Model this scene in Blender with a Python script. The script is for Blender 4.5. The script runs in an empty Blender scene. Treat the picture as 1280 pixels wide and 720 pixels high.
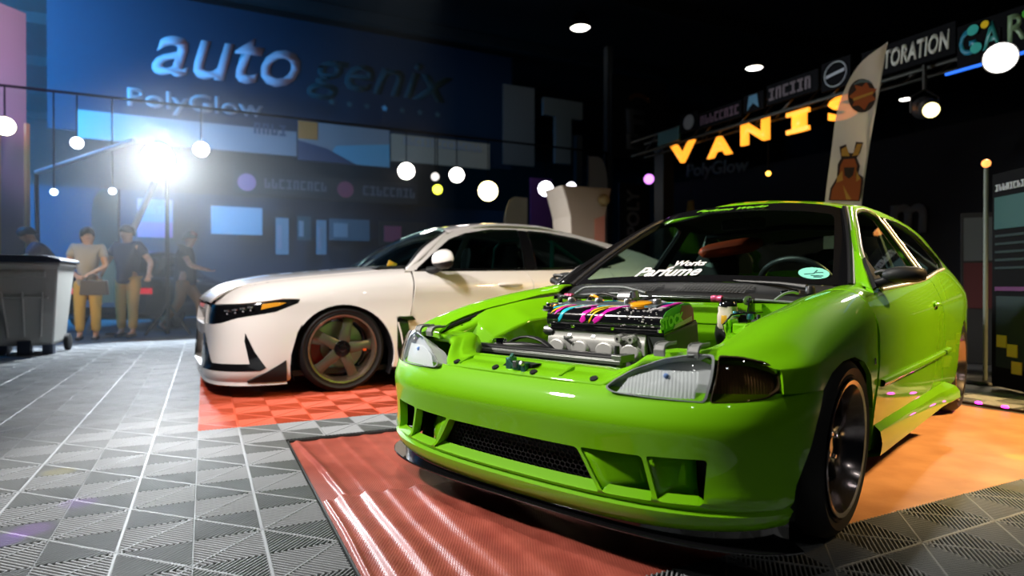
import bpy, bmesh, math, random
from mathutils import Vector, Matrix
from mathutils.geometry import delaunay_2d_cdt
R = math.radians
sc = bpy.context.scene
COL = sc.collection
random.seed(7)

# ------------------------------------------------------------------ camera: f = 780 px on a 1280 px frame, horizon at y = 355
FPX, HOR, CAMH = 780.0, 355.0, 0.79
cam_d = bpy.data.cameras.new('camera')
cam_d.sensor_width = 36.0
cam_d.lens = FPX / 1280.0 * 36.0
cam_d.clip_start = 0.05
cam_d.clip_end = 200
cam = bpy.data.objects.new('camera', cam_d)
COL.objects.link(cam)
cam.location = (0, 0, CAMH)
cam.rotation_euler = (R(90) - math.atan((360 - HOR) / FPX), 0, 0)
sc.camera = cam
cam_d.dof.use_dof = True
cam_d.dof.focus_distance = 2.35
cam_d.dof.aperture_fstop = 1.75

def at(px, py, depth):
    """the place in the hall seen at a photo pixel, at a distance in front of the camera"""
    return Vector(((px - 640) / FPX * depth, depth, CAMH - (py - HOR) / FPX * depth))

# hall axes (the tile grid): E1 runs right and away, E2 runs left and away
TH = math.atan(384 / 780.0)
E1 = Vector((math.cos(TH), math.sin(TH), 0))
E2 = Vector((-math.sin(TH), math.cos(TH), 0))
def hall(v, u, z=0.0):
    p = E1 * v + E2 * u
    return Vector((p.x, p.y, z))
def on_u(px, py, u):
    r = Vector(((px - 640) / FPX, 1, -(py - HOR) / FPX))
    t = u / r.dot(E2)
    return Vector((0, 0, CAMH)) + r * t
def on_v(px, py, v):
    r = Vector(((px - 640) / FPX, 1, -(py - HOR) / FPX))
    t = v / r.dot(E1)
    return Vector((0, 0, CAMH)) + r * t
def on_z(px, py, z):
    r = Vector(((px - 640) / FPX, 1, -(py - HOR) / FPX))
    t = (z - CAMH) / r.z
    return Vector((0, 0, CAMH)) + r * t

# ------------------------------------------------------------------ materials
MATS = {}
def mat(name, col=(.5, .5, .5), rough=.5, metal=0.0, coat=0.0, spec=.5, emit=None, estr=0.0, alpha=1.0, trans=0.0, ior=1.45, coat_rough=.03, sheen=0.0):
    if name in MATS: return MATS[name]
    m = bpy.data.materials.new(name); m.use_nodes = True
    b = m.node_tree.nodes['Principled BSDF']
    b.inputs['Base Color'].default_value = (*col, 1)
    b.inputs['Roughness'].default_value = rough
    b.inputs['Metallic'].default_value = metal
    b.inputs['Coat Weight'].default_value = coat
    b.inputs['Coat Roughness'].default_value = coat_rough
    b.inputs['Specular IOR Level'].default_value = spec
    b.inputs['Transmission Weight'].default_value = trans
    b.inputs['IOR'].default_value = ior
    b.inputs['Alpha'].default_value = alpha
    b.inputs['Sheen Weight'].default_value = sheen
    if emit:
        b.inputs['Emission Color'].default_value = (*emit, 1)
        b.inputs['Emission Strength'].default_value = estr
    MATS[name] = m
    return m
def nodes(m): return m.node_tree.nodes, m.node_tree.links, m.node_tree.nodes['Principled BSDF']
def noise_bump(m, scale=200, strength=.1, dist=.002, detail=3):
    n, l, b = nodes(m)
    tc = n.new('ShaderNodeTexCoord'); nz = n.new('ShaderNodeTexNoise'); bp = n.new('ShaderNodeBump')
    nz.inputs['Scale'].default_value = scale; nz.inputs['Detail'].default_value = detail
    bp.inputs['Strength'].default_value = strength; bp.inputs['Distance'].default_value = dist
    l.new(tc.outputs['Object'], nz.inputs['Vector']); l.new(nz.outputs['Fac'], bp.inputs['Height']); l.new(bp.outputs['Normal'], b.inputs['Normal'])
    return m
def noise_color(m, c1, c2, scale=6, detail=4, lo=.35, hi=.65):
    n, l, b = nodes(m)
    tc = n.new('ShaderNodeTexCoord'); nz = n.new('ShaderNodeTexNoise'); cr = n.new('ShaderNodeValToRGB')
    nz.inputs['Scale'].default_value = scale; nz.inputs['Detail'].default_value = detail
    cr.color_ramp.elements[0].position = lo; cr.color_ramp.elements[1].position = hi
    cr.color_ramp.elements[0].color = (*c1, 1); cr.color_ramp.elements[1].color = (*c2, 1)
    l.new(tc.outputs['Object'], nz.inputs['Vector']); l.new(nz.outputs['Fac'], cr.inputs['Fac']); l.new(cr.outputs['Color'], b.inputs['Base Color'])
    return m
def thin_glass(name, tint, refl=1.0, rough=.0, ior=1.5):
    if name in MATS: return MATS[name]
    m = bpy.data.materials.new(name); m.use_nodes = True
    n, l = m.node_tree.nodes, m.node_tree.links
    n.clear()
    o = n.new('ShaderNodeOutputMaterial'); mx = n.new('ShaderNodeMixShader'); t = n.new('ShaderNodeBsdfTransparent'); g = n.new('ShaderNodeBsdfGlossy'); fr = n.new('ShaderNodeFresnel')
    ml = n.new('ShaderNodeMath'); ml.operation = 'MULTIPLY'; ml.inputs[1].default_value = refl
    ge = n.new('ShaderNodeNewGeometry'); mi = n.new('ShaderNodeMath'); mi.operation = 'MULTIPLY_ADD'; mi.inputs[1].default_value = 1 / ior - ior; mi.inputs[2].default_value = ior
    l.new(ge.outputs['Backfacing'], mi.inputs[0]); l.new(mi.outputs[0], fr.inputs['IOR'])          # the same reflection from both sides of a thin pane
    t.inputs['Color'].default_value = (*tint, 1); g.inputs['Roughness'].default_value = rough
    l.new(fr.outputs[0], ml.inputs[0]); l.new(ml.outputs[0], mx.inputs[0]); l.new(t.outputs[0], mx.inputs[1]); l.new(g.outputs[0], mx.inputs[2]); l.new(mx.outputs[0], o.inputs[0])
    MATS[name] = m
    return m

GREEN = mat('lime green car paint', (.172, .485, .002), .5, 0, 1.0, .12)
WHITE = mat('white car paint', (.80, .76, .73), .35, 0, 1.0, .5)
BLACKP = noise_bump(mat('black textured plastic', (.012, .013, .014), .55), 400, .15, .001)
GLOSSB = mat('gloss black', (.006, .006, .007), .12, 0, .6)
SATINB = mat('satin black', (.012, .012, .013), .4)
DARKGREY = mat('dark grey plastic', (.045, .05, .052), .5)
RUBBER = noise_bump(mat('tyre rubber', (.012, .012, .013), .62), 300, .1, .001)
CHROME = mat('polished chrome', (.85, .85, .86), .08, 1.0)
ALU = noise_bump(mat('cast aluminium', (.50, .50, .48), .42, .55), 250, .25, .001)
STEEL = mat('brushed steel', (.5, .5, .52), .3, 1.0)
GREYP = mat('grey bracket plastic', (.20, .21, .20), .45)
GUN = mat('gunmetal wheel paint', (.10, .10, .11), .22, .6, .5)
BRONZE = mat('bronze grey wheel paint', (.13, .128, .095), .32, .5, .4)
DISC = mat('brake disc steel', (.42, .42, .40), .35, .8)
REDCAL = mat('red caliper paint', (.35, .02, .015), .35, 0, .4)
WIN = thin_glass('windscreen glass', (.70, .88, .82), .9)
CLEARWIN = thin_glass('clear side glass', (.60, .76, .70), .9)
SIDEWIN = thin_glass('tinted side glass', (.16, .22, .21), 1.0)
LENS = thin_glass('clear lamp lens', (.93, .96, .97), 1.2)
SMOKE = thin_glass('smoked amber lens', (.46, .36, .26), 1.2)
CLOTHB = mat('black seat fabric', (.012, .014, .016), .8)
AMBER = mat('amber plastic', (.9, .36, .02), .3, 0, .3)
TRIM = mat('polished window trim', (.80, .75, .72), .28, .55)

# ------------------------------------------------------------------ mesh helpers
def tag(o, label=None, cat=None, group=None, kind=None):
    if label: o['label'] = label
    if cat: o['category'] = cat
    if group: o['group'] = group
    if kind: o['kind'] = kind
    return o
def empty(name, loc=(0, 0, 0), rz=0.0, label=None, cat=None, group=None):
    o = bpy.data.objects.new(name, None); COL.objects.link(o)
    o.empty_display_size = .1
    o.location = loc; o.rotation_euler = (0, 0, rz)
    return tag(o, label, cat, group)
def link(name, me, m=None, parent=None):
    o = bpy.data.objects.new(name, me); COL.objects.link(o)
    if m is not None:
        for k in (m if isinstance(m, (list, tuple)) else [m]): me.materials.append(k)
    if parent is not None: o.parent = parent
    return o
def mk(name, verts, faces, m=None, parent=None, smooth=True, ang=38, fm=None, fix=False):
    me = bpy.data.meshes.new(name)
    me.from_pydata([tuple(v) for v in verts], [], faces)
    if fix:
        bm = bmesh.new(); bm.from_mesh(me)
        bmesh.ops.remove_doubles(bm, verts=bm.verts, dist=1e-5)
        bmesh.ops.recalc_face_normals(bm, faces=bm.faces)
        bm.to_mesh(me); bm.free()
    if fm:
        for p, i in zip(me.polygons, fm): p.material_index = i
    if smooth:
        me.polygons.foreach_set('use_smooth', [True] * len(me.polygons))
        me.set_sharp_from_angle(angle=R(ang))
    me.update()
    return link(name, me, m, parent)
def bevel(o, w=.004, seg=2, ang=35):
    b = o.modifiers.new('bevel', 'BEVEL'); b.width = w; b.segments = seg; b.limit_method = 'ANGLE'; b.angle_limit = R(ang); b.harden_normals = False
    return o

class MB:
    """collects simple shapes into one mesh"""
    def __init__(s): s.v = []; s.f = []; s.m = []
    def add(s, vs, fs, mi=0):
        b = len(s.v); s.v += [Vector(v) for v in vs]; s.f += [tuple(b + i for i in f) for f in fs]; s.m += [mi] * len(fs); return s
    def box(s, lo, hi, mi=0, M=None, taper=None):
        x0, y0, z0 = lo; x1, y1, z1 = hi
        vs = [Vector(p) for p in ((x0, y0, z0), (x1, y0, z0), (x1, y1, z0), (x0, y1, z0), (x0, y0, z1), (x1, y0, z1), (x1, y1, z1), (x0, y1, z1))]
        if taper:
            cx, cy = (x0 + x1) / 2, (y0 + y1) / 2
            for q in vs[4:]: q.x = cx + (q.x - cx) * taper; q.y = cy + (q.y - cy) * taper
        if M is not None: vs = [M @ q for q in vs]
        return s.add(vs, [(0, 3, 2, 1), (4, 5, 6, 7), (0, 1, 5, 4), (1, 2, 6, 5), (2, 3, 7, 6), (3, 0, 4, 7)], mi)
    def bar(s, a, b, w=.02, h=None, mi=0, up=(0, 0, 1)):
        a, b = Vector(a), Vector(b); h = h or w
        d = (b - a); L = d.length
        if L < 1e-6: return s
        d = d / L; u = Vector(up)
        if abs(d.dot(u)) > .98: u = Vector((1, 0, 0))
        sx = d.cross(u).normalized(); sz = sx.cross(d)
        vs = [p + sx * i * w / 2 + sz * j * h / 2 for p in (a, b) for (i, j) in ((-1, -1), (1, -1), (1, 1), (-1, 1))]
        return s.add(vs, [(0, 1, 2, 3), (7, 6, 5, 4), (0, 4, 5, 1), (1, 5, 6, 2), (2, 6, 7, 3), (3, 7, 4, 0)], mi)
    def tube(s, pts, r=.01, n=10, mi=0, caps=True, closed=False):
        pts = [Vector(p) for p in pts]; rs = r if isinstance(r, (list, tuple)) else [r] * len(pts)
        vs, fs = [], []; N = len(pts); pu = None
        for i, p in enumerate(pts):
            d = (pts[(i + 1) % N] - pts[i - 1]) if closed else (pts[min(i + 1, N - 1)] - pts[max(i - 1, 0)])
            d.normalize()
            if pu is None: pu = Vector((0, 0, 1)) if abs(d.z) < .9 else Vector((1, 0, 0))
            a = d.cross(pu).normalized(); pu = a.cross(d).normalized()
            vs += [p + (a * math.cos(k * 2 * math.pi / n) + pu * math.sin(k * 2 * math.pi / n)) * rs[i] for k in range(n)]
        for i in range(N if closed else N - 1):
            j = (i + 1) % N
            fs += [(i * n + k, i * n + (k + 1) % n, j * n + (k + 1) % n, j * n + k) for k in range(n)]
        if caps and not closed: fs += [tuple(reversed(range(n))), tuple((N - 1) * n + k for k in range(n))]
        return s.add(vs, fs, mi)
    def lathe(s, prof, n=32, M=None, mi=0, closed=False, caps=False):
        """prof: (radius, height) pairs turned about z"""
        vs = []; fs = []; P = len(prof)
        for (r, h) in prof: vs += [Vector((r * math.cos(k * 2 * math.pi / n), r * math.sin(k * 2 * math.pi / n), h)) for k in range(n)]
        for i in range(P if closed else P - 1):
            j = (i + 1) % P
            fs += [(i * n + k, i * n + (k + 1) % n, j * n + (k + 1) % n, j * n + k) for k in range(n)]
        if caps: fs += [tuple(reversed(range(n))), tuple((P - 1) * n + k for k in range(n))]
        if M is not None: vs = [M @ q for q in vs]
        return s.add(vs, fs, mi)
    def ball(s, c, r, n=12, mi=0, M=None):
        r = r if isinstance(r, (tuple, list)) else (r, r, r)
        vs, fs = [], []; k = n // 2
        for i in range(k + 1):
            a = math.pi * i / k
            vs += [Vector((r[0] * math.sin(a) * math.cos(2 * math.pi * j / n), r[1] * math.sin(a) * math.sin(2 * math.pi * j / n), r[2] * math.cos(a))) for j in range(n)]
        for i in range(k): fs += [(i * n + j, (i + 1) * n + j, (i + 1) * n + (j + 1) % n, i * n + (j + 1) % n) for j in range(n)]
        if M is not None: vs = [M @ q for q in vs]
        return s.add([q + Vector(c) for q in vs], fs, mi)
    def prism(s, poly, d0, d1, ax='y', mi=0, M=None):
        """poly in the two other axes (x,z for y; y,z for x; x,y for z), from d0 to d1 along ax"""
        def p3(a, b, d): return {'y': (a, d, b), 'x': (d, a, b), 'z': (a, b, d)}[ax]
        n = len(poly)
        vs = [Vector(p3(a, b, d0)) for a, b in poly] + [Vector(p3(a, b, d1)) for a, b in poly]
        if M is not None: vs = [M @ q for q in vs]
        fs = [tuple(reversed(range(n))), tuple(range(n, 2 * n))] + [(i, (i + 1) % n, n + (i + 1) % n, n + i) for i in range(n)]
        return s.add(vs, fs, mi)
    def build(s, name, m=None, parent=None, smooth=True, ang=38, fix=True):
        return mk(name, s.v, s.f, m, parent, smooth, ang, s.m if isinstance(m, (list, tuple)) else None, fix)

def pchip(xs, ys):
    """monotone cubic through the points; xs may be falling"""
    P = sorted(zip(xs, ys)); xs = [p[0] for p in P]; ys = [p[1] for p in P]; n = len(xs)
    h = [xs[i + 1] - xs[i] for i in range(n - 1)]; d = [(ys[i + 1] - ys[i]) / h[i] for i in range(n - 1)]
    m = [0.0] * n; m[0] = d[0]; m[-1] = d[-1]
    for i in range(1, n - 1):
        m[i] = 0 if d[i - 1] * d[i] <= 0 else (3 * (h[i - 1] + h[i])) / ((2 * h[i] + h[i - 1]) / d[i - 1] + (h[i] + 2 * h[i - 1]) / d[i])
    def f(x):
        if x <= xs[0]: return ys[0] + m[0] * (x - xs[0])
        if x >= xs[-1]: return ys[-1] + m[-1] * (x - xs[-1])
        i = 0
        while x > xs[i + 1]: i += 1
        t = (x - xs[i]) / h[i]; t2 = t * t; t3 = t2 * t
        return (2 * t3 - 3 * t2 + 1) * ys[i] + (t3 - 2 * t2 + t) * h[i] * m[i] + (-2 * t3 + 3 * t2) * ys[i + 1] + (t3 - t2) * h[i] * m[i + 1]
    return f
def spline(pts, n, closed=False):
    """n points of a Catmull-Rom curve through pts, even in chord length"""
    P = [Vector(p) for p in pts]
    if closed: P = P + [P[0]]
    d = [0.0]
    for i in range(len(P) - 1): d.append(d[-1] + max((P[i + 1] - P[i]).length, 1e-6))
    dim = len(P[0]); out = []
    N = len(P)
    tang = []
    for i in range(N):
        if closed: a, b, da = (P[1], P[-2], (d[1] - d[0]) + (d[-1] - d[-2])) if i in (0, N - 1) else (P[i + 1], P[i - 1], d[i + 1] - d[i - 1])
        elif i == 0: a, b, da = P[1], P[0], d[1] - d[0]
        elif i == N - 1: a, b, da = P[-1], P[-2], d[-1] - d[-2]
        else: a, b, da = P[i + 1], P[i - 1], d[i + 1] - d[i - 1]
        tang.append((a - b) / da)
    cnt = n if not closed else n + 1
    for k in range(cnt):
        s = d[-1] * k / (cnt - 1); i = 0
        while i < N - 2 and s > d[i + 1]: i += 1
        h = d[i + 1] - d[i]; t = (s - d[i]) / h; t2 = t * t; t3 = t2 * t
        out.append(P[i] * (2 * t3 - 3 * t2 + 1) + tang[i] * h * (t3 - 2 * t2 + t) + P[i + 1] * (-2 * t3 + 3 * t2) + tang[i + 1] * h * (t3 - t2))
    return out[:-1] if closed else out
class Rails:
    """a surface through a family of curves: fns[i](s) is the curve at t = ts[i]"""
    def __init__(s, ts, fns): s.t = ts; s.f = fns; s.c = {}
    def cols(s, u):
        k = round(u, 6)
        if k not in s.c: s.c[k] = [Vector(f(u)) for f in s.f]
        return s.c[k]
    def __call__(s, u, t):
        P = s.cols(u); T = s.t; n = len(T)
        t = max(T[0], min(T[-1], t)); i = 0
        while i < n - 2 and t > T[i + 1]: i += 1
        def tg(j):
            if j == 0: return (P[1] - P[0]) / (T[1] - T[0])
            if j == n - 1: return (P[-1] - P[-2]) / (T[-1] - T[-2])
            h0, h1 = T[j] - T[j - 1], T[j + 1] - T[j]
            return ((P[j] - P[j - 1]) / h0 * h1 + (P[j + 1] - P[j]) / h1 * h0) / (h0 + h1)
        h = T[i + 1] - T[i]; a = (t - T[i]) / h; a2 = a * a; a3 = a2 * a
        return P[i] * (2 * a3 - 3 * a2 + 1) + tg(i) * h * (a3 - 2 * a2 + a) + P[i + 1] * (-2 * a3 + 3 * a2) + tg(i + 1) * h * (a3 - a2)
    def t_at(s, u, z, lo=None, hi=None):
        lo = s.t[0] if lo is None else lo; hi = s.t[-1] if hi is None else hi
        for _ in range(40):
            m = (lo + hi) / 2
            if s(u, m).z < z: lo = m
            else: hi = m
        return (lo + hi) / 2
def inside(p, poly):
    x, y = p; r = False; n = len(poly); j = n - 1
    for i in range(n):
        xi, yi = poly[i]; xj, yj = poly[j]
        if (yi > y) != (yj > y) and x < (xj - xi) * (y - yi) / (yj - yi) + xi: r = not r
        j = i
    return r
def dens(poly, step):
    out = []; n = len(poly)
    for i in range(n):
        a, b = Vector(poly[i]), Vector(poly[(i + 1) % n]); k = max(1, int(math.ceil((b - a).length / step)))
        out += [a.lerp(b, j / k) for j in range(k)]
    return out
def dseg(p, a, b):
    d = b - a; L = d.length_squared
    t = 0 if L == 0 else max(0, min(1, (p - a).dot(d) / L))
    return (p - (a + d * t)).length
def roundpoly(poly, r=.02, k=4):
    out = []; n = len(poly)
    for i in range(n):
        p, a, b = Vector(poly[i]), Vector(poly[i - 1]), Vector(poly[(i + 1) % n])
        q = min(r, (a - p).length * .45, (b - p).length * .45)
        u, v = p + (a - p).normalized() * q, p + (b - p).normalized() * q
        for j in range(k + 1):
            t = j / k; out.append(u * (1 - t) ** 2 + p * 2 * t * (1 - t) + v * t * t)
    return [tuple(q) for q in out]
def panel(name, F, outline, holes=(), step=.03, depth=.012, hdepth=None, m=None, parent=None, mirror=False, flip=False, ang=38, bstep=None, fm=None, dfn=None, bev=None):
    """a sheet of the surface F cut to an outline with holes, its edges turned inwards by depth"""
    bs = bstep or step * .6
    loops = [dens(outline, bs)] + [dens(h, bs) for h in holes]
    segs = [(L[i], L[(i + 1) % len(L)]) for L in loops for i in range(len(L))]
    us = [p.x for p in loops[0]]; vs = [p.y for p in loops[0]]
    oo = [tuple(p) for p in loops[0]]; hh = [[tuple(p) for p in L] for L in loops[1:]]
    pts, edges = [], []
    for L in loops:
        b = len(pts); pts += [Vector(p) for p in L]; edges += [(b + i, b + (i + 1) % len(L)) for i in range(len(L))]
    # coarse bins of the boundary segments, to keep the interior points off them
    cell = step; bins = {}
    for a, b in segs:
        mid = (a + b) / 2
        bins.setdefault((int(mid.x // cell), int(mid.y // cell)), []).append((a, b))
    y = min(vs) + step * .5; row = 0
    while y < max(vs):
        x = min(us) + step * (.25 + .5 * (row % 2))
        while x < max(us):
            p = Vector((x, y))
            if inside((x, y), oo) and not any(inside((x, y), h) for h in hh):
                ci, cj = int(x // cell), int(y // cell)
                if not any(dseg(p, a, b) < step * .42 for i in (-1, 0, 1) for j in (-1, 0, 1) for a, b in bins.get((ci + i, cj + j), ())): pts.append(p)
            x += step
        y += step * .866; row += 1
    vo, _, fo, _, _, _ = delaunay_2d_cdt(pts, edges, [], 0, 1e-6)
    keep = []
    for f in fo:
        c = (vo[f[0]] + vo[f[1]] + vo[f[2]]) / 3
        if inside(c, oo) and not any(inside(c, h) for h in hh): keep.append(f)
    bm = bmesh.new(); used = sorted({i for f in keep for i in f}); ix = {}
    lay = bm.verts.layers.float_vector.new('uvp')
    for i in used:
        p = F(vo[i].x, vo[i].y)
        ix[i] = bm.verts.new((p.x, -p.y if mirror else p.y, p.z))
    for i in used: ix[i][lay] = (vo[i].x, vo[i].y, 0)
    rev = mirror != flip
    for f in keep:
        a, b, c = f[0], f[1], f[2]
        cr = (vo[b] - vo[a]).x * (vo[c] - vo[a]).y - (vo[b] - vo[a]).y * (vo[c] - vo[a]).x
        if abs(cr) < 1e-10: continue
        t = [ix[a], ix[b], ix[c]]
        if (cr < 0) != rev: t.reverse()
        try: fc = bm.faces.new(t)
        except ValueError: continue
        if fm: fc.material_index = fm((vo[a].x + vo[b].x + vo[c].x) / 3, (vo[a].y + vo[b].y + vo[c].y) / 3)
    bm.normal_update()
    if depth or hdepth:
        be = [e for e in bm.edges if len(e.link_faces) == 1]
        new = {}
        def dep(v):
            u = v[lay]
            if dfn: return dfn(u.x, u.y)
            if hdepth:
                for k, L in enumerate(loops[1:]):
                    hd = hdepth[k] if isinstance(hdepth, (list, tuple)) else hdepth
                    if any((Vector((u.x, u.y)) - q).length < bs * .8 for q in L): return hd
            return depth
        for e in be:
            for v in e.verts:
                if v not in new:
                    w = bm.verts.new(v.co - v.normal * dep(v)); w[lay] = v[lay]; new[v] = w
        for e in be:
            f = e.link_faces[0]; a, b = e.verts
            lp = [l for l in f.loops if l.edge == e][0]
            a, b = lp.vert, lp.link_loop_next.vert
            try:
                q = bm.faces.new((b, a, new[a], new[b])); q.material_index = f.material_index
            except ValueError: pass
    bm.normal_update()
    me = bpy.data.meshes.new(name); bm.to_mesh(me); bm.free()
    me.polygons.foreach_set('use_smooth', [True] * len(me.polygons)); me.set_sharp_from_angle(angle=R(ang))
    o = link(name, me, m, parent)
    if bev: bevel(o, bev, 2, 50)
    return o
def loft(name, curves, n, nv, m=None, parent=None, closed=False, caps=False, thick=0.0, mirror=False, flip=False, ang=38, cross_closed=False):
    """surface through control curves: each resampled to n points, then nv rows across"""
    C = [spline(c, n, closed) for c in curves]
    rows = [spline([c[i] for c in C], nv, cross_closed) for i in range(n)]     # rows[i][j]
    if mirror: rows = [[Vector((p.x, -p.y, p.z)) for p in r] for r in rows]
    vs = [p for r in rows for p in r]; fs = []
    for i in range(n if closed else n - 1):
        a = (i + 1) % n
        for j in range(nv if cross_closed else nv - 1):
            b = (j + 1) % nv
            q = (i * nv + j, a * nv + j, a * nv + b, i * nv + b)
            fs.append(q if (mirror == flip) else tuple(reversed(q)))
    if caps and closed:
        fs.append(tuple(i * nv for i in range(n))); fs.append(tuple(reversed([i * nv + nv - 1 for i in range(n)])))
    o = mk(name, vs, fs, m, parent, True, ang, None, caps)
    if thick:
        s = o.modifiers.new('thick', 'SOLIDIFY'); s.thickness = thick; s.offset = -1
    return o
def text(name, body, size, m, M, parent=None, extrude=.004, bold=0.0, shear=0.0, sx=1.0, align='CENTER', spacing=1.0):
    """lettering as a solid mesh; M places its own x (reading direction), y (up) and z (towards the reader)"""
    c = bpy.data.curves.new(name, 'FONT'); c.body = body; c.size = size; c.extrude = extrude; c.offset = bold; c.shear = shear
    c.align_x = align; c.align_y = 'CENTER'; c.space_character = spacing; c.resolution_u = 3
    t = bpy.data.objects.new(name, c); COL.objects.link(t)
    dg = bpy.context.evaluated_depsgraph_get(); dg.update()
    me = bpy.data.meshes.new_from_object(t.evaluated_get(dg))
    bpy.data.objects.remove(t); bpy.data.curves.remove(c)
    me.transform(M @ Matrix.Diagonal((sx, 1, 1, 1)))
    me.materials.clear(); me.name = name
    return link(name, me, m, parent)
def frame(o, x, y=None, z=None):
    """matrix from an origin and the directions of x and y (z) axes"""
    x = Vector(x).normalized()
    if z is None: y = Vector(y).normalized(); z = x.cross(y).normalized(); y = z.cross(x)
    else: z = Vector(z).normalized(); y = z.cross(x).normalized(); x = y.cross(z)
    M = Matrix((x, y, z)).transposed().to_4x4(); M.translation = Vector(o)
    return M
# ================================================================== wheels (shared builder; axle along local y, outer face towards +y)
def wheel(parent, pos, side, r=.288, rim=.218, wid=.2, style='six', rimmat=None, lip=None, steer=0.0, camber=0.0, disc=True, cal=None, calpos=150):
    w = empty('wheel'); w.parent = parent; w.location = pos
    w.rotation_euler = (R(camber) * side, 0, (0 if side > 0 else math.pi) + R(steer))
    Mx = Matrix.Rotation(R(-90), 4, 'X')                        # lathe z -> +y
    h = wid / 2
    t = MB().lathe([(rim - .006, -h + .012), (rim + .012, -h + .004), (rim + (r - rim) * .5, -h - .006), (r - .022, -h + .006), (r - .006, -h + .024), (r, -h + .05), (r, -.022), (r - .008, -.02), (r - .008, -.012), (r, -.01), (r, .01), (r - .008, .012), (r - .008, .02), (r, .022), (r, h - .05), (r - .006, h - .024), (r - .022, h - .006), (rim + (r - rim) * .5, h + .006), (rim + .016, h - .002), (rim + .012, h + .002), (rim - .006, h - .01)], 56, Mx)
    t.build('tire', RUBBER, w, ang=50)
    rr = rim - .004
    b = MB().lathe([(rr, h - .002), (rr + .006, h + .004), (rr + .003, h + .007), (rr - .010, h + .004), (rr - .016, h - .012), (rr - .022, h - .03), (rr - .03, h - .06), (rr - .036, -.02), (rr - .02, -h + .01), (rr, -h)], 64, Mx)
    b.build('rim_barrel', lip, w, ang=45)
    S = MB()
    n = 5 if style == 'five' else 6
    dish = h - (.018 if style == 'five' else .05)
    rs = rr - .017
    for k in range(n):
        a = 2 * math.pi * k / n + (R(41) if style == 'five' else R(75))
        Mk = Matrix.Rotation(a, 4, 'Z')
        if style == 'five':
            sec = [(.045, .042, dish - .004, .035), (.085, .040, dish + .002, .03), (.15, .034, dish - .004, .026), (rs - .03, .036, dish - .012, .026), (rs + .004, .046, dish - .02, .03)]
        else:
            sec = [(.04, .020, dish - .012, .03), (.08, .016, dish, .026), (.13, .013, dish - .002, .022), (rs - .025, .016, dish - .004, .024), (rs + .006, .026, dish - .01, .03)]
        vs, fs = [], []
        for (q, hw, zt, th) in sec:
            vs += [Mx @ (Mk @ Vector(p)) for p in ((q, -hw, zt - th), (q, -hw, zt - .006), (q, -hw * .7, zt), (q, hw * .7, zt), (q, hw, zt - .006), (q, hw, zt - th))]
        for i in range(len(sec) - 1):
            fs += [(i * 6 + j, i * 6 + (j + 1) % 6, i * 6 + 6 + (j + 1) % 6, i * 6 + 6 + j) for j in range(6)]
        fs += [tuple(reversed(range(6))), tuple(range(len(vs) - 6, len(vs)))]
        S.add(vs, fs)
    S.lathe([(.0, dish - .05), (.058, dish - .05), (.060, dish - .008), (.054, dish + .002), (.034, dish + .002), (.032, dish - .008), (0.0, dish - .008)], 30, Mx)
    S.build('spokes', rimmat, w, ang=35)
    if style == 'five': MB().lathe([(.030, dish + .003), (.058, dish + .003), (.062, dish - .004), (.062, dish - .02)], 36, Mx).build('hub_pocket', GLOSSB, w)
    c = MB().lathe([(.030, dish - .012), (.031, dish + .004), (.026, dish + .009), (0, dish + .01)], 24, Mx)
    c.build('centre_cap', GLOSSB, w)
    for k in range(5 if style == 'five' else 4):
        a = 2 * math.pi * k / (5 if style == 'five' else 4) + .5
        N = MB().lathe([(.0085, -.01), (.0085, .012), (.006, .016), (0, .016)], 6, Mx @ Matrix.Translation((.045 * math.cos(a), .045 * math.sin(a), dish)))
        N.build('lug_nut', GLOSSB if style == 'five' else CHROME, w)
    if disc:
        D = MB().lathe([(.06, -.012), (.075, -.012), (.075, -.028), (rim * .76, -.028), (rim * .76, -.050), (.07, -.050)], 48, Mx)
        D.build('brake_disc', DISC, w, ang=30)
        hub = MB().lathe([(0, -.008), (.07, -.008), (.072, -.03)], 30, Mx); hub.build('disc_hat', DARKGREY, w)
        if cal:
            K = MB(); a0 = R(calpos)
            vs, fs = [], []
            for i in range(9):
                a = a0 + R(-24 + 6 * i)
                for (q, z) in ((rim * .52, -.058), (rim * .52, -.018), (rim * .56, -.006), (rim * .80, -.006), (rim * .86, -.02), (rim * .86, -.058)):
                    vs.append(Mx @ Vector((q * math.cos(a), q * math.sin(a), z)))
            for i in range(8): fs += [(i * 6 + j, i * 6 + (j + 1) % 6, i * 6 + 6 + (j + 1) % 6, i * 6 + 6 + j) for j in range(6)]
            fs += [tuple(reversed(range(6))), tuple(range(48, 54))]
            K.add(vs, fs).build('brake_caliper', cal, w, ang=30)
    return w

# ================================================================== the green car (local x forward, y to its left, z up; x = 0 at the front axle)
GF = Vector((-math.sin(R(42.7)), -math.cos(R(42.7)), 0))
G = empty('green_car', (.463, 2.533, 0), math.atan2(GF.y, GF.x), 'lime green hatchback with no bonnet and its engine bay open, on red sheets', 'car')

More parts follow.
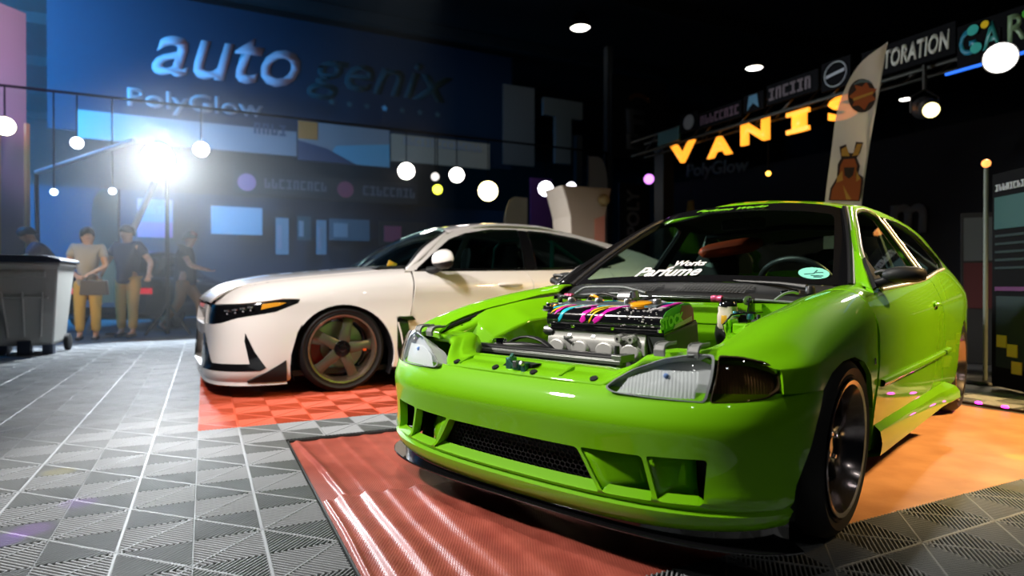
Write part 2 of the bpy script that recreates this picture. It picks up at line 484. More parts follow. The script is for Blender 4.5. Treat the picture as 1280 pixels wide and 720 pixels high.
# plan curve of the nose, measured along its length from the centre line
XS, X0, PW = .33, .72, .85
_tab = [(0.0, X0, 0.0)]
for _i in range(1, 401):
    _y = PW * math.sin(_i / 400 * math.pi / 2)
    _x = XS + (X0 - XS) * max(0.0, 1 - (_y / PW) ** 3.5) ** (1 / 2.5)
    _p = _tab[-1]; _tab.append((_p[0] + math.hypot(_x - _p[1], _y - _p[2]), _x, _y))
S33 = _tab[-1][0]
def plan(s):
    a = abs(s)
    if a >= S33: x, y = XS - (a - S33), PW
    else:
        lo, hi = 0, 400
        while hi - lo > 1:
            m = (lo + hi) // 2
            if _tab[m][0] <= a: lo = m
            else: hi = m
        p, q = _tab[lo], _tab[hi]; t = (a - p[0]) / max(q[0] - p[0], 1e-9)
        x, y = p[1] + (q[1] - p[1]) * t, p[2] + (q[2] - p[2]) * t
    return x, (y if s >= 0 else -y)
def s_of_y(y, w=PW):
    """arc position of a point at y on a rail of half width w (front part only)"""
    a = abs(y) * PW / w; lo, hi = 0.0, S33
    for _ in range(40):
        m = (lo + hi) / 2
        if plan(m)[1] < a: lo = m
        else: hi = m
    return math.copysign(lo, y)
def s_of_x(x, x0=X0):
    if x <= XS: return S33 + (XS - x)
    xx = XS + (x - XS) * (X0 - XS) / (x0 - XS); lo, hi = 0.0, S33
    for _ in range(40):
        m = (lo + hi) / 2
        if plan(m)[0] > xx: lo = m
        else: hi = m
    return lo
def nrail(x0, w, zc, zs, p=2.0):
    def f(s):
        x, y = plan(s)
        if x > XS: x = XS + (x - XS) * (x0 - XS) / (X0 - XS)
        return (x, y * w / PW, zc + (zs - zc) * min(1.3, abs(s) / 1.05) ** p)
    return f
def xrail(x0, w, zf, wf=None):
    """a rail whose height (and half width) follow x"""
    def f(s):
        x, y = plan(s)
        if x > XS: x = XS + (x - XS) * (x0 - XS) / (X0 - XS)
        ww = wf(x) if wf else w
        return (x, y * ww / PW, zf(x))
    return f

# --- front bumper
BR = [(0.0, .680, .815, .112, .165), (.03, .700, .838, .130, .178), (.07, .712, .848, .165, .205), (.105, .709, .848, .176, .214), (.116, .700, .842, .184, .222), (.124, .713, .847, .192, .232), (.15, .712, .846, .215, .258), (.24, .712, .848, .312, .335), (.27, .716, .850, .342, .362), (.325, .725, .850, .394, .416), (.34, .7265, .850, .408, .430), (.348, .7235, .850, .417, .438), (.37, .712, .849, .440, .460), (.40, .696, .847, .468, .489), (.42, .684, .846, .486, .503), (.43, .668, .844, .495, .509)]
FB = Rails([b[0] for b in BR], [nrail(*b[1:]) for b in BR])
def bpt(y, z):
    s = s_of_y(y, .847); return (s, FB.t_at(s, 0, 0) if z is None else FB.t_at(s, z))
ARCH = [(.515, .10), (.505, .18), (.484, .269), (.434, .356), (.395, .424), (.337, .50), (.255, .538), (.14, .560), (.018, .562), (-.09, .538), (-.174, .485), (-.21, .42), (-.228, .357), (-.232, .28), (-.225, .10)]
def arch_at(z):
    for a, b in zip(ARCH, ARCH[1:6]):
        if a[1] <= z <= b[1]: return a[0] + (b[0] - a[0]) * (z - a[1]) / (b[1] - a[1])
    return .337
def bend(t):
    z = FB(s_of_x(.4), t).z; return s_of_x(arch_at(z))
ts_ = [i / 14 * .43 for i in range(15)]
outl = [(bend(t), t) for t in ts_] + [(-bend(t), t) for t in reversed(ts_)]
def hole(pts): return roundpoly([bpt(*p) for p in pts], .012, 3)
HC = [(-.360, .199), (.360, .199), (.278, .314), (-.278, .314)]
HA = [(.372, .201), (.520, .206), (.484, .322), (.290, .316)]
HB = [(.533, .207), (.644, .213), (.652, .332), (.496, .324)]
mir = lambda P: [(-y, z) for y, z in reversed(P)]
holes = [hole(P) for P in (HC, HA, HB, mir(HA), mir(HB))]
bump = panel('front_bumper', FB, outl, holes, .028, .02, [.036, .03, .03, .03, .03], GREEN, G, ang=42, bstep=.014)
# slanted blades inside the side ducts, and the black slots behind them
for sg in (1, -1):
    for (y0b, y0t, y1b, y1t, zb, zt, dp) in ((.368, .286, .496, .462, .196, .318, .078), (.529, .492, .598, .590, .20, .336, .078)):
        rows = []
        for t in (0, .33, .66, 1):
            P = []
            for k in range(5):
                yb = y0b + (y1b - y0b) * k / 4; yt = y0t + (y1t - y0t) * k / 4
                y = yb + (yt - yb) * t; z = zb + (zt - zb) * t
                s, tt = bpt(min(y, .70), z); q = FB(s, tt)
                P.append((q.x - .004 - dp * (k / 4) ** 1.1, sg * y, z))
            rows.append(P)
        vs = [p for r in rows for p in r]
        fs = [(i * 5 + j, i * 5 + j + 1, i * 5 + 6 + j, i * 5 + 5 + j) for i in range(3) for j in range(4)]
        o = mk('duct_blade', vs, fs if sg > 0 else [tuple(reversed(f)) for f in fs], GREEN, bump)
        sd = o.modifiers.new('thick', 'SOLIDIFY'); sd.thickness = .006; sd.offset = -1
bk = MB()
for y in [i / 20 * .68 for i in range(-20, 20)]:
    y2 = y + .034
    x1, x2 = FB(s_of_y(y), .2).x - .125, FB(s_of_y(y2), .2).x - .125
    bk.add([(x1, y, .14), (x2, y2, .14), (x2, y2, .40), (x1, y, .40)], [(0, 1, 2, 3)])
bk.build('bumper_backing', SATINB, bump)
# honeycomb mesh in the mouth
hx = MB(); hs = .0115
def mouth(y, z):
    q = FB(s_of_y(max(-.45, min(.45, y))), .19); return Vector((q.x - .042, y, z))
row = 0; z = .185
while z < .335:
    y = -.36 + (row % 2) * hs * math.sqrt(3) / 2
    while y < .36:
        if abs(y) < .366 - (z - .20) * .72 and .18 < z < .335:
            c = [(y + hs * math.sin(a), z + hs * .8 * math.cos(a)) for a in [R(60 * k) for k in range(6)]]
            for k in (0, 1, 2): hx.bar(mouth(*c[k]), mouth(*c[k + 1]), .0022, .004, up=(1, 0, 0))
        y += hs * math.sqrt(3)
    z += hs * 1.5 * .8; row += 1
hx.build('honeycomb_grille', SATINB, bump, smooth=False, fix=False)
# splitter blade under the lip
sp = []
for i in range(61):
    s = -s_of_x(.50) + 2 * s_of_x(.50) * i / 60
    x, y = plan(s); x = XS + (x - XS) * (.703 - XS) / (X0 - XS) if x > XS else x; sp.append((x, y * .880 / PW))
sb = MB().prism(sp + [(.44, .80), (.44, -.80)], .096, .104, 'z'); so = sb.build('splitter', GLOSSB, G, smooth=False); bevel(so, .003, 2)

dam = [[], [], []]
for i in range(49):
    s = -s_of_x(.47) + 2 * s_of_x(.47) * i / 48; q = FB(s, .012); n_ = Vector((q.x - .25, q.y, 0)).normalized()
    for k, zz in enumerate((.100, (q.z + .10) / 2, q.z + .008)): dam[k].append(Vector((q.x, q.y, zz)) - n_ * .012)
loft('air_dam', dam, 49, 4, GLOSSB, bump)
# --- front fenders
zS = pchip([.6, .4, .2, 0, -.3], [.565, .578, .606, .634, .662]); zT = pchip([.62, .5, .35, .2, 0, -.3], [.580, .588, .620, .655, .692, .736])
zC = pchip([.62, .55, .45, .34, .156, -.05, -.27, -.4], [.590, .601, .629, .658, .702, .737, .765, .777]); zI = pchip([.62, .5, .4, .2, 0, -.2, -.32, -.4], [.586, .602, .631, .678, .708, .739, .750, .756])
wB = pchip([.4, -.2, -.4], [.82, .835, .835])
FF = Rails([0, .23, .30, .355, .44, .53, .62, .67, .735], [xrail(.70, .83, lambda x: .20), xrail(.70, .843, lambda x: .43), xrail(.70, .846, lambda x: .505), xrail(.672, .843, lambda x: .555), xrail(.660, .836, zS), xrail(.648, .797, zT), xrail(.640, .725, zC), xrail(.636, .670, lambda x: (zC(x) * .75 + zI(x) * .25) + .002), xrail(.632, .612, zI)])
def fp(x, z=None, t=None):
    s = s_of_x(x, .66)
    return (s, FF.t_at(s, z, 0, .62) if t is None else t)
s_tip = s_of_y(.640, .80)
fo = [fp(-.335, t=.735)] + [fp(x, t=.735) for x in (-.2, 0, .2, .4, .52)] + [(s_tip - .01, .735), (s_tip, .545)]
fo += [(s_of_y(.70, .80), .535), (s_of_y(.74, .82), .515), (s_of_y(.775, .84), .45), (s_of_y(.795, .845), .36), (s_of_y(.80, .845), .300), fp(.40, z=.503)]
fo += [fp(x, z=z) for x, z in ARCH[5:]][:-1] + [fp(-.222, z=.27), fp(-.21, z=.30), fp(-.222, z=.36), fp(-.262, z=.44), fp(-.278, z=.55), fp(-.284, z=.66), fp(-.292, z=.735)] + [fp(-.305, t=.60), fp(-.32, t=.68)]
for mr in (False, True):
    fn = panel('front_fender', FF, [tuple(p) for p in fo], (), .026, .016, None, GREEN, G, mirror=mr, ang=45)
    # wheel-arch liner
    al = MB(); P = [(x, z) for x, z in ARCH if z > .16]; sg = -1 if mr else 1
    n = len(P)
    al.add([(x * .99, sg * .825, z - .004) for x, z in P] + [(x, sg * .52, z + .02) for x, z in P], [(i, i + 1, n + i + 1, n + i) for i in range(n - 1)])
    al.build('arch_liner', SATINB, fn)

# --- headlights
LR = [(.46, .702, .838), (.50, .694, .838), (.54, .680, .832), (.58, .662, .818), (.61, .640, .798), (.63, .615, .775)]
FL = Rails([l[0] for l in LR], [nrail(l[1], l[2], l[0], l[0]) for l in LR])
def lp(y, z):
    w = 1.0
    for a, b in zip(LR, LR[1:]):
        if a[0] <= z <= b[0]: w = a[2] + (b[2] - a[2]) * (z - a[0]) / (b[0] - a[0])
    return (s_of_y(y, w), z)
lamp = roundpoly([lp(*p) for p in ((.362, .496), (.385, .484), (.50, .480), (.642, .478), (.642, .601), (.59, .6005), (.52, .586), (.44, .552), (.39, .520))], .012, 3)
corner = roundpoly([lp(*p) for p in ((.650, .478), (.72, .482), (.770, .494), (.793, .516), (.785, .555), (.755, .585), (.70, .598), (.650, .600))], .012, 3)
def off(F, d, rip=0.0, pitch=.010):
    def f(u, v):
        e = .002; p = F(u, v); n = (F(u + e, v) - F(u - e, v)).cross(F(u, v + e) - F(u, v - e)).normalized()
        return p - n * (d + rip * math.sin(u * 2 * math.pi / pitch))
    return f
for mr in (False, True):
    H = panel('headlight', off(FL, .034, .0), lamp, (), .02, .0, None, mat('silver reflector', (.80, .81, .82), .35, .25, .5), G, mirror=mr)
    panel('lamp_rim', FL, [tuple(p) for p in lamp], [[tuple(Vector(p).lerp(Vector((s_of_y(.52), .54)), .045)) for p in lamp]], .012, .095, .008, mat('grey lamp frame', (.42, .43, .43), .35, 0, .3), H, mirror=mr, bstep=.008)
    sh = MB(); nl = len(lamp); Fd = off(FL, .075)
    o1 = [FL(*p) for p in dens(lamp, .02)]; o2 = [Fd(*p) for p in dens(lamp, .02)]; k_ = len(o1); my = lambda p: Vector((p.x, -p.y if mr else p.y, p.z))
    sh.add([my(p) for p in o1] + [my(p) for p in o2], [(i, (i + 1) % k_, k_ + (i + 1) % k_, k_ + i) for i in range(k_)]); sh.build('lamp_shell', mat('silver reflector', (.80, .81, .82), .35, .25, .5), H)
    panel('lens', off(FL, -.001), lamp, (), .02, .0, None, LENS, H, mirror=mr)
    fl = [tuple(p) for p in (lp(.40, .486), lp(.615, .484), lp(.615, .558), lp(.50, .556), lp(.43, .53))]
    panel('fluted_glass', off(FL, .008, .0010, .0105), fl, (), .0042, 0, None, mat('fluted lamp glass', (.88, .91, .92), .3, 0, .3, .5, alpha=.78), H, mirror=mr, bstep=.006)
    sgy = -1 if mr else 1
    q = FL(s_of_y(.535), .525)
    bb = MB().lathe([(0, .03), (.007, .026), (.008, .0), (0, 0)], 14, frame((q.x - .036, sgy * q.y, q.z + .012), (0, 1, 0), z=(1, sgy * .35, .12))); bb.build('bulb', mat('blue tipped bulb', (.25, .4, .8), .2), H)
    cl = panel('corner_lens', off(FL, -.001), corner, (), .02, .0, None, SMOKE, H, mirror=mr)
    panel('corner_reflector', off(FL, .03, .0016, .009), corner, (), .0045, 0, None, mat('corner reflector', (.62, .52, .42), .35, .3), H, mirror=mr, bstep=.006)
    sh = MB(); o1 = [FL(*p) for p in dens(corner, .02)]; o2 = [off(FL, .06)(*p) for p in dens(corner, .02)]; k_ = len(o1)
    sh.add([my(p) for p in o1] + [my(p) for p in o2], [(i, (i + 1) % k_, k_ + (i + 1) % k_, k_ + i) for i in range(k_)]); sh.build('corner_shell', GREYP, H)
    panel('corner_rim', FL, corner, [[tuple(Vector(p).lerp(Vector((s_of_y(.72), .538)), .05)) for p in corner]], .012, .03, .006, GREYP, H, mirror=mr, bstep=.008)
    for yb in (.498, .590):
        q = FL(s_of_y(yb), .598); b = MB()
        pts = [(q.x - .012, .588), (q.x - .010, .606), (q.x - .018, .619), (q.x - .034, .624), (q.x - .085, .624), (q.x - .085, .618), (q.x - .036, .617), (q.x - .024, .612), (q.x - .018, .603), (q.x - .018, .588)]
        b.prism(pts, sgy * (yb - .017), sgy * (yb + .017), 'y'); b.prism([(p[0] - .001, p[1] + .0035) for p in pts], sgy * (yb - .017), sgy * (yb - .013), 'y'); b.prism([(p[0] - .001, p[1] + .0035) for p in pts], sgy * (yb + .013), sgy * (yb + .017), 'y')
        bo = b.build('lamp_bracket', GREYP, H, smooth=False); bevel(bo, .002, 2)

# --- body side from the front door back
tap = pchip([0, -1.2, -2.0, -2.6, -3.0, -3.2, -3.3], [1, 1, .985, .960, .915, .85, .78])
bz = pchip([-.28, -.5, -.8, -1.43, -2.0, -2.5, -2.9, -3.3], [.745, .757, .770, .800, .853, .880, .885, .86])
by = pchip([-.28, -.5, -1.43, -2.0, -2.5, -2.9, -3.3], [.792, .790, .788, .768, .738, .69, .60])
def srail(zf, y, roll=1.0): return lambda u: (-u, (y(-u) if callable(y) else y * tap(-u)), zf(-u) if callable(zf) else zf)
FS = Rails([0, .12, .235, .36, .47, .55, .58], [srail(.20, .825), srail(.31, .842), srail(.44, .847), srail(.56, .849), srail(lambda x: .665 + (bz(x) - .745) * .55, .838), srail(lambda x: bz(x) - .012, lambda x: by(x) + .008), srail(bz, lambda x: by(x) - .004)])
def sp_(x, z=None, t=None): return (-x, FS.t_at(-x, z) if t is None else t)
RARCH = [(-2.57 + .36 * math.cos(a), .205 + .36 * math.sin(a)) for a in [R(5 + 170 * i / 20) for i in range(21)]]
ra = [sp_(x, z=max(z, .201)) for x, z in RARCH]
farch = [sp_(x, z=z) for x, z in ((-.235, .20), (-.232, .28), (-.222, .345))]
door = [sp_(-.29, t=.58)] + [sp_(x, z=z) for x, z in ((-.288, .66), (-.283, .55), (-.268, .44), (-.228, .36), (-.216, .30), (-.24, .215))] + [sp_(x, z=.215) for x in (-.8, -1.5)] + [sp_(-1.60, z=.25), sp_(-1.625, z=.40), sp_(-1.625, z=.6), sp_(-1.60, t=.58)] + [sp_(x, t=.58) for x in (-1.3, -1.0, -.7, -.45)]
quart = [sp_(-1.606, t=.58), sp_(-1.631, z=.6), sp_(-1.631, z=.40), sp_(-1.606, z=.25), sp_(-1.70, z=.205), sp_(-2.2, z=.203)] + list(reversed([p for p in ra])) [::1]
quart = [sp_(-1.606, t=.58), sp_(-1.631, z=.6), sp_(-1.631, z=.40), sp_(-1.606, z=.25), sp_(-1.70, z=.205)] + ra + [sp_(-3.0, z=.205), sp_(-3.28, z=.25), sp_(-3.28, z=.6), sp_(-3.28, t=.58)] + [sp_(x, t=.58) for x in (-2.9, -2.5, -2.2, -1.9)]
doors = {}
for mr in (False, True):
    d = panel('door', FS, door, (), .032, .014, None, GREEN, G, mirror=mr); doors[mr] = d
    q = panel('quarter_panel', FS, quart, (), .034, .014, None, GREEN, G, mirror=mr)
    sg = -1 if mr else 1
    al = MB(); n = len(RARCH)
    al.add([(x, sg * .78, z - .004) for x, z in RARCH] + [(x, sg * .50, z + .02) for x, z in RARCH], [(i, i + 1, n + i + 1, n + i) for i in range(n - 1)]); al.build('arch_liner', SATINB, q)
    # rubbing strip along the side
    xs = [-.30 - i * (1.30 / 24) for i in range(25)]
    def strip(xs, nm, par):
        C = [[(x, FS(-x, FS.t_at(-x, z)).y + o, z) for x in xs] for z, o in ((.456, -.002), (.4545, .011), (.449, .014), (.438, .014), (.433, .011), (.431, -.002))]
        loft(nm, C, len(xs), 11, GREEN, par, mirror=mr, flip=True)
    strip(xs, 'side_moulding', d); strip([-1.64 - i * .02 for i in range(10)], 'side_moulding', q)
    # door handle and its bowl
    y0 = FS(1.40, FS.t_at(1.40, .69)).y
    hb = MB(); Mh = frame((-1.42, sg * (y0 + .001), .690), (-1, 0, 0), z=(0, sg, .05))
    hb.lathe([(.0, .004), (.026, .005), (.032, .003), (.034, -.004)], 24, Mh @ Matrix.Diagonal((1.5, .62, 1, 1)) ); hb.build('handle_bowl', GREEN, d)
    hh = MB().tube([(-1.37, sg * (y0 + .004), .69), (-1.385, sg * (y0 + .016), .692), (-1.42, sg * (y0 + .02), .693), (-1.455, sg * (y0 + .016), .692), (-1.47, sg * (y0 + .004), .69)], .008, 8); hh.build('door_handle', GREEN, d)
    # side skirt with a fin at the rear
    pr = [(.832, .318), (.850, .304), (.862, .285), (.868, .250), (.864, .212), (.852, .198), (.80, .196), (.80, .31)]
    C = []
    for (yy, zz) in pr:
        c = []
        for i in range(17):
            x = -.232 - i * (1.545 / 16); k = max(0, (i - 12) / 4.0)
            e = .028 * k ** 2 if yy > .84 else 0
            c.append((x + (.05 * k if zz > .28 else 0), yy + e, zz - .02 * i / 16 - (.015 * k if zz > .28 else 0)))
        C.append(c)
    loft('side_skirt', C, 17, len(pr), GREEN, G, mirror=mr, cross_closed=True, flip=True, ang=25)
    bs = FS(.245, FS.t_at(.245, .528)); bd = MB().box((-.008, -.003, -.011), (.008, .004, .011), M=Matrix.Translation((-.213, sg * (FF(*fp(-.213, z=.528)).y + .002), .528))); bo = bd.build('side_badge', CHROME, G, smooth=False); bevel(bo, .002, 2)

# --- glasshouse
def FG(u, z):
    x = -u; dz = z - bz(x); return Vector((x, by(x) - .004 - .66 * max(dz, -.02), z))
gl_out = [(.475, .757), (.565, .835), (.67, .908), (.86, 1.008), (1.03, 1.094), (1.16, 1.152), (1.28, 1.176), (1.42, 1.189), (1.66, 1.186), (1.9, 1.172), (2.29, 1.134), (2.62, 1.082), (2.85, 1.0), (2.97, .884)] + [(u, bz(-u)) for u in (2.7, 2.5, 2.2, 2.0, 1.7, 1.43, 1.1, .8, .6)]
w_door = [(.60, bz(-.6) + .012), (1.0, bz(-1.) + .012), (1.47, bz(-1.47) + .012), (1.525, 1.10), (1.515, 1.140), (1.40, 1.160), (1.28, 1.152), (1.14, 1.125), (.95, 1.028), (.715, .906)]
w_qtr = [(1.60, bz(-1.6) + .012), (1.9, bz(-1.9) + .012), (2.30, bz(-2.3) + .014), (2.46, .93), (2.42, .98), (2.28, 1.085), (2.1, 1.122), (1.9, 1.140), (1.63, 1.146)]
w_d = roundpoly(w_door, .02, 3); w_q = roundpoly(w_qtr, .02, 3)
def grow(P, c, k): return [tuple(Vector(c) + (Vector(p) - Vector(c)) * k) for p in P]
for mr in (False, True):
    zf_ = pchip([q[0] for q in gl_out[:8]], [q[1] for q in gl_out[:8]])
    fr = panel('window_frame', FG, gl_out, [w_d, w_q], .035, .02, .022, [GREEN, GLOSSB], G, mirror=mr, bstep=.02, fm=(lambda u, z: 1 if u < 1.58 else 0) if mr else None)
    panel('pillar_lining', off(FG, .024), grow(gl_out, (1.6, .98), .985), [w_d, w_q], .04, 0, None, CLOTHB, fr, mirror=mr, bstep=.03)
    panel('door_window', off(FG, .010), grow(w_d, (1.15, .95), 1.01), (), .05, 0, None, CLEARWIN, doors[mr], mirror=mr, bstep=.03)
    panel('quarter_window', off(FG, .010), grow(w_q, (1.95, 1.0), 1.01), (), .05, 0, None, CLEARWIN, G, mirror=mr, bstep=.03)
    sg = -1 if mr else 1
    T = lambda P, r, o, nm, mm, cl=False: MB().tube([Vector((p.x, sg * (p.y + o), p.z)) for p in [FG(*q) for q in P]], r, 8, closed=cl).build(nm, mm, fr)
    T([(u, bz(-u) + .006) for u in [.60 + i * .1 for i in range(18)]], .007, .002, 'belt_trim', TRIM)
    T(dens(w_d, .05), .0045, .0, 'window_seal', SATINB, True); T(dens(w_q, .05), .0045, .0, 'window_seal', SATINB, True)
    T(spline([(.60, .80), (.715, .915), (.95, 1.037), (1.14, 1.134), (1.28, 1.162), (1.40, 1.170), (1.53, 1.152), (1.545, 1.08), (1.50, bz(-1.5) + .015)], 40), .0042, .004, 'frame_trim', TRIM)
    panel('centre_pillar', off(FG, -.003), [(1.50, bz(-1.5) + .014), (1.60, bz(-1.6) + .014), (1.63, 1.142), (1.545, 1.145), (1.548, 1.08)], (), .04, .004, None, GLOSSB, fr, mirror=mr)
    T([(1.575, bz(-1.57) + .02), (1.602, 1.0), (1.61, 1.135)], .004, .006, 'pillar_trim', TRIM)
# windscreen
WB_ = [(-.430, 0, .803), (-.440, .2, .801), (-.462, .4, .796), (-.505, .58, .788), (-.552, .69, .781)]
WM_ = [(-.708, 0, 1.028), (-.720, .18, 1.026), (-.750, .36, 1.014), (-.800, .52, .990), (-.850, .606, .974)]
WT_ = [(-1.020, 0, 1.199), (-1.028, .15, 1.198), (-1.060, .30, 1.192), (-1.130, .43, 1.177), (-1.190, .497, 1.158)]
def full(P): return [(x, -y, z) for x, y, z in reversed(P[1:])] + P
_wr = [spline(full(P), 61) for P in (WB_, WM_, WT_)]
def FW(u, v):
    """u -1..1 across, v 0..1 from the base to the roof"""
    i = min(59, max(0, int((u + 1) * 30))); f = (u + 1) * 30 - i
    a, b, c = [w[i].lerp(w[i + 1], f) for w in _wr]
    return a * (1 - v) * (1 - 2 * v) + b * 4 * v * (1 - v) + c * v * (2 * v - 1)
sq = [(-1, 0), (1, 0), (1, 1), (-1, 1)]
ws = panel('windscreen', FW, sq, (), .07, 0, None, WIN, G)
panel('black_screen_border', off(FW, -.0015), sq, [roundpoly([(-.86, .055), (.90, .055), (.90, .86), (-.86, .86)], .05, 4)], .07, .003, None, GLOSSB, ws, bstep=.05)
SM = mat('white sticker', (.75, .73, .74), .5); SG = mat('green lettering', (.2, .6, .02), .4); SA = mat('aqua oval sticker', (.24, .78, .66), .5); SD = mat('dark print', (.03, .12, .12), .5)
def on_ws(u, v, d=.003):
    p = FW(u, v); du = (FW(u + .01, v) - FW(u - .01, v)); dv = FW(u, v + .01) - FW(u, v - .01); n = du.cross(dv).normalized()
    return frame(p + n * d, du, dv)
text('sticker_lettering', 'Parfume', .088, SM, on_ws(-.115, .085), ws, .0006, .0022, .45, 1.15)
text('sticker_lettering', 'Works', .050, SM, on_ws(.02, .165), ws, .0006, .002, .35, 1.1)
text('screen_top_lettering', 'Parfume Works', .042, SG, on_ws(.03, .922), ws, .0006, .001, .5, 1.35)
ov = MB().lathe([(0, .001), (.052, .001), (.052, -.001)], 40, on_ws(.80, .10) @ Matrix.Diagonal((1.12, .78, 1, 1))); ov = ov.build('oval_sticker', SA, ws)
Mo = on_ws(.80, .10, .0045)
dl = MB()
for a, b in (((-.035, -.012), (.0, -.004)), ((0, -.004), (.012, .022)), ((.008, .004), (.035, .008)), ((-.01, -.018), (.036, -.016)), ((0, -.026), (.03, -.025))): dl.bar(Mo @ Vector((*a, 0)), Mo @ Vector((*b, 0)), .005, .001, up=Mo.to_3x3() @ Vector((0, 0, 1)))
dl.build('sticker_print', SD, ov, smooth=False)
# roof, front pillars
RL = [(-1.190, .497, 1.158), (-1.28, .512, 1.178), (-1.42, .528, 1.190), (-1.9, .545, 1.173), (-2.29, .555, 1.135), (-2.62, .565, 1.083)]
RC = [(-1.020, 0, 1.199), (-1.12, 0, 1.226), (-1.4, 0, 1.258), (-1.9, 0, 1.260), (-2.3, 0, 1.226), (-2.68, 0, 1.160)]
RQ = [((a[0] * .72 + b[0] * .28) , a[1] * .62, a[2] * .40 + b[2] * .60) for a, b in zip(RL, RC)]
RE = [(a[0], a[1] * .90, a[2] + .010) for a in RL]
mi_ = lambda P: [(x, -y, z) for x, y, z in P]
roof = loft('roof', [RL, RE, RQ, RC, mi_(RQ), mi_(RE), mi_(RL)], 26, 25, GREEN, G, thick=.02)
lofts_ = [[(x, y * .995, z - .024) for x, y, z in c] for c in (RL, RE, RQ, RC, mi_(RQ), mi_(RE), mi_(RL))]
loft('headlining', lofts_, 26, 25, CLOTHB, roof)
for mr in (False, True):
    A1 = [(-.552, .692, .780), (-.70, .652, .880), (-.85, .610, .976), (-1.03, .553, 1.080), (-1.190, .500, 1.160)]
    A2 = [tuple(FG(*p)) for p in ((.485, .765), (.565, .835), (.67, .908), (.93, 1.044), (1.17, 1.154))]
    Am = [((a[0] + b[0]) / 2 + .012, (a[1] + b[1]) / 2 + .010, (a[2] + b[2]) / 2 + .012) for a, b in zip(A1, A2)]
    ap = loft('front_pillar', [A1, Am, [(x, y + .003, z + .002) for x, y, z in A2] if mr else A2], 20, 7, GLOSSB if mr else GREEN, G, thick=.02, mirror=mr, flip=True)
    loft('pillar_lining', [[(x - .02, y - .012, z - .016) for x, y, z in c] for c in (A1, Am, A2)], 20, 7, CLOTHB, ap, mirror=mr, flip=True)
    sg = -1 if mr else 1
    MB().tube([(x + .004, sg * (y - .004), z + .006) for x, y, z in spline(A1, 24)], .011, 8).build('screen_seal', SATINB, ap)
    MB().tube([(x + .006, sg * (y + .010), z + .010) for x, y, z in spline(A1, 24)], .0035, 8).build('screen_trim', SATINB if mr else TRIM, ap)
# the piece of body between pillar foot and door top, behind the fender
for mr in (False, True):
    a = [tuple(FF(*fp(x, t=t))) for x, t in ((-.335, .735), (-.325, .68), (-.312, .62), (-.302, .56), (-.296, .53))]
    b = [(-.47, .672, .784), (-.44, .70, .786), (-.415, .735, .781), (-.40, .765, .768), (-.392, .792, .750)]
    c = [(-.560, .692, .786), (-.53, .715, .786), (-.505, .742, .778), (-.49, .768, .764), (-.475, .790, .7545)]
    loft('scuttle_corner', [a, b, c], 9, 9, GREEN, G, mirror=mr, thick=.01)
# tail: rear screen, hatch and rear bumper
HG = [[(-2.66, 0, 1.155), (-2.64, .3, 1.135), (-2.60, .56, 1.083)], [(-2.88, 0, 1.03), (-2.86, .32, 1.015), (-2.82, .60, .98)], [(-3.05, 0, .905), (-3.03, .36, .90), (-2.96, .66, .884)]]
loft('rear_window', [full(c) for c in HG], 25, 9, SIDEWIN, G)
TB = [[(-3.05, 0, .903), (-3.03, .36, .898), (-2.97, .67, .880)], [(-3.24, 0, .86), (-3.22, .38, .855), (-3.20, .62, .845)], [(-3.34, 0, .78), (-3.31, .42, .78), (-3.26, .68, .76)], [(-3.38, 0, .60), (-3.35, .45, .60), (-3.28, .70, .60)], [(-3.40, 0, .45), (-3.36, .45, .45), (-3.28, .73, .45)], [(-3.36, 0, .25), (-3.32, .45, .25), (-3.26, .70, .25)]]
loft('tailgate', [full(c) for c in TB], 25, 21, GREEN, G, flip=True)
# floor pan so that no light comes up through the car
MB().prism([(.30, -.5), (.30, .5), (-.25, .5), (-.32, .76), (-2.1, .76), (-2.15, .5), (-3.2, .5), (-3.2, -.5), (-2.15, -.5), (-2.1, -.76), (-.32, -.76), (-.25, -.5)], .16, .19, 'z').build('floor_pan', SATINB, G, smooth=False)

# --- door mirrors
for mr in (False, True):
    sg = -1 if mr else 1
    mp = panel('mirror', off(FG, -.014), [(.50, .772), (.665, .784), (.660, .892), (.625, .872), (.56, .815)], (), .03, .014, None, SATINB, doors[mr], mirror=mr)
    b = MB()
    c = [(-.50, .838), (-.515, .90), (-.53, .97), (-.545, 1.02)]
    rows = []
    for k, (x, y) in enumerate([(-.555, .800), (-.556, .812), (-.565, .838), (-.578, .870), (-.592, .905), (-.60, .926), (-.604, .933)]):
        rx = (.020, .034, .050, .056, .052, .036, .012)[k]; rz = (.012, .022, .030, .032, .030, .022, .008)[k]
        if mr: x, y = x - .10, y - .045
        rows.append([(x + rx * math.copysign(abs(math.cos(a)) ** (.55 if math.cos(a) < 0 else 1), math.cos(a)), sg * y, .826 + rz * math.copysign(abs(math.sin(a)) ** .8, math.sin(a))) for a in [2 * math.pi * i / 16 for i in range(16)]])
    vs = [p for r in rows for p in r]; n = 16
    fs = [(i * n + j, i * n + (j + 1) % n, i * n + n + (j + 1) % n, i * n + n + j) for i in range(6) for j in range(n)] + [tuple(range(n)), tuple(range(6 * n, 7 * n))]
    mk('mirror_housing', vs, fs, BLACKP, mp, fix=True)
    MB().tube([(-.55, sg * .775, .790), (-.556, sg * .80, .800), (-.565, sg * .84, .812)], [.020, .017, .02], 10).build('mirror_stalk', SATINB, mp)
    MB().tube([(-.57, sg * .77, .832), (-.565, sg * .79, .838), (-.568, sg * .83, .836)], [.010, .010, .012], 8).build('mirror_stalk', SATINB, mp)
    gm = MB().lathe([(0, .0), (.9, .0), (1, -.1)], 28, frame((-.632 - (.10 if mr else 0), sg * (.868 - (.045 if mr else 0)), .826), (0, 1, 0), z=(-1, 0, 0)) @ Matrix.Diagonal((.050, .026, .03, 1))); gm.build('mirror_glass', CHROME, mp)

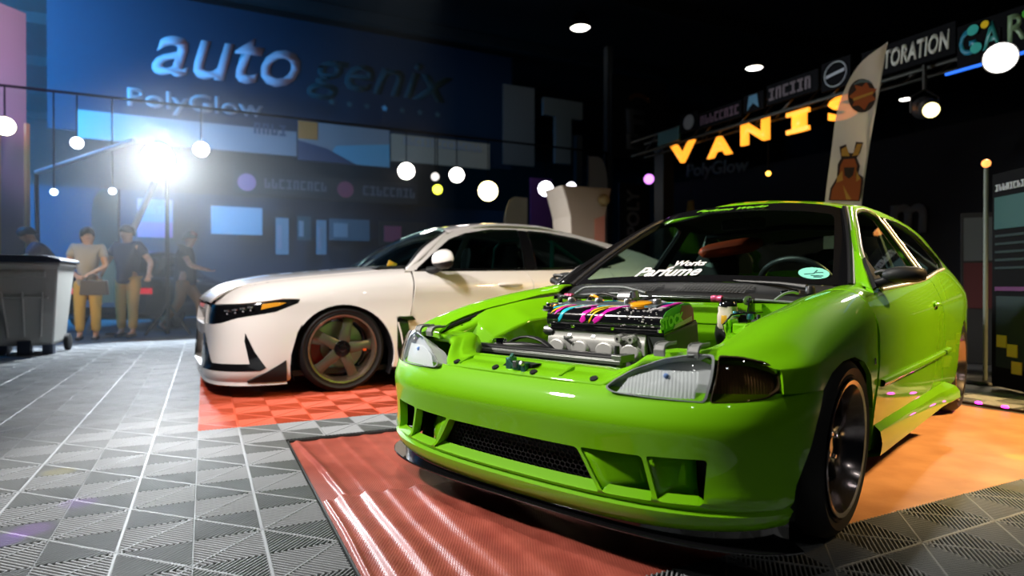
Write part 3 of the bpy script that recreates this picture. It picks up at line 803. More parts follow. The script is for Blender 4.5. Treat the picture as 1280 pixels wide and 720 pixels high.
# --- wheels
LIPG = mat('polished wheel lip', (.30, .27, .28), .16, .95)
for sg in (1, -1):
    wheel(G, (.045, sg * .728, .284), sg, .287, .212, .20, 'six', GUN, LIPG, 0, -2, True)
    wheel(G, (-2.545, sg * .700, .284), sg, .287, .212, .20, 'six', GUN, LIPG, 0, -1.5, True)
# ================================================================== engine bay of the green car
# upper front panel with the catch, between the lamps
UP = []
for i in range(29):
    y = -.60 + i * (1.20 / 28)
    e = FB(s_of_y(y, .826), .43)
    k = min(1, max(0, (abs(y) - .33) / .2)); k = k * k * (3 - 2 * k)
    k2 = min(1, max(0, (abs(y) - .345) / .09)); k2 = k2 * k2 * (3 - 2 * k2); ex = e.x - .092 * k2
    UP.append([(ex + .004 * (1 - k2), y, .492 + .07 * k2), (ex - .004, y, .502 + .075 * k2), (ex - .022, y, .512 + .074 * k2), (ex - .045, y, .517 + .070 * k2), (ex - .065, y, .522 + .066 * k2), (ex - .072, y, .530 + .060 * k2), (max(.40, ex - .14), y, .530 + .060 * k2), (max(.385, ex - .17), y, .500 + .03 * k2)])
Cu = [[r[j] for r in UP] for j in range(8)]
up = loft('upper_front_panel', Cu, 29, 22, GREEN, G, thick=.004, ang=50)
# stamped ribs, holes and the bonnet catch
for y in (-.28, .18): 
    q = FB(s_of_y(y), .43); MB().tube([(q.x - .008, y, .505), (q.x - .055, y + .004, .521), (q.x - .082, y + .006, .526)], [.006, .009, .007], 8).build('stamped_rib', GREEN, up)
for y, dx, dz in ((-.30, .012, .509), (-.10, .010, .507), (.07, .010, .507), (.30, .014, .5085)):
    q = FB(s_of_y(y), .43); MB().lathe([(0, .0015), (.012, .0015), (.013, -.002)], 16, frame((q.x - dx, y, dz + .002), (0, 1, 0), z=(.45, 0, .9))).build('panel_hole', SATINB, up)
TEAL = mat('zinc plated catch', (.10, .30, .25), .28, .8)
cm = MB(); cm.prism([(-.10, .505), (.035, .506), (.055, .528), (-.055, .530)], .598, .640, 'x'); cm.build('catch_recess', SATINB, up, smooth=False)
cb = MB(); cb.box((.625, -.055, .500), (.655, -.030, .545)); cb.box((.620, -.02, .508), (.662, .012, .526)); cb.bar((.65, -.05, .54), (.65, -.015, .512), .012); cb.box((.63, .016, .502), (.66, .036, .532)); cb.bar((.655, -.03, .545), (.64, -.035, .555), .012)
co = cb.build('bonnet_catch', TEAL, up, smooth=False); bevel(co, .003, 2)
cn = MB(); cn.box((.640, -.012, .516), (.668, .004, .538)); cn.lathe([(0, .012), (.008, .012), (.009, 0)], 12, frame((.66, .026, .53), (0, 1, 0), z=(1, 0, .4))); bevel(cn.build('catch_lever', STEEL, up, smooth=False), .002, 2)
# inner wings: from the hood edge down to the chassis rails
bay = []
for mr in (False, True):
    sg = -1 if mr else 1
    xs = [.54 - i * (.87 / 22) for i in range(23)]
    A = [[(x, .612, zI(x) - .045) for x in xs], [(x, .600, zI(x) - .030) for x in xs], [(x, .580, zI(x) - .032) for x in xs], [(x, .566, zI(x) - .040) for x in xs], [(x, .558, zI(x) - .13) for x in xs], [(x, .54, .42) for x in xs], [(x, .46, .36) for x in xs], [(x, .44, .20) for x in xs]]
    iw = loft('inner_wing', A, 23, 26, GREEN, G, mirror=mr, flip=True, thick=.004, ang=50)
    for x in (.36, .12, -.12, -.28):
        MB().lathe([(0, .006), (.005, .006), (.0055, .002), (.009, .001), (.009, -.002)], 10, Matrix.Translation((x, sg * .588, zI(x) - .031))).build('wing_bolt', CHROME, iw)
    MB().tube([(x, sg * .606, zI(x) - .016) for x in xs], .007, 8).build('wing_gap_shade', SATINB, iw)  # dark tube stands in for the shade in the gap below the fender edge
    # suspension tower, a broad box with a sloping front and a domed top
    T = [[(.37, .60, .58), (.37, .55, .53), (.36, .50, .49), (.36, .48, .40)],
         [(.29, .60, .640), (.29, .53, .600), (.28, .475, .560), (.28, .46, .42)],
         [(.20, .60, .676), (.19, .53, .635), (.18, .455, .600), (.18, .44, .42)],
         [(.09, .60, .692), (.08, .53, .668), (.08, .445, .630), (.08, .43, .42)],
         [(-.05, .60, .712), (-.05, .53, .676), (-.05, .440, .640), (-.05, .43, .42)],
         [(-.33, .60, .735), (-.33, .53, .685), (-.33, .440, .648), (-.33, .43, .42)]]
    if not mr: T = [[(x, y + .02 if y < .5 else y, z - .012) for x, y, z in r] for r in T]
    vs = []; fs = []; K = 6
    rows = []
    for r in T:
        q = []
        for a, b in zip(r, r[1:]): q += [Vector(a).lerp(Vector(b), k / K) for k in range(K)]
        rows.append(q + [Vector(r[-1])])
    nn = len(rows[0]); big = []
    for a, b in zip(rows, rows[1:]):
        for k in range(4): big.append([p.lerp(q, k / 4) for p, q in zip(a, b)])
    big.append(rows[-1])
    vs = [(p.x, -p.y if mr else p.y, p.z) for r in big for p in r]
    fs = [(i * nn + j, i * nn + j + 1, i * nn + nn + j + 1, i * nn + nn + j) for i in range(len(big) - 1) for j in range(nn - 1)]
    tw = mk('suspension_tower', vs, fs, GREEN, G, True, 15, None, True); bevel(tw, .008, 3, 14)
    tm = MB(); M0 = Matrix.Translation((-.14, sg * .525, .668 if mr else .656))
    tm.lathe([(0, .016), (.022, .016), (.026, .012), (.026, .004), (.062, .003), (.066, -.004)], 28, M0)
    for a in (20, 140, 260): tm.lathe([(0, .020), (.007, .020), (.0075, .003)], 6, M0 @ Matrix.Translation((.046 * math.cos(R(a)), .046 * math.sin(R(a)), 0)))
    tm.build('damper_top', SATINB, tw)
# firewall, bulkhead shelf and scuttle
fw = [[(-.335, y, z) for y in [-.60 + i * .1 for i in range(13)]] for z in (.30, .45, .58, .66, .715)] + [[(-.345, y, .722) for y in [-.60 + i * .1 for i in range(13)]], [(-.39, y, .726) for y in [-.60 + i * .1 for i in range(13)]]]
fwo = loft('firewall', fw, 13, 16, GREEN, G, flip=True, ang=50)
for y0, y1, z0, z1 in ((-.42, -.12, .63, .70), (.02, .30, .62, .70)):
    bo = MB().box((-.340, y0, z0), (-.328, y1, z1)).build('firewall_stamping', GREEN, fwo, smooth=False); bevel(bo, .008, 3)
MB().prism([(.44, -.45), (.44, .45), (-.34, .45), (-.34, -.45)], .20, .22, 'z').build('undertray', SATINB, G, smooth=False)
scz = lambda y: -.026 * (abs(y) / .66) ** 2
# scuttle panel in front of the screen
ys = [-.665 + i * (1.33 / 40) for i in range(41)]
def base_x(y):
    best = min(spline(full(WB_), 60), key=lambda p: abs(p.y - y)); return best.x, best.z
P = []
for y in ys:
    bx_, bz_ = base_x(y)
    lowp = .0
    if -.56 < y < -.10: lowp = .014 * min(1, (y + .56) / .10, (-.10 - y) / .10)
    P.append([(-.352 + .03 * (1 - (y / .66) ** 2) - .01, y, .722 + scz(y)), (-.350 + .03 * (1 - (y / .66) ** 2), y, .734 + scz(y) + lowp), (-.358 + .03 * (1 - (y / .66) ** 2), y, .742 + scz(y) + lowp), (-.375 + .02 * (1 - (y / .66) ** 2), y, .747 + scz(y) + lowp * .6), ((bx_ - .37) / 2, y, .766 + scz(y)), (bx_ + .006, y, bz_ - .006), (bx_ - .01, y, bz_ - .004)])
sc_ = loft('scuttle_panel', [[p[j] for p in P] for j in range(7)], 41, 20, BLACKP, G, thick=.003, ang=50)
MB().tube([(p[1][0] + .002, p[1][1], p[1][2] + .002) for p in P[1:-1]], .0052, 8).build('scuttle_seal', mat('grey rubber edge', (.16, .18, .18), .35), sc_)
MB().tube(spline([(-.325, -.50, .742), (-.327, -.455, .768), (-.330, -.43, .774), (-.332, -.32, .776), (-.330, -.22, .774), (-.326, -.17, .765), (-.322, -.10, .750)], 30), .0065, 10).build('raised_edge', mat('grey rubber edge', (.16, .18, .18), .35), sc_)
# its two perforated fields
for y0, y1 in ((-.36, -.06), (.01, .36)):
    pf = MB()
    for r in range(5):
        y = y0 + .008 * (r % 2) + r * .010
        while y < y1 - (4 - r) * .004:
            bx_, bz_ = base_x(y); t = .18 + r * .14
            x = (bx_ + .006) * t + (-.372 + .02 * (1 - (y / .66) ** 2)) * (1 - t) ; z = (bz_ - .006) * t + (.749 + scz(y)) * (1 - t) + .0035
            pf.lathe([(0, .0), (.0042, .0), (.0052, .0012), (.0062, 0)], 6, frame((x, y, z), (0, 1, 0), z=(.35, 0, .93))); y += .016
    pf.build('perforated_field', DARKGREY, sc_, fix=False)
for y0, x0, y1, x1 in ((.60, -.43, .18, -.455),):
    w = MB().tube([(-.43, .56, .778), (-.445, .45, .792), (-.455, .25, .804), (-.452, .05, .810)], [.012, .009, .006, .004], 8); w.lathe([(0, .03), (.014, .03), (.018, .02), (.02, 0)], 16, Matrix.Translation((-.425, .575, .752))); w.build('wiper_arm', SATINB, sc_)
nz = MB().box((-.42, .50, .752), (-.40, .54, .765)); nz.bar((-.40, .47, .756), (-.415, .53, .764), .012); bevel(nz.build('washer_nozzle', CHROME, sc_, smooth=False), .002, 2)
# strut brace across the bay
PINK = mat('pink anodised fitting', (.75, .12, .25), .3, .5)
br = MB().tube([(-.285, -.575, .722), (-.275, -.50, .730), (-.268, 0, .734), (-.275, .37, .728)], .0085, 10); bro = br.build('strut_brace', mat('dark chrome bar', (.12, .14, .13), .15, .9), G)
for y0 in (-.50, .262):
    MB().lathe([(.0, -.022), (.0135, -.022), (.014, -.006), (.011, 0), (.014, .006), (.0135, .022), (0, .022)], 16, frame((-.272, y0, .7305), (1, 0, 0), z=(0, 1, 0))).build('brace_collar', PINK, bro)
for y0, s_ in ((-.565, -1), (.385, 1)):
    e = MB(); e.lathe([(.007, -.010), (.018, -.010), (.019, 0), (.018, .010), (.007, .010)], 20, frame((-.28, y0, .724), (1, 0, 0), z=(.8, .6 * s_, 0)), closed=True); e.build('rod_end', STEEL, bro)
    bp = MB().prism([(-.31, .735), (-.26, .735), (-.235, .66), (-.25, .62), (-.31, .62)], y0 + .012 * s_, y0 + .018 * s_, 'y'); bp.box((-.31, min(y0, y0 + .05 * s_), .675), (-.235, max(y0, y0 + .05 * s_), .681)); bevel(bp.build('brace_bracket', GLOSSB, bro, smooth=False), .0015, 2)
# --- radiator
rad = empty('radiator'); rad.parent = G
rb = MB(); rb.prism([(.322, .530), (.326, .540), (.336, .546), (.376, .548), (.386, .542), (.388, .526), (.322, .526)], -.565, .185, 'y'); bevel(rb.build('top_tank', SATINB, rad, smooth=False), .004, 2)
rc = MB().box((.315, -.575, .22), (.375, .20, .528)); rc.build('core', mat('radiator core', (.10, .105, .10), .6, .4), rad, smooth=False)
re_ = MB().box((.372, -.59, .516), (.392, .225, .530)); re_.box((.30, .186, .522), (.388, .226, .548)); re_.bar((.386, -.58, .531), (.386, .20, .531), .006); bevel(re_.build('radiator_frame', mat('worn aluminium edge', (.22, .23, .22), .35, .7), rad, smooth=False), .002, 2)
for y in (-.545, .185): MB().lathe([(0, .038), (.009, .038), (.010, .01), (.014, .008), (.014, 0)], 12, Matrix.Translation((.350, y, .538))).build('mount_pin', SATINB, rad)
MB().lathe([(0, .034), (.020, .034), (.030, .030), (.032, .018), (.024, .014), (.024, 0)], 24, Matrix.Translation((.325, -.40, .536))).build('radiator_cap', CHROME, rad)
MB().tube([(.325, -.37, .540), (.32, -.28, .545), (.29, -.20, .540), (.24, -.16, .50)], .015, 10).build('radiator_hose', SATINB, rad)
fan = MB().box((.26, -.55, .25), (.30, .15, .50)); fan.lathe([(.19, 0), (.20, .0), (.20, .03), (.19, .03)], 32, frame((.24, -.3, .38), (0, 1, 0), z=(1, 0, 0)), closed=True); bevel(fan.build('fan_shroud', SATINB, rad, smooth=False), .006, 2)

# --- engine (transverse, leaning back a little)
EN = empty('engine'); EN.parent = G; EN.rotation_euler = (0, R(9), 0); EN.location = (.030, -.025, .627)
ENB = mat('valve cover paint', (.006, .006, .008), .15, 0, .9)
n_, l_, b_ = nodes(ENB)
PA, CY, MG, YL, OR = (mat('neon ' + n, c, .3, 0, .6) for n, c in (('pale silver', (.55, .50, .52)), ('cyan', (.02, .50, .65)), ('magenta', (.72, .01, .40)), ('yellow', (.80, .52, .01)), ('orange', (.85, .36, .01))))
# profile of the cover in x,z (front to back)
cp = [(.118, .002), (.122, .018), (.120, .045), (.111, .064), (.090, .076), (.045, .082), (-.045, .083), (-.085, .078), (-.108, .066), (-.118, .045), (-.121, .016), (-.118, .002)]
def cover(y): return [(x, y, z) for x, z in cp]
YA, YB = -.262, .275
vc = loft('valve_cover', [cover(y) for y in (YA, YA + .004, -.1, .1, YB - .004, YB)], 34, 14, ENB, EN, ang=45)
MB().prism(cp, YA - .0005, YA + .001, 'y').build('cover_end', ENB, vc, smooth=False)
sideG = mat('green printed side', (.03, .28, .02), .35, 0, .6)
MB().prism([(x * .985, z) for x, z in cp], YB - .001, YB + .003, 'y').build('cover_side', sideG, vc, smooth=False)
MB().prism([(-.117, .004), (-.117, .05), (-.09, .07), (-.03, .078), (.0, .04), (-.01, .004)], YB + .002, YB + .0042, 'y').build('side_print', mat('maroon print', (.22, .05, .05), .4), vc, smooth=False)
text('side_lettering', 'STOCK', .052, mat('pale green print', (.30, .62, .12), .4), frame((.055, YB + .004, .034), (-1, 0, -.03), y=(0, 0, 1)), vc, .0008, .003, 0, 1.0)
lb = MB()
for k in range(3): lb.bar((.05 - k * .006, YB + .0045, .006 + k * .004), (-.10, YB + .0045, .010 + k * .006), .004, .001, up=(0, 1, 0))
lb.build('side_stripe', PA, vc, smooth=False)
fl_ = MB().prism([(.128, -.006), (.128, .004), (-.128, .004), (-.128, -.006)], YA - .008, YB + .008, 'y'); bevel(fl_.build('cover_flange', GLOSSB, vc, smooth=False), .002, 2)
# drips and splashes of paint that run over the cover, and its bolts
_cs = spline([(x, 0, z) for x, z in cp], 61)
def on_cover(y, t):
    i = min(59, max(0, int(t * 60))); p = _cs[i].lerp(_cs[i + 1], t * 60 - i); q = (_cs[i + 1] - _cs[i]).normalized()
    n = Vector((q.z, 0, -q.x)); n = -n if n.z < 0 and abs(n.z) > .2 or (abs(n.z) <= .2 and n.x * p.x < 0) else n
    return Vector((p.x, y, p.z)) + n * .0014
def drip(y0, dy, w, t0, t1, m, seed):
    rnd = random.Random(seed); v = []; f = []; N = 22
    for i in range(N):
        k = i / (N - 1); t = t0 + (t1 - t0) * k; ww = w * (.55 + .6 * abs(math.sin(k * 7 + seed))) * (1 if k > .06 else .4)
        yc = y0 + dy * k + .004 * math.sin(k * 9 + seed)
        for j in (-1, -.4, .4, 1): v.append(on_cover(yc + j * ww, t))
    for i in range(N - 1):
        for j in range(3): f.append((i * 4 + j, i * 4 + j + 1, i * 4 + 5 + j, i * 4 + 4 + j))
    o = mk('paint_drip', v, f, m, vc, fix=True); s = o.modifiers.new('thick', 'SOLIDIFY'); s.thickness = .0016; s.offset = 0
for i, (y0, dy, w, t0, t1, m) in enumerate([(-.285, .10, .007, .16, .62, YL), (-.262, .11, .008, .15, .66, MG), (-.235, .11, .013, .07, .55, CY), (-.285, .05, .010, .24, .46, CY), (-.20, .10, .006, .27, .58, YL), (-.150, .06, .018, .27, .44, PA), (-.12, .10, .011, .30, .62, MG), (-.100, .04, .013, .07, .30, MG), (-.062, .10, .006, .07, .44, YL), (-.055, .11, .009, .18, .60, YL), (-.02, .10, .016, .07, .42, MG), (-.04, .12, .013, .34, .66, CY), (.02, .10, .010, .30, .7, PA), (.06, .06, .012, .42, .74, MG), (.16, .08, .014, .40, .70, CY), (.235, .02, .012, .34, .72, MG), (.22, .03, .014, .30, .40, PA), (-.25, .08, .010, .45, .8, PA), (-.15, .10, .012, .46, .8, CY), (0, .1, .010, .5, .85, MG), (.10, .06, .02, .46, .52, PA)]):
    drip(y0 * (.86 if y0 < 0 else 1), dy, w, t0, t1, m, i)
sv = MB(); rn = random.Random(5)
for k in range(46):
    y = .08 + rn.random() * .17; t = .06 + rn.random() * .26
    p = on_cover(y, t); sv.ball(p, (.0015 + rn.random() * .002, .002 + rn.random() * .007, .0012 + rn.random() * .0022), 6)
sv.build('paint_splash', PA, vc)
MB().lathe([(0, .012), (.034, .012), (.042, .008), (.044, 0)], 32, Matrix.Translation((.005, .125, .083))).build('oil_filler_cap', OR, vc)
for y in (YA + .01, -.13, .06, YB - .012):
    for x in (.112,): MB().lathe([(0, .012), (.008, .012), (.009, .0)], 8, Matrix.Translation((x + .008, y, .006))).build('cover_bolt', CHROME, vc)
ct = MB().box((-.036, -.26, .082), (.036, .21, .0865)); bevel(ct.build('plug_cover', mat('grey coil plate', (.10, .13, .14), .35, .4), vc, smooth=False), .004, 2)
for y in (-.22, -.08, .06, .19): MB().lathe([(0, .022), (.012, .022), (.016, .016), (.017, 0)], 14, Matrix.Translation((-.005, y, .085))).build('plug_cap', STEEL, vc)
# cylinder head with exhaust ports, block below, cam belt cover at the far end
hd = MB()
pr = [(.122, -.004), (.122, -.02), (.130, -.032), (.136, -.05), (.138, -.085), (.126, -.10), (.118, -.17), (-.12, -.17), (-.12, 0)]
hd.prism(pr, -.258, .205, 'y')
for y in (-.205, -.09, .03, .145):
    hd.lathe([(0, .018), (.034, .018), (.040, .010), (.046, -.02)], 20, frame((.134, y, -.075), (0, 1, 0), z=(1, 0, .25)) @ Matrix.Diagonal((1.1, .85, 1, 1)))
for y in (-.148, -.03, .088): hd.prism([(.110, -.004), (.131, -.03), (.120, -.055), (.108, -.05)], y - .012, y + .012, 'y')
hdo = hd.build('cylinder_head', ALU, EN, ang=40); bevel(hdo, .003, 2)
for y in (.10, .155): MB().lathe([(.006, .014), (.014, .014), (.016, .010), (.016, -.02)], 18, frame((.140, y, -.022), (0, 1, 0), z=(1, 0, .1))).build('lifting_boss', ALU, hdo)
MB().bar((.142, .10, -.02), (.142, .155, -.02), .016, .010).build('boss_bridge', ALU, hdo)
hk = MB().tube([(.135, -.165, -.03), (.150, -.155, -.034), (.152, -.115, -.028)], .005, 8); hk.bar((.15, -.15, -.034), (.152, -.12, -.05), .008); hk.build('lifting_hook', STEEL, hdo)
MB().box((-.13, -.29, -.38), (.10, .24, -.168)).build('engine_block', DARKGREY, EN, smooth=False)
tb = MB().prism([(.124, .0), (.118, -.22), (-.128, -.22), (-.134, .0)], .208, YB + .012, 'y'); tbo = tb.build('timing_cover', DARKGREY, EN, smooth=False); bevel(tbo, .010, 3)
MB().tube([(.12, .215, -.01), (.125, .24, -.10), (.12, .215, -.2)], .006, 8).build('cover_rib', SATINB, tbo)
ds = MB().lathe([(0, .05), (.030, .05), (.036, .04), (.04, .0)], 20, frame((-.02, YA - .005, .03), (1, 0, 0), z=(0, -1, 0))); ds.build('distributor_cap', SATINB, EN)
MB().lathe([(0, .012), (.016, .012), (.022, .0), (.022, -.03)], 16, frame((.12, YA - .006, -.01), (1, 0, 0), z=(.3, -1, .3))).build('sensor', STEEL, EN)
# intake side behind the engine
im = MB()
for y in (-.22, -.08, .06, .19): im.tube([(-.12, y, -.02), (-.17, y, .01), (-.22, y, .005)], .024, 10)
im.tube([(-.225, -.27, .0), (-.225, .14, .0)], .042, 14)
im.build('intake_manifold', ALU, EN)
fr_ = MB().tube([(-.150, -.26, .058), (-.150, .02, .058)], .009, 10); fr_.build('fuel_rail', mat('gold anodised rail', (.75, .55, .03), .25, .7), EN)
for y in (-.23, -.17, -.10, -.04): MB().lathe([(0, .05), (.008, .05), (.011, .02), (.009, -.01)], 10, Matrix.Translation((-.148, y, .034))).build('injector', SATINB, EN)
tbd = MB().lathe([(.026, -.03), (.036, -.03), (.038, .0), (.036, .03), (.026, .03)], 20, frame((-.19, -.06, .072), (1, 0, 0), z=(0, 1, 0)), closed=True); tbd.box((-.22, -.09, .066), (-.17, -.02, .081)); tbd.lathe([(0, .03), (.016, .03), (.018, 0)], 12, Matrix.Translation((-.185, -.02, .078))); tbd.build('throttle_body', STEEL, EN)
for k, (p0, p1, p2, r, c) in enumerate([((-.20, -.27, .06), (-.16, -.22, .088), (-.13, -.14, .066), .006, OR), ((-.22, -.30, .05), (-.2, -.2, .09), (-.2, -.10, .07), .008, SATINB), ((-.18, .0, .06), (-.2, .05, .075), (-.22, .10, .04), .008, SATINB), ((-.16, .04, .06), (-.15, .1, .075), (-.13, .18, .06), .005, STEEL)]):
    MB().tube(spline([p0, p1, p2], 12), r, 8).build('bay_hose', c, EN)
# --- things bolted in the bay
rsv = MB(); M0 = Matrix.Translation((-.262, .312, .0))
for (z0, z1, s0, s1) in ((.610, .618, .030, .036), (.618, .665, .036, .037), (.665, .678, .037, .033), (.678, .700, .033, .034)):
    vs = [Vector((s * math.copysign(abs(math.cos(a)) ** .7, math.cos(a)), 1.05 * s * math.copysign(abs(math.sin(a)) ** .7, math.sin(a)), z)) for z, s in ((z0, s0), (z1, s1)) for a in [2 * math.pi * i / 24 for i in range(24)]]
    rsv.add([M0 @ v for v in vs], [(i, (i + 1) % 24, 24 + (i + 1) % 24, 24 + i) for i in range(24)])
rs_ = rsv.build('fluid_reservoir', mat('milky reservoir plastic', (.62, .56, .44), .4, 0, .2), G)
MB().lathe([(.0, .022), (.030, .022), (.035, .016), (.036, 0)], 24, Matrix.Translation((-.262, .312, .698))).build('reservoir_cap', GLOSSB, rs_)
MB().lathe([(.0375, .0), (.038, .001), (.038, .034), (.0375, .035)], 24, Matrix.Translation((-.262, .312, .630)) @ Matrix.Diagonal((1, 1.04, 1, 1))).build('fluid_band', mat('yellow fluid', (.62, .36, .02), .3), rs_)
mc = MB().lathe([(0, .09), (.013, .09), (.016, .08), (.017, 0)], 14, frame((-.33, .312, .60), (0, 1, 0), z=(1, 0, .1))); mc.build('master_cylinder', ALU, rs_)
bo = MB().lathe([(0, .03), (.05, .03), (.085, .02), (.10, .0), (.10, -.02)], 28, frame((-.318, .33, .585), (0, 1, 0), z=(1, 0, 0))); bo.build('brake_servo', SATINB, G)
rl = MB().box((.02, .455, .585), (.09, .475, .668)); rl.box((.00, .478, .59), (.085, .545, .655)); rlo = rl.build('relay_bracket', GREEN, G, smooth=False); bevel(rlo, .006, 2)
MB().tube([(.08, .46, .60), (.10, .455, .65), (.07, .47, .682), (.03, .50, .688)], .004, 8).build('bracket_rim', CHROME, rlo)
for y, z in ((.47, .676), (.52, .668)): MB().lathe([(0, .018), (.010, .018), (.012, .010), (.012, 0)], 12, Matrix.Translation((.03, y, z))).build('pipe_nut', mat('blue fitting', (.05, .2, .25), .3, .8), rlo)
pw = MB().tube(spline([(-.02, .585, .735), (-.06, .60, .755), (-.10, .615, .762), (-.13, .625, .757)], 12), .0045, 8); pw.build('washer_pipe', mat('grey tube', (.30, .36, .32), .3), G)
cc = MB().box((-.30, -.60, .60), (-.20, -.42, .70)); cc.box((-.25, -.545, .66), (-.17, -.47, .70)); cco = cc.build('bay_canister', SATINB, G, smooth=False); bevel(cco, .012, 3)
for k, (x, y, z, c) in enumerate(((-.17, -.50, .665, OR), (-.16, -.46, .672, STEEL), (-.20, -.44, .70, YL), (-.15, -.53, .672, CHROME), (-.22, -.40, .69, SATINB))):
    MB().lathe([(0, .028), (.010, .028), (.014, .02), (.014, 0)], 12, Matrix.Translation((x, y, z))).build('canister_fitting', c, cco)
MB().tube(spline([(-.2, -.5, .70), (-.16, -.45, .73), (-.2, -.40, .71), (-.26, -.36, .66)], 14), .010, 8).build('canister_hose', SATINB, cco)
# --- cabin
cab = MB().prism([(-.50, .20), (-.50, .74), (-.62, .77), (-.80, .62), (-.88, .35), (-.90, .20)], -.72, .72, 'y'); dash = cab.build('dashboard', SATINB, G, smooth=False); bevel(dash, .03, 3)
hdn = MB(); Cc = [(-.62, .765), (-.70, .80), (-.80, .80), (-.86, .77), (-.86, .70)]
hdn.prism(Cc, .18, .55, 'y'); bevel(hdn.build('instrument_hood', SATINB, dash, smooth=False), .02, 3)
sw = MB(); Ms = frame((-.93, .36, .755), (0, 1, 0), z=(-.86, 0, .5))
N = 40; sw.tube([Ms @ Vector((.175 * math.cos(2 * math.pi * i / N), .175 * math.sin(2 * math.pi * i / N), 0)) for i in range(N)], .016, 10, closed=True)
for a in (200, 340, 90): sw.bar(Ms @ Vector((.03 * math.cos(R(a)), .03 * math.sin(R(a)), -.02)), Ms @ Vector((.17 * math.cos(R(a)), .17 * math.sin(R(a)), 0)), .03, .012)
sw.lathe([(0, .01), (.05, .008), (.055, -.02)], 20, Ms); sw.build('steering_wheel', SATINB, G)
SEATG = mat('seat side cloth', (.02, .055, .055), .8)
for y0 in (.36, -.36):
    st = empty('seat'); st.parent = G; st.location = (-1.28, y0, .22)
    cu = loft('seat_cushion', [[(x, y, z) for x in (.28, .25, 0, -.22)] for y, z in ((-.25, .02), (-.25, .13), (-.19, .16), (-.1, .12), (.1, .12), (.19, .16), (.25, .13), (.25, .02))], 10, 22, CLOTHB, st)
    bk_ = []
    for z, w, xo in ((.08, .24, -.18), (.25, .25, -.23), (.40, .24, -.27), (.52, .18, -.30), (.57, .12, -.31)):
        bk_.append([(xo - .10, -w, z), (xo + .02, -w, z), (xo + .07, -w * .8, z), (xo + .02, -w * .45, z), (xo + .02, w * .45, z), (xo + .07, w * .8, z), (xo + .02, w, z), (xo - .10, w, z)])
    loft('seat_back', bk_, 30, 12, CLOTHB, st, closed=True, caps=True)
    hr = []
    for z, k in ((.59, .7), (.61, .95), (.68, 1.0), (.74, .9), (.765, .6)):
        hr.append([(-.37 - .02, -.13 * k, z), (-.30, -.12 * k, z), (-.285, 0, z), (-.30, .12 * k, z), (-.37 - .02, .13 * k, z), (-.41, 0, z)])
    loft('headrest', hr, 24, 10, CLOTHB, st, closed=True, caps=True)
    MB().lathe([(0, .003), (.045, .002), (.048, -.002)], 24, frame((-.284, 0, .69), (0, 1, 0), z=(1, 0, .1)) @ Matrix.Diagonal((1, .32, 1, 1))).build('headrest_emblem', mat('grey green stitching', (.10, .16, .15), .5), st)
rp = []
for y, k in ((-.30, .3), (-.27, .8), (-.20, 1), (-.08, 1.05), (.02, .95), (.08, .5)):
    rp.append([(-1.50 + .07 * k * math.cos(a), y - .11, .985 + (.12 * (y + .3)) + .045 * k * math.sin(a)) for a in [2 * math.pi * i / 8 for i in range(8)]])
loft('red_roll', rp, 20, 14, mat('orange red fabric', (.95, .09, .012), .6), G, closed=True, caps=True)
MB().tube([(-1.72, -.62, .22), (-1.78, -.60, .80), (-1.80, -.50, 1.10), (-1.80, 0, 1.14), (-1.80, .50, 1.10), (-1.78, .60, .80), (-1.72, .62, .22)], .02, 10).build('roll_bar', mat('dark roll bar', (.01, .02, .02), .4), G)
mrr = MB().prism([(-.12, -.03), (.12, -.03), (.125, .02), (.10, .035), (-.10, .035), (-.125, .02)], .0, .02, 'x', M=Matrix.Translation((-1.18, 0, 1.115))); mrr.bar((-1.17, 0, 1.14), (-1.10, 0, 1.185), .02); bevel(mrr.build('inside_mirror', SATINB, G, smooth=False), .008, 2)
MB().box((-2.6, -.62, .22), (-2.0, .62, .62)).build('rear_bench', CLOTHB, G, smooth=False)
MB().box((-2.05, -.70, .19), (-.45, .70, .215)).build('cabin_carpet', CLOTHB, G, smooth=False)
for sgn in (1, -1):
    MB().prism([(-.50, .22), (-.55, .74), (-1.0, .755), (-1.6, .79), (-2.4, .84), (-2.4, .22)], sgn * .735, sgn * .750, 'y').build('door_card', SATINB, G, smooth=False)
# ================================================================== floor
TG = mat('grey ribbed tile', (.26, .275, .29), .55, spec=.3)
TR = mat('orange red ribbed tile', (.58, .085, .035), .6)
TD = mat('dark gap under the tiles', (.012, .013, .014), .8)
FARF = mat('grey floor beyond the tiles', (.16, .165, .17), .4)
V0, U0, CS = -.0356, 2.353, .20
def floor_slab(name, v0, v1, u0, u1, z0, z1, m):
    P = [hall(v0, u0, z0), hall(v1, u0, z0), hall(v1, u1, z0), hall(v0, u1, z0), hall(v0, u0, z1), hall(v1, u0, z1), hall(v1, u1, z1), hall(v0, u1, z1)]
    return mk(name, P, [(0, 3, 2, 1), (4, 5, 6, 7), (0, 1, 5, 4), (1, 2, 6, 5), (2, 3, 7, 6), (3, 0, 4, 7)], m, None, False)
fl0 = floor_slab('floor', -16, 26, -3, 34, -.20, -.020, TD); tag(fl0, 'dark concrete under the show floor', 'floor', kind='structure')
CELLS = []
def carpet(v, u): return .378 < v < 4.49 and 1.352 < u < 3.315
def red(v, u): return -.04 < v < 3.6 and 3.75 < u < 7.7
MBg, MBr = MB(), MB()
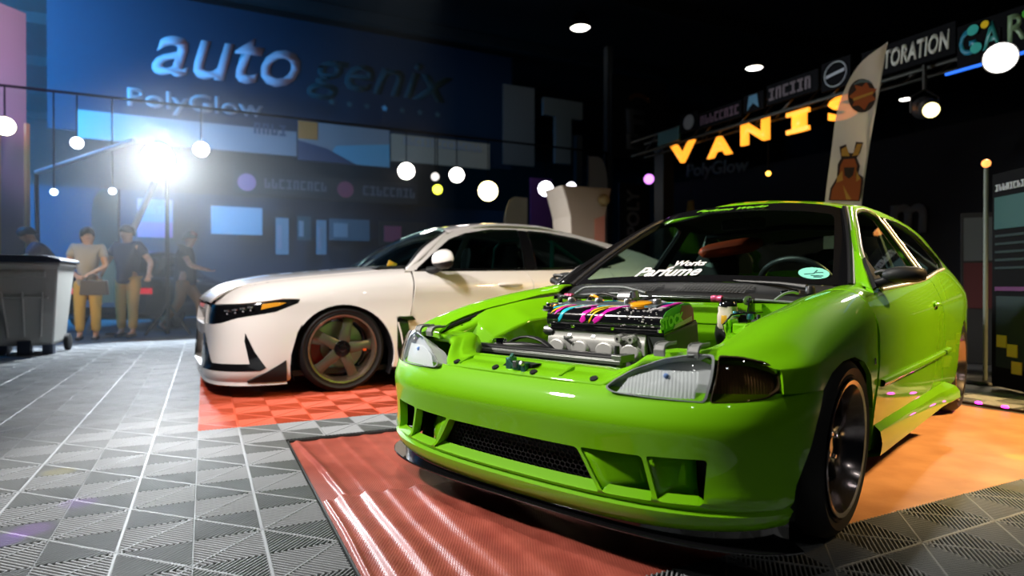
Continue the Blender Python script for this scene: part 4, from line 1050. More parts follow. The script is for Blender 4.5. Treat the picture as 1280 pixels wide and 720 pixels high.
def rib(B, a, b, w, z0=-.0045, z1=0.0):
    d = (b - a).normalized(); s = Vector((-d.y, d.x, 0)) * (w / 2); s2 = s * .55
    zc = z1 - .002
    B.add([(*(a - s).xy, z0), (*(a + s).xy, z0), (*(b + s).xy, z0), (*(b - s).xy, z0), (*(a - s).xy, zc), (*(a + s).xy, zc), (*(b + s).xy, zc), (*(b - s).xy, zc), (*(a - s2).xy, z1), (*(a + s2).xy, z1), (*(b + s2).xy, z1), (*(b - s2).xy, z1)], [(8, 11, 10, 9), (0, 4, 5, 1), (1, 5, 6, 2), (2, 6, 7, 3), (3, 7, 4, 0), (5, 9, 10, 6), (7, 11, 8, 4)])
NR = 11
for i in range(-24, 26):
    for j in range(-9, 38):
        vc_, uc_ = V0 + (i + .5) * CS, U0 + (j + .5) * CS
        c = hall(vc_, uc_)
        if c.y < .7 or c.y > 9.4 or abs(c.x) > c.y * .86 + .5 or carpet(vc_, uc_): continue
        if vc_ > 2.2 and uc_ > 3.3: continue
        B = MBr if red(vc_, uc_) else MBg
        flip_ = (i + j) % 2                                   # the diagonal beam runs to the node corners
        def P(a, b): return hall(V0 + (i + a) * CS, U0 + (j + b) * CS)
        e = .012
        # ribs across the diagonal
        for k in range(1, 2 * NR):
            t = k / NR
            if t <= 1: a, b = (t, 0), (0, t)
            else: a, b = (1, t - 1), (t - 1, 1)
            if flip_: a, b = (1 - a[0], a[1]), (1 - b[0], b[1])
            pa, pb = P(*a), P(*b)
            if (pb - pa).length < .02: continue
            rib(B, pa, pb, .0056)
        d0, d1 = ((0, 0), (1, 1)) if not flip_ else ((1, 0), (0, 1))
        rib(B, P(*d0), P(*d1), .0075, z1=.0008)
        if vc_ < 1.6:
            if i % 2: rib(B, P(0, 0), P(0, 1), .011, z1=.0008)
            else: rib(B, P(.012, 0), P(.012, 1), .004)
        else:
            if j % 2 == 0: rib(B, P(0, 0), P(1, 0), .010, z1=.0008)
            rib(B, P(.012, 0), P(.012, 1), .004)
for B, m, lab, nm in ((MBg, TG, 'grey ribbed plastic floor tiles in diagonal checks', 'floor_tiles'), (MBr, TR, 'orange red ribbed floor tiles under the white car', 'floor_tiles_red')):
    o = mk(nm, B.v, B.f, m, None, False); tag(o, lab, 'floor', kind='structure')
# raised tile edge along the sheet
eb = MB()
for a, b in (((.378, 3.318), (4.2, 3.318)), ((.374, 1.352), (.374, 3.318)), ((.378, 1.347), (4.49, 1.347))):
    eb.bar(hall(*a, -.010), hall(*b, -.010), .006, .018)
tag(eb.build('trim_1', mat('dark tile edge', (.03, .035, .035), .6), None, False), 'dark ribbed edge of the tiles along the red sheets', 'floor edge', kind='structure')
# plain floor past the tiles
ff = MB()
for v0, v1, u0, u1 in ((-16, -4.8, -3, 34), (-4.8, 26, 9.2, 34), (4.50, 26, -3, 3.31), (3.62, 26, 3.32, 9.2), (2.2, 3.62, 7.7, 9.2)):
    P = [hall(v0, u0, -.012), hall(v1, u0, -.012), hall(v1, u1, -.012), hall(v0, u1, -.012)]; ff.add(P, [(0, 1, 2, 3)])
noise_color(FARF, (.13, .135, .14), (.20, .20, .205), 3)
tag(ff.build('floor_concrete', FARF, None, False), 'smooth grey hall floor beyond the tiles', 'floor', kind='structure')

# ================================================================== red vinyl sheets with folds
VIN = mat('red woven plastic sheet', (.30, .06, .04), .45, 0, .15, .4, coat_rough=.3)
n, l, b = nodes(VIN)
tc = n.new('ShaderNodeTexCoord'); w1 = n.new('ShaderNodeTexWave'); w1.inputs['Scale'].default_value = 38; w1.inputs['Distortion'].default_value = 1.2; w1.bands_direction = 'X'
nz = n.new('ShaderNodeTexNoise'); nz.inputs['Scale'].default_value = 9; nz.inputs['Detail'].default_value = 6
mx = n.new('ShaderNodeMath'); mx.operation = 'MULTIPLY_ADD'; mx.inputs[1].default_value = .25
bp = n.new('ShaderNodeBump'); bp.inputs['Strength'].default_value = .35; bp.inputs['Distance'].default_value = .004
l.new(tc.outputs['Object'], w1.inputs['Vector']); l.new(tc.outputs['Object'], nz.inputs['Vector']); l.new(w1.outputs['Fac'], mx.inputs[0]); l.new(nz.outputs['Fac'], mx.inputs[2]); l.new(mx.outputs[0], bp.inputs['Height']); l.new(bp.outputs['Normal'], b.inputs['Normal'])
cr = n.new('ShaderNodeValToRGB'); cr.color_ramp.elements[0].color = (.25, .048, .032, 1); cr.color_ramp.elements[1].color = (.36, .082, .055, 1); cr.color_ramp.elements[0].position = .3; cr.color_ramp.elements[1].position = .7
l.new(nz.outputs['Fac'], cr.inputs['Fac']); l.new(cr.outputs['Color'], b.inputs['Base Color'])
def sheet(name, v0, v1, u0, u1, folds, label, z0, m=VIN, grp='red sheets under the green car'):
    nv, nu = 190, 90; vs, fs = [], []; rnd = random.Random(len(label))
    for i in range(nv + 1):
        k = (i / nv) ** 1.6; v = v0 + (v1 - v0) * k
        for j in range(nu + 1):
            u = u0 + (u1 - u0) * j / nu; z = z0
            for (va, vb, wdt, hgt, ph) in folds:                     # a fold: a ridge from (va, u0) to (vb, u1)
                c = va + (vb - va) * (j / nu) + .003 * math.sin(u * 7 + ph)
                x = (v - c) / wdt
                if abs(x) < 3: z += hgt * (math.exp(-x * x) if x > 0 else math.exp(-x * x * 5)) * (.8 + .2 * math.sin(u * 4 + ph * 3))
            z += .0015 * math.sin(v * 17 + u * 5) * math.sin(u * 11 + v * 3)
            vs.append(hall(v, u, max(z, z0 - .003)))
    for i in range(nv):
        for j in range(nu): fs.append((i * (nu + 1) + j, (i + 1) * (nu + 1) + j, (i + 1) * (nu + 1) + j + 1, i * (nu + 1) + j + 1))
    o = mk(name, vs, fs, m, None, True, 180); s = o.modifiers.new('thick', 'SOLIDIFY'); s.thickness = .002; s.offset = -1
    return tag(o, label, 'floor sheet', grp)
sheet('red_sheet', .380, 1.62, 1.353, 2.351, [(.40, .40, .012, .008, 0), (.465, .455, .035, .020, 1), (.55, .545, .04, .018, 2), (.645, .63, .04, .016, 3), (.745, .735, .045, .014, 4), (.86, .85, .05, .010, 5), (1.0, .99, .05, .008, 6)], 'red plastic sheet with ridged folds below the front bumper of the green car', -.006)
sheet('red_sheet', .380, 1.62, 2.355, 3.312, [(.475, .415, .022, .014, 1), (.56, .53, .03, .006, 2), (.66, .63, .03, .006, 3), (.78, .75, .03, .006, 4), (.9, .87, .03, .005, 5)], 'red plastic sheet running from the raised grey tiles to the fold by the splitter', -.012)

TAN_S = noise_bump(noise_color(mat('tan orange woven sheet', (.5, .25, .12), .5, spec=.3), (.46, .215, .105), (.58, .29, .15), 5), 90, .25, .003)
sheet('tan_sheet', 1.625, 4.48, 1.353, 3.312, [], 'flat tan orange sheet on the floor beside the driver door of the green car', -.008, TAN_S, None)
# ================================================================== the white car (same axes; seen from its left side)
W = empty('white_car', (-1.676, 5.327, 0), math.atan2(-.5, -.866), 'white saloon with bronze five-spoke wheels parked on the orange red tiles', 'car')
def make_plan(xs, x0, pw, n, k):
    tab = [(0.0, x0, 0.0)]
    for i in range(1, 401):
        y = pw * math.sin(i / 400 * math.pi / 2); x = xs + (x0 - xs) * max(0.0, 1 - (y / pw) ** n) ** (1 / k)
        p = tab[-1]; tab.append((p[0] + math.hypot(x - p[1], y - p[2]), x, y))
    S = tab[-1][0]
    def pl(s):
        a = abs(s)
        if a >= S: return xs - (a - S), math.copysign(pw, s)
        lo, hi = 0, 400
        while hi - lo > 1:
            m = (lo + hi) // 2
            if tab[m][0] <= a: lo = m
            else: hi = m
        p, q = tab[lo], tab[hi]; t = (a - p[0]) / max(q[0] - p[0], 1e-9)
        return p[1] + (q[1] - p[1]) * t, math.copysign(p[2] + (q[2] - p[2]) * t, s)
    return pl, S
WXS, WX0, WPW = .30, .905, .93
wplan, WS_ = make_plan(WXS, WX0, WPW, 4.6, 2.8)
def w_sy(y, w=WPW):
    a = abs(y) * WPW / w; lo, hi = 0.0, WS_
    for _ in range(40):
        m = (lo + hi) / 2
        if wplan(m)[1] < a: lo = m
        else: hi = m
    return math.copysign(lo, y)
def w_sx(x, x0=WX0):
    if x <= WXS: return WS_ + (WXS - x)
    xx = WXS + (x - WXS) * (WX0 - WXS) / (x0 - WXS); lo, hi = 0.0, WS_
    for _ in range(40):
        m = (lo + hi) / 2
        if wplan(m)[0] > xx: lo = m
        else: hi = m
    return lo
def wr(x0, w, z):
    def f(s):
        x, y = wplan(s)
        if x > WXS: x = WXS + (x - WXS) * (x0 - WXS) / (WX0 - WXS)
        return (x, y * (w(x) if callable(w) else w) / WPW, z(x) if callable(z) else z)
    return f
wtap = pchip([0, -2.0, -2.735, -3.2, -3.55, -3.7], [.895, .895, .92, .88, .80, .72])
wS = pchip([.86, .6, .3, 0, -.6, -2, -3], [.655, .672, .71, .755, .795, .815, .84]); wC = pchip([.86, .68, .3, -.17, -.55, -.8], [.655, .745, .805, .853, .882, .89]); wI = pchip([.87, .80, .675, .289, -.167, -.479, -.8], [.655, .715, .775, .833, .878, .906, .92])
FWB = Rails([.115, .15, .24, .38, .50, .58, .64, .70, .76, .82], [wr(.885, .89, .115), wr(.905, .918, .15), wr(.902, .930, .24), wr(.892, .928, .38), wr(.890, .918, .50), wr(.882, .905, .58), wr(.870, .897, .64), wr(.86, .880, wS), wr(.85, .800, wC), wr(.84, .715, wI)])
def wp(x, z=None, t=None):
    s = w_sx(x, .88); return (s, FWB.t_at(s, z, .115, .76) if t is None else t)
def wy(y, z): s = w_sy(y, .92); return (s, z)
WARCH = [(.375 * math.cos(a), .265 + .375 * math.sin(a)) for a in [R(-24 + 228 * i / 26) for i in range(27)]]
LP = [wy(.50, .645), wy(.60, .655), (wp(.76, t=.675)[0], .675), (wp(.60, t=.685)[0], .688), (wp(.42, t=.69)[0], .692), wp(.305, z=.683), wp(.40, z=.628), wp(.47, z=.600), wp(.70, z=.560), wp(.79, z=.525), wy(.62, .510), wy(.50, .515)]
lamp_low = [wp(.40, z=.624), wp(.47, z=.596), wp(.70, z=.556), wp(.79, z=.521), wy(.62, .506), wy(.48, .512), wy(.46, .645)]
half = lamp_low
bo_ = [wp(.372, z=.13), wp(.378, z=.20), wp(.372, z=.30), wp(.33, z=.45), wp(.29, z=.52), wp(.31, z=.66)] + half
mirs = lambda P: [(-a, b) for a, b in reversed(P)]
outw = [(w_sx(.38, .88), .115)] + bo_ + mirs(bo_) + [(-w_sx(.38, .88), .115)]
mouth_ = roundpoly([wy(-.52, .20), wy(.52, .20), wy(.44, .42), wy(-.44, .42)], .03); slot_ = roundpoly([wy(-.44, .50), wy(.44, .50), wy(.42, .61), wy(-.42, .61)], .02)
wb = panel('front_bumper', FWB, outw, [mouth_, slot_], .05, .02, .06, WHITE, W, bstep=.025)
MB().prism([(.77, .13), (.77, .62), (.70, .62), (.70, .13)], -.62, .62, 'y').build('bumper_backing', SATINB, wb, smooth=False)
lipw = [(w_sx(.40, .96), 0)]
lc = []
for zz, o in ((.118, 0), (.105, .012), (.092, .010), (.092, -.06), (.118, -.06)):
    c = []
    for i in range(41):
        s = -w_sx(.40) + 2 * w_sx(.40) * i / 40; p = FWB(s, .118); c.append((p.x + (o if p.x > .4 else 0), p.y * (1 + o * .6), zz))
    lc.append(c)
loft('front_lip', lc, 41, 5, WHITE, wb, cross_closed=True, flip=True, ang=25)
for mr in (False, True):
    sg = -1 if mr else 1
    U = [wp(.655, z=.455), wp(.60, z=.33), wp(.525, z=.215), wp(.56, z=.195), wy(.60, .195), wy(.40, .195), wy(.40, .44), wy(.47, .44), wy(.66, .245), wp(.625, z=.245), wp(.66, z=.40)]
    panel('intake_trim', off(FWB, -.002), U, (), .04, .012, None, GLOSSB, wb, mirror=mr, bstep=.02)
    panel('canard', off(FWB, -.010), [wp(.64, z=.128), wp(.53, z=.18), wp(.405, z=.262), wp(.395, z=.118), wp(.64, z=.118)], (), .04, .012, None, BLACKP, wb, mirror=mr, bstep=.02)
    fo_ = [wp(-.555, t=.80), wp(-.55, t=.74), wp(-.545, z=.80), wp(-.535, z=.70), wp(-.50, z=.52), wp(-.49, z=.35), wp(-.52, z=.16)] + [wp(x, z=max(.13, z)) for x, z in reversed(WARCH) if z > .14] [:-6] + [wp(.295, z=.52), wp(.315, z=.66), wp(.305, z=.686), (wp(.42, t=.69)[0], .696), (wp(.60, t=.688)[0], .692), (wp(.76, t=.675)[0], .680), wy(.62, .662), (w_sx(.80, .85), .81)] + [wp(x, t=.82) for x in (.7, .4, 0, -.3)]
    wf = panel('front_fender', FWB, fo_, (), .045, .02, None, WHITE, W, mirror=mr, bstep=.025)
    panel('fender_vent', off(FWB, -.003), [wp(-.40, z=.535), wp(-.485, z=.515), wp(-.50, z=.42), wp(-.575, z=.26), wp(-.60, z=.14), wp(-.42, z=.14), wp(-.395, z=.30)], (), .05, .012, None, GLOSSB, wf, mirror=mr, bstep=.02)
    MB().tube([Vector((p.x, sg * (p.y + .008), p.z)) for p in [FWB(*wp(x, z=z)) for x, z in ((-.405, .50), (-.425, .42), (-.445, .30), (-.45, .16))]], .006, 8).build('vent_fin', WHITE, wf)
    MB().prism([(-.40, .545), (-.52, .545), (-.545, .515), (-.47, .515)], sg * .90, sg * .935, 'y').build('vent_blade', CHROME if 0 else GLOSSB, wf, smooth=False)
    n = len(WARCH); al = MB(); al.add([(x, sg * .905, z - .004) for x, z in WARCH] + [(x, sg * .58, z + .02) for x, z in WARCH], [(i, i + 1, n + i + 1, n + i) for i in range(n - 1)]); al.build('arch_liner', SATINB, wf)
    HL = panel('headlight', off(FWB, .012), LP, (), .04, .0, None, GLOSSB, W, mirror=mr, bstep=.02)
    panel('lens', off(FWB, .002), LP, (), .04, .0, None, LENS, HL, mirror=mr, bstep=.02)
    panel('turn_signal', off(FWB, .008), [wp(.565, z=.615), wp(.45, z=.640), wp(.40, z=.660), wp(.47, z=.664), wp(.56, z=.655)], (), .03, .004, None, AMBER, HL, mirror=mr, bstep=.02)
    for x, z in ((.765, .606), (.72, .614), (.675, .622), (.63, .630)):
        p = FWB(*wp(x, z=z)); b = MB().box((-.018, -.006, -.018), (.018, .006, .018), M=frame((p.x, sg * (p.y - .004), p.z), (-.9, sg * .35, 0), y=(0, 0, 1)) @ Matrix.Rotation(0, 4, 'X')); bevel(b.build('lamp_cell', CHROME, HL, smooth=False), .004, 2)
        mini = MB().ball((p.x, sg * (p.y - .002), p.z - .022), .006, 8).build('lamp_cell_bulb', STEEL, HL)
# bonnet
hc_ = []
for k, ff in ((1, 0), (.82, .018), (.45, .036), (0, .044)):
    hc_.append([(x + .02 * (1 - k * k) * (1 if x > .5 else max(0, (x + .3) / .8)), .716 * k * (1 if x < .6 else 1 - .14 * (x - .6) / .26), wI(x) + ff * (1 if x < .5 else (1 - .8 * (x - .5) / .37)) + .001) for x in (.862, .83, .77, .675, .45, .2, -.1, -.35, -.56)])
hc_ = hc_ + [mi_(c) for c in reversed(hc_[:-1])]
bon = loft('bonnet', hc_, 40, 31, WHITE, W, thick=.012)
# sides
wbz = pchip([-.55, -1.66, -2.18, -2.6, -3.2, -3.7], [.890, .909, .923, .945, .985, .99]); wby = pchip([-.55, -1.66, -2.18, -2.7, -3.2, -3.7], [.815, .815, .80, .765, .70, .60])
FWS = Rails([.13, .22, .34, .50, .66, .80, .885, .90], [lambda u: (-u, wtap(-u) * .965, .13), lambda u: (-u, wtap(-u) * .985, .22), lambda u: (-u, wtap(-u) * 1.0, .34), lambda u: (-u, wtap(-u) * 1.005, .50), lambda u: (-u, wtap(-u) * 1.005, .66), lambda u: (-u, wtap(-u), .80 + (wbz(-u) - .90) * .6), lambda u: (-u, wby(-u) + .018, wbz(-u) - .018), lambda u: (-u, wby(-u), wbz(-u))])
FWS_c = FWS
def fdoor(u, t):
    p = FWS(u, t)
    return p
WRA = [(-2.735 + .375 * math.cos(a), .265 + .375 * math.sin(a)) for a in [R(-20 + 220 * i / 24) for i in range(25)]]
D1 = [(.562, .90), (.553, .80), (.545, .70), (.508, .52), (.498, .35), (.53, .17), (1.0, .17), (1.55, .17), (1.61, .22), (1.625, .50), (1.625, .80), (1.60, .90)]
D2 = [(1.606, .90), (1.631, .80), (1.631, .50), (1.616, .22), (1.68, .17), (2.2, .17)] + [(-x, max(z, .17)) for x, z in reversed(WRA) if -x < 2.52 and z > .19] + [(2.46, .64), (2.52, .75), (2.54, .90)]
Q2 = [(2.546, .90), (2.527, .75), (2.47, .645)] + [(-x, max(z, .17)) for x, z in reversed(WRA) if z > .19 and -x > 2.5] + [(3.25, .17), (3.65, .25), (3.68, .60), (3.66, .90)]
def wfg(u, z):
    x = -u; dz = max(z - wbz(x), -.03); return Vector((x, wby(x) - .004 - .50 * dz - .38 * dz * dz, z))
go = [(.50, .893), (.66, .985), (.80, 1.10), (.93, 1.205), (1.08, 1.262), (1.372, 1.312), (1.66, 1.322), (1.963, 1.310), (2.485, 1.222), (3.05, 1.10), (3.30, 1.03), (3.34, wbz(-3.34))] + [(u, wbz(-u)) for u in (3.0, 2.6, 2.2, 1.7, 1.2, .8)]
wd1 = roundpoly([(.60, wbz(-.6) + .012), (1.60, wbz(-1.6) + .012), (1.665, 1.275), (1.38, 1.268), (1.12, 1.222), (.95, 1.16), (.78, 1.04)], .02)
wd2 = roundpoly([(1.72, wbz(-1.72) + .012), (2.50, wbz(-2.5) + .014), (2.80, 1.02), (2.60, 1.135), (2.30, 1.215), (2.0, 1.258), (1.755, 1.272)], .02)
for mr in (False, True):
    sg = -1 if mr else 1
    df = panel('front_door', FWS, D1, (), .06, .012, None, WHITE, W, mirror=mr, bstep=.03); dr = panel('rear_door', FWS, D2, (), .06, .012, None, WHITE, W, mirror=mr, bstep=.03); qp = panel('quarter_panel', FWS, Q2, (), .07, .012, None, WHITE, W, mirror=mr, bstep=.03)
    n = len(WRA); al = MB(); al.add([(x, sg * .88, z - .004) for x, z in WRA] + [(x, sg * .58, z + .02) for x, z in WRA], [(i, i + 1, n + i + 1, n + i) for i in range(n - 1)]); al.build('arch_liner', SATINB, qp)
    fr = panel('window_frame', wfg, go, [wd1, wd2], .06, .02, .016, WHITE, W, mirror=mr, bstep=.03)
    panel('door_window', off(wfg, .010), grow(wd1, (1.3, 1.05), 1.01), (), .08, 0, None, SIDEWIN, df, mirror=mr, bstep=.05)
    panel('door_window', off(wfg, .010), grow(wd2, (2.2, 1.08), 1.01), (), .08, 0, None, SIDEWIN, dr, mirror=mr, bstep=.05)
    panel('centre_pillar', off(wfg, -.003), [(1.605, wbz(-1.6) + .012), (1.715, wbz(-1.72) + .012), (1.75, 1.272), (1.67, 1.276)], (), .05, .004, None, GLOSSB, fr, mirror=mr)
    P_ = lambda Q, r, o, nm, mm, cl=False: MB().tube([Vector((p.x, sg * (p.y + o), p.z)) for p in [wfg(*q) for q in Q]], r, 8, closed=cl).build(nm, mm, fr)
    P_([(u, wbz(-u) + .004) for u in [.58 + i * .1 for i in range(21)]], .008, .003, 'belt_trim', GLOSSB)
    P_(dens(wd1, .06), .007, .001, 'window_seal', GLOSSB, True); P_(dens(wd2, .06), .007, .001, 'window_seal', GLOSSB, True)
    for dd, xh, zh in ((df, -1.40, .785), (dr, -2.36, .80)):
        y = FWS(-xh, FWS.t_at(-xh, zh)).y
        MB().tube([(xh + .11, sg * (y - .002), zh), (xh + .08, sg * (y + .018), zh + .002), (xh, sg * (y + .024), zh + .003), (xh - .08, sg * (y + .018), zh + .002), (xh - .11, sg * (y - .002), zh)], [.010, .014, .015, .014, .010], 10).build('door_handle', WHITE, dd)
    sk = []
    for yy, zz in ((.90, .175), (.925, .15), (.935, .10), (.90, .092), (.82, .10), (.82, .175)): sk.append([(x, yy, zz) for x in (-.50, -.8, -1.4, -2.0, -2.33)])
    loft('side_skirt', sk, 14, 6, BLACKP, W, mirror=mr, cross_closed=True, flip=True, ang=25)
    # mirror: white cap over a black base on a short foot
    rows = []
    for k, (y, rx, rz) in enumerate(((.862, .04, .045), (.878, .066, .068), (.93, .09, .086), (1.0, .092, .086), (1.055, .075, .070), (1.085, .042, .042), (1.094, .012, .012))):
        rows.append([(-.76 - .02 * k / 6 + rx * math.cos(a) * (1 if math.cos(a) > 0 else .45), y, .975 + rz * math.copysign(abs(math.sin(a)) ** .85, math.sin(a)) * (1 if math.sin(a) > 0 else .8)) for a in [2 * math.pi * i / 20 for i in range(20)]])
    vs = [(x, sg * y, z) for r in rows for x, y, z in r]
    fs = [(i * 20 + j, i * 20 + (j + 1) % 20, i * 20 + 20 + (j + 1) % 20, i * 20 + 20 + j) for i in range(6) for j in range(20)] + [tuple(range(20)), tuple(range(120, 140))]
    fmi = [1 if 12 <= (f[0] % 20) <= 18 or 10 <= (f[0] % 20) < 12 else 0 for f in fs]
    me_ = mk('mirror', vs, fs, [WHITE, BLACKP], df, True, 40, fmi, True)
    ft = MB().tube([(-.70, sg * .80, .895), (-.74, sg * .86, .905), (-.765, sg * .92, .925)], [.035, .03, .022], 10).build('mirror_foot', BLACKP, me_)
WTC, WBC = [], []
wt = [(-1.02, 0, 1.300), (-1.02, .20, 1.298), (-1.0, .40, 1.283), (-.955, .555, 1.232)]
wb_ = [(-.33, 0, .945), (-.36, .25, .942), (-.43, .50, .930), (-.535, .735, .902)]
wm_ = [((a[0] + b[0]) / 2 + .03, (a[1] + b[1]) / 2 + .004, (a[2] + b[2]) / 2 + .02) for a, b in zip(wt, wb_)]
wsw = loft('windscreen', [full(wb_), full(wm_), full(wt)], 33, 12, WIN, W)
for mr in (False, True):
    sg = -1 if mr else 1
    a = [wb_[3], wm_[3], wt[3]]; c = [tuple(wfg(*q)) for q in ((.515, .897), (.73, 1.045), (.965, 1.222))]
    m_ = [((p[0] + q[0]) / 2 + .01, (p[1] + q[1]) / 2 + .012, (p[2] + q[2]) / 2 + .012) for p, q in zip(a, c)]
    ap = loft('front_pillar', [a, m_, c], 16, 6, WHITE, W, mirror=mr, flip=True, thick=.015)
    MB().tube([(x, sg * (y - .004), z + .004) for x, y, z in spline(a, 16)], .012, 8).build('screen_seal', SATINB, ap)
MB().prism([(-.34, .93), (-.30, .915), (-.56, .90), (-.58, .94)], -.70, .70, 'y').build('scuttle_panel', BLACKP, W, smooth=False)
rl = [(-.955, .555, 1.232), (-1.10, .570, 1.268), (-1.372, .578, 1.314), (-1.66, .580, 1.324), (-1.963, .582, 1.312), (-2.485, .585, 1.224), (-3.05, .60, 1.102), (-3.32, .62, 1.03)]
rc_ = [(-1.02, 0, 1.300), (-1.15, 0, 1.328), (-1.4, 0, 1.362), (-1.7, 0, 1.372), (-2.0, 0, 1.358), (-2.5, 0, 1.285), (-3.08, 0, 1.15), (-3.36, 0, 1.06)]
rq = [((a[0] + b[0]) / 2, a[1] * .60, a[2] * .35 + b[2] * .65) for a, b in zip(rl, rc_)]; re2 = [(a[0], a[1] * .92, a[2] + .012) for a in rl]
loft('roof', [rl, re2, rq, rc_, mi_(rq), mi_(re2), mi_(rl)], 34, 21, WHITE, W, thick=.02)
tw_ = [[(-3.36, 0, 1.06), (-3.35, .3, 1.055), (-3.32, .62, 1.03)], [(-3.55, 0, 1.0), (-3.53, .4, 1.0), (-3.46, .68, .985)], [(-3.66, 0, .80), (-3.64, .45, .80), (-3.58, .74, .80)], [(-3.70, 0, .5), (-3.68, .45, .5), (-3.60, .78, .5)], [(-3.64, 0, .18), (-3.62, .45, .18), (-3.55, .76, .18)]]
loft('tailgate', [full(c) for c in tw_], 21, 16, WHITE, W, flip=True)
MB().box((-3.5, -.80, .13), (.5, .80, .17)).build('floor_pan', SATINB, W, smooth=False)
MB().prism([(-.50, .17), (-.48, .88), (-.56, .90), (-.75, .80), (-.85, .60), (-.9, .17)], -.76, .76, 'y').build('dashboard', SATINB, W, smooth=False)
YP = mat('yellow card', (.85, .50, .02), .6)
MB().prism([(-.50, .905), (-.44, .935), (-.46, .985), (-.53, .955)], .55, .556, 'y').build('dash_card', YP, W, smooth=False)
for y0, x0 in ((.37, -1.45), (-.37, -1.45)):
    b = loft('seat', [[(x0 - .05 - .22 * k, y0 - w, z), (x0 + .06 - .22 * k, y0 - w * .9, z), (x0 + .04 - .22 * k, y0, z), (x0 + .06 - .22 * k, y0 + w * .9, z), (x0 - .05 - .22 * k, y0 + w, z)] for k, z, w in ((0, .35, .25), (.4, .65, .25), (.8, .88, .22), (.9, .96, .12), (1.0, 1.12, .13), (1.02, 1.16, .08))], 24, 12, CLOTHB, W, closed=True, caps=True)
TB_ = mat('teal cage tube', (.05, .30, .24), .35)
MB().tube([(-2.0, .60, .5), (-2.05, .56, 1.18), (-2.06, .4, 1.25), (-2.06, -.4, 1.25), (-2.05, -.56, 1.18), (-2.0, -.6, .5)], .022, 8).build('roll_cage', TB_, W)
MB().tube([(-2.05, .55, 1.18), (-2.75, .52, .80)], .022, 8).build('cage_brace', TB_, W)
MB().box((-3.3, -.72, .60), (-2.3, .72, .64)).build('parcel_shelf', CLOTHB, W, smooth=False)
LIPW = mat('wheel lip with red reflection', (.34, .24, .17), .22, .85, .3)  # a reddish reflection is put into the lip's own colour
for sg in (1, -1):
    for x in (0, -2.735):
        wh = wheel(W, (x, sg * .755, .318), sg, .320, .252, .25, 'five', BRONZE, LIPW, 0, -1.5, True, REDCAL, 15)
        if x == 0 and sg == 1:
            rt = MB().box((-.175, .118, -.022), (-.150, .119, -.006)); rt.build('spoke_mark', mat('orange red print', (.75, .10, .02), .4), wh, smooth=False)
            MB().box((-.188, .1165, -.022), (-.178, .1175, -.006)).build('spoke_mark', GLOSSB, wh, smooth=False)
# ================================================================== the hall
BLK = mat('black hall paint', (.010, .011, .012), .85)
NAVY = noise_bump(mat('dark navy fabric', (.010, .022, .042), .85, spec=.1), 60, .2, .01)
def quad(name, P, m, lab=None, cat=None, kind=None, thick=.04):
    """a thin board with the given front corners (counter-clockwise towards the viewer)"""
    P = [Vector(p) for p in P]; n = (P[1] - P[0]).cross(P[3] - P[0]).normalized(); b = [p - n * thick for p in P]
    o = mk(name, P + b, [(0, 1, 2, 3), (7, 6, 5, 4), (0, 4, 5, 1), (1, 5, 6, 2), (2, 6, 7, 3), (3, 7, 4, 0)], m, None, False)
    return tag(o, lab, cat, kind=kind)
quad('wall_back', [hall(-16, 33.8), hall(26, 33.8), hall(26, 33.8, 8.3), hall(-16, 33.8, 8.3)], BLK, 'black back wall of the hall', 'wall', 'structure', .1)
quad('wall_left', [hall(-15.9, -3), hall(-15.9, 34), hall(-15.9, 34, 8.3), hall(-15.9, -3, 8.3)], BLK, 'black left wall of the hall', 'wall', 'structure', .1)
quad('wall_right', [hall(25.9, 34), hall(25.9, -3), hall(25.9, -3, 8.3), hall(25.9, 34, 8.3)], BLK, 'black right wall of the hall', 'wall', 'structure', .1)
cl = MB(); cl.add([hall(-16, -3, 8.2), hall(26, -3, 8.2), hall(26, 34, 8.2), hall(-16, 34, 8.2)], [(0, 1, 2, 3)])
for i in range(9): cl.bar(hall(-16, 1 + 4 * i, 8.0), hall(26, 1 + 4 * i, 8.0), .25, .3)
tag(cl.build('ceiling', mat('dark ceiling', (.012, .012, .013), .8), None, False), 'dark hall ceiling with beams', 'ceiling', kind='structure')

def span_text(name, body, A, B, hgt, m, bold=.0, shear=0.0, depth=.01, par=None, n=None):
    """lettering that runs from A to B with the given letter height"""
    A, B = Vector(A), Vector(B); x = (B - A); L = x.length
    o = text(name, body, 1.0, m, Matrix.Identity(4), None, .0, bold, shear, 1, 'LEFT')
    me = o.data; xs = [v.co.x for v in me.vertices]; ys = [v.co.y for v in me.vertices]
    x0, x1, y0, y1 = min(xs), max(xs), min(ys), max(ys)
    M = frame(A, x, y=(0, 0, 1)); nrm = M.to_3x3() @ Vector((0, 0, 1))
    vs = []
    bm = bmesh.new(); bm.from_mesh(me)
    r = bmesh.ops.extrude_face_region(bm, geom=bm.faces[:])
    for v in r['geom']:
        if isinstance(v, bmesh.types.BMVert): v.co.z -= 1
    for v in bm.verts:
        v.co = M @ Vector(((v.co.x - x0) / (x1 - x0) * L, ((v.co.y - y0) / (y1 - y0) - .5) * hgt, v.co.z * depth))
    bmesh.ops.recalc_face_normals(bm, faces=bm.faces)
    bm.to_mesh(me); bm.free()
    if par:
        o.parent = par; o.matrix_parent_inverse = Matrix.Identity(4)
        Mi = par.matrix_basis.inverted(); me.transform(Mi)
    return o
def board(name, c0, c1, z0, z1, m, label, cat, group=None, thick=.04):
    """an upright board between two floor points: an object with its origin at the first, lower corner"""
    c0, c1 = Vector(c0), Vector(c1); d = c1 - c0; L = math.hypot(d.x, d.y)
    e = empty(name, (c0.x, c0.y, z0), math.atan2(d.y, d.x), label, cat, group)
    b = MB().box((0, 0, 0), (L, thick, z1 - z0)); p = b.build('panel', m, e, smooth=False)
    return e, L
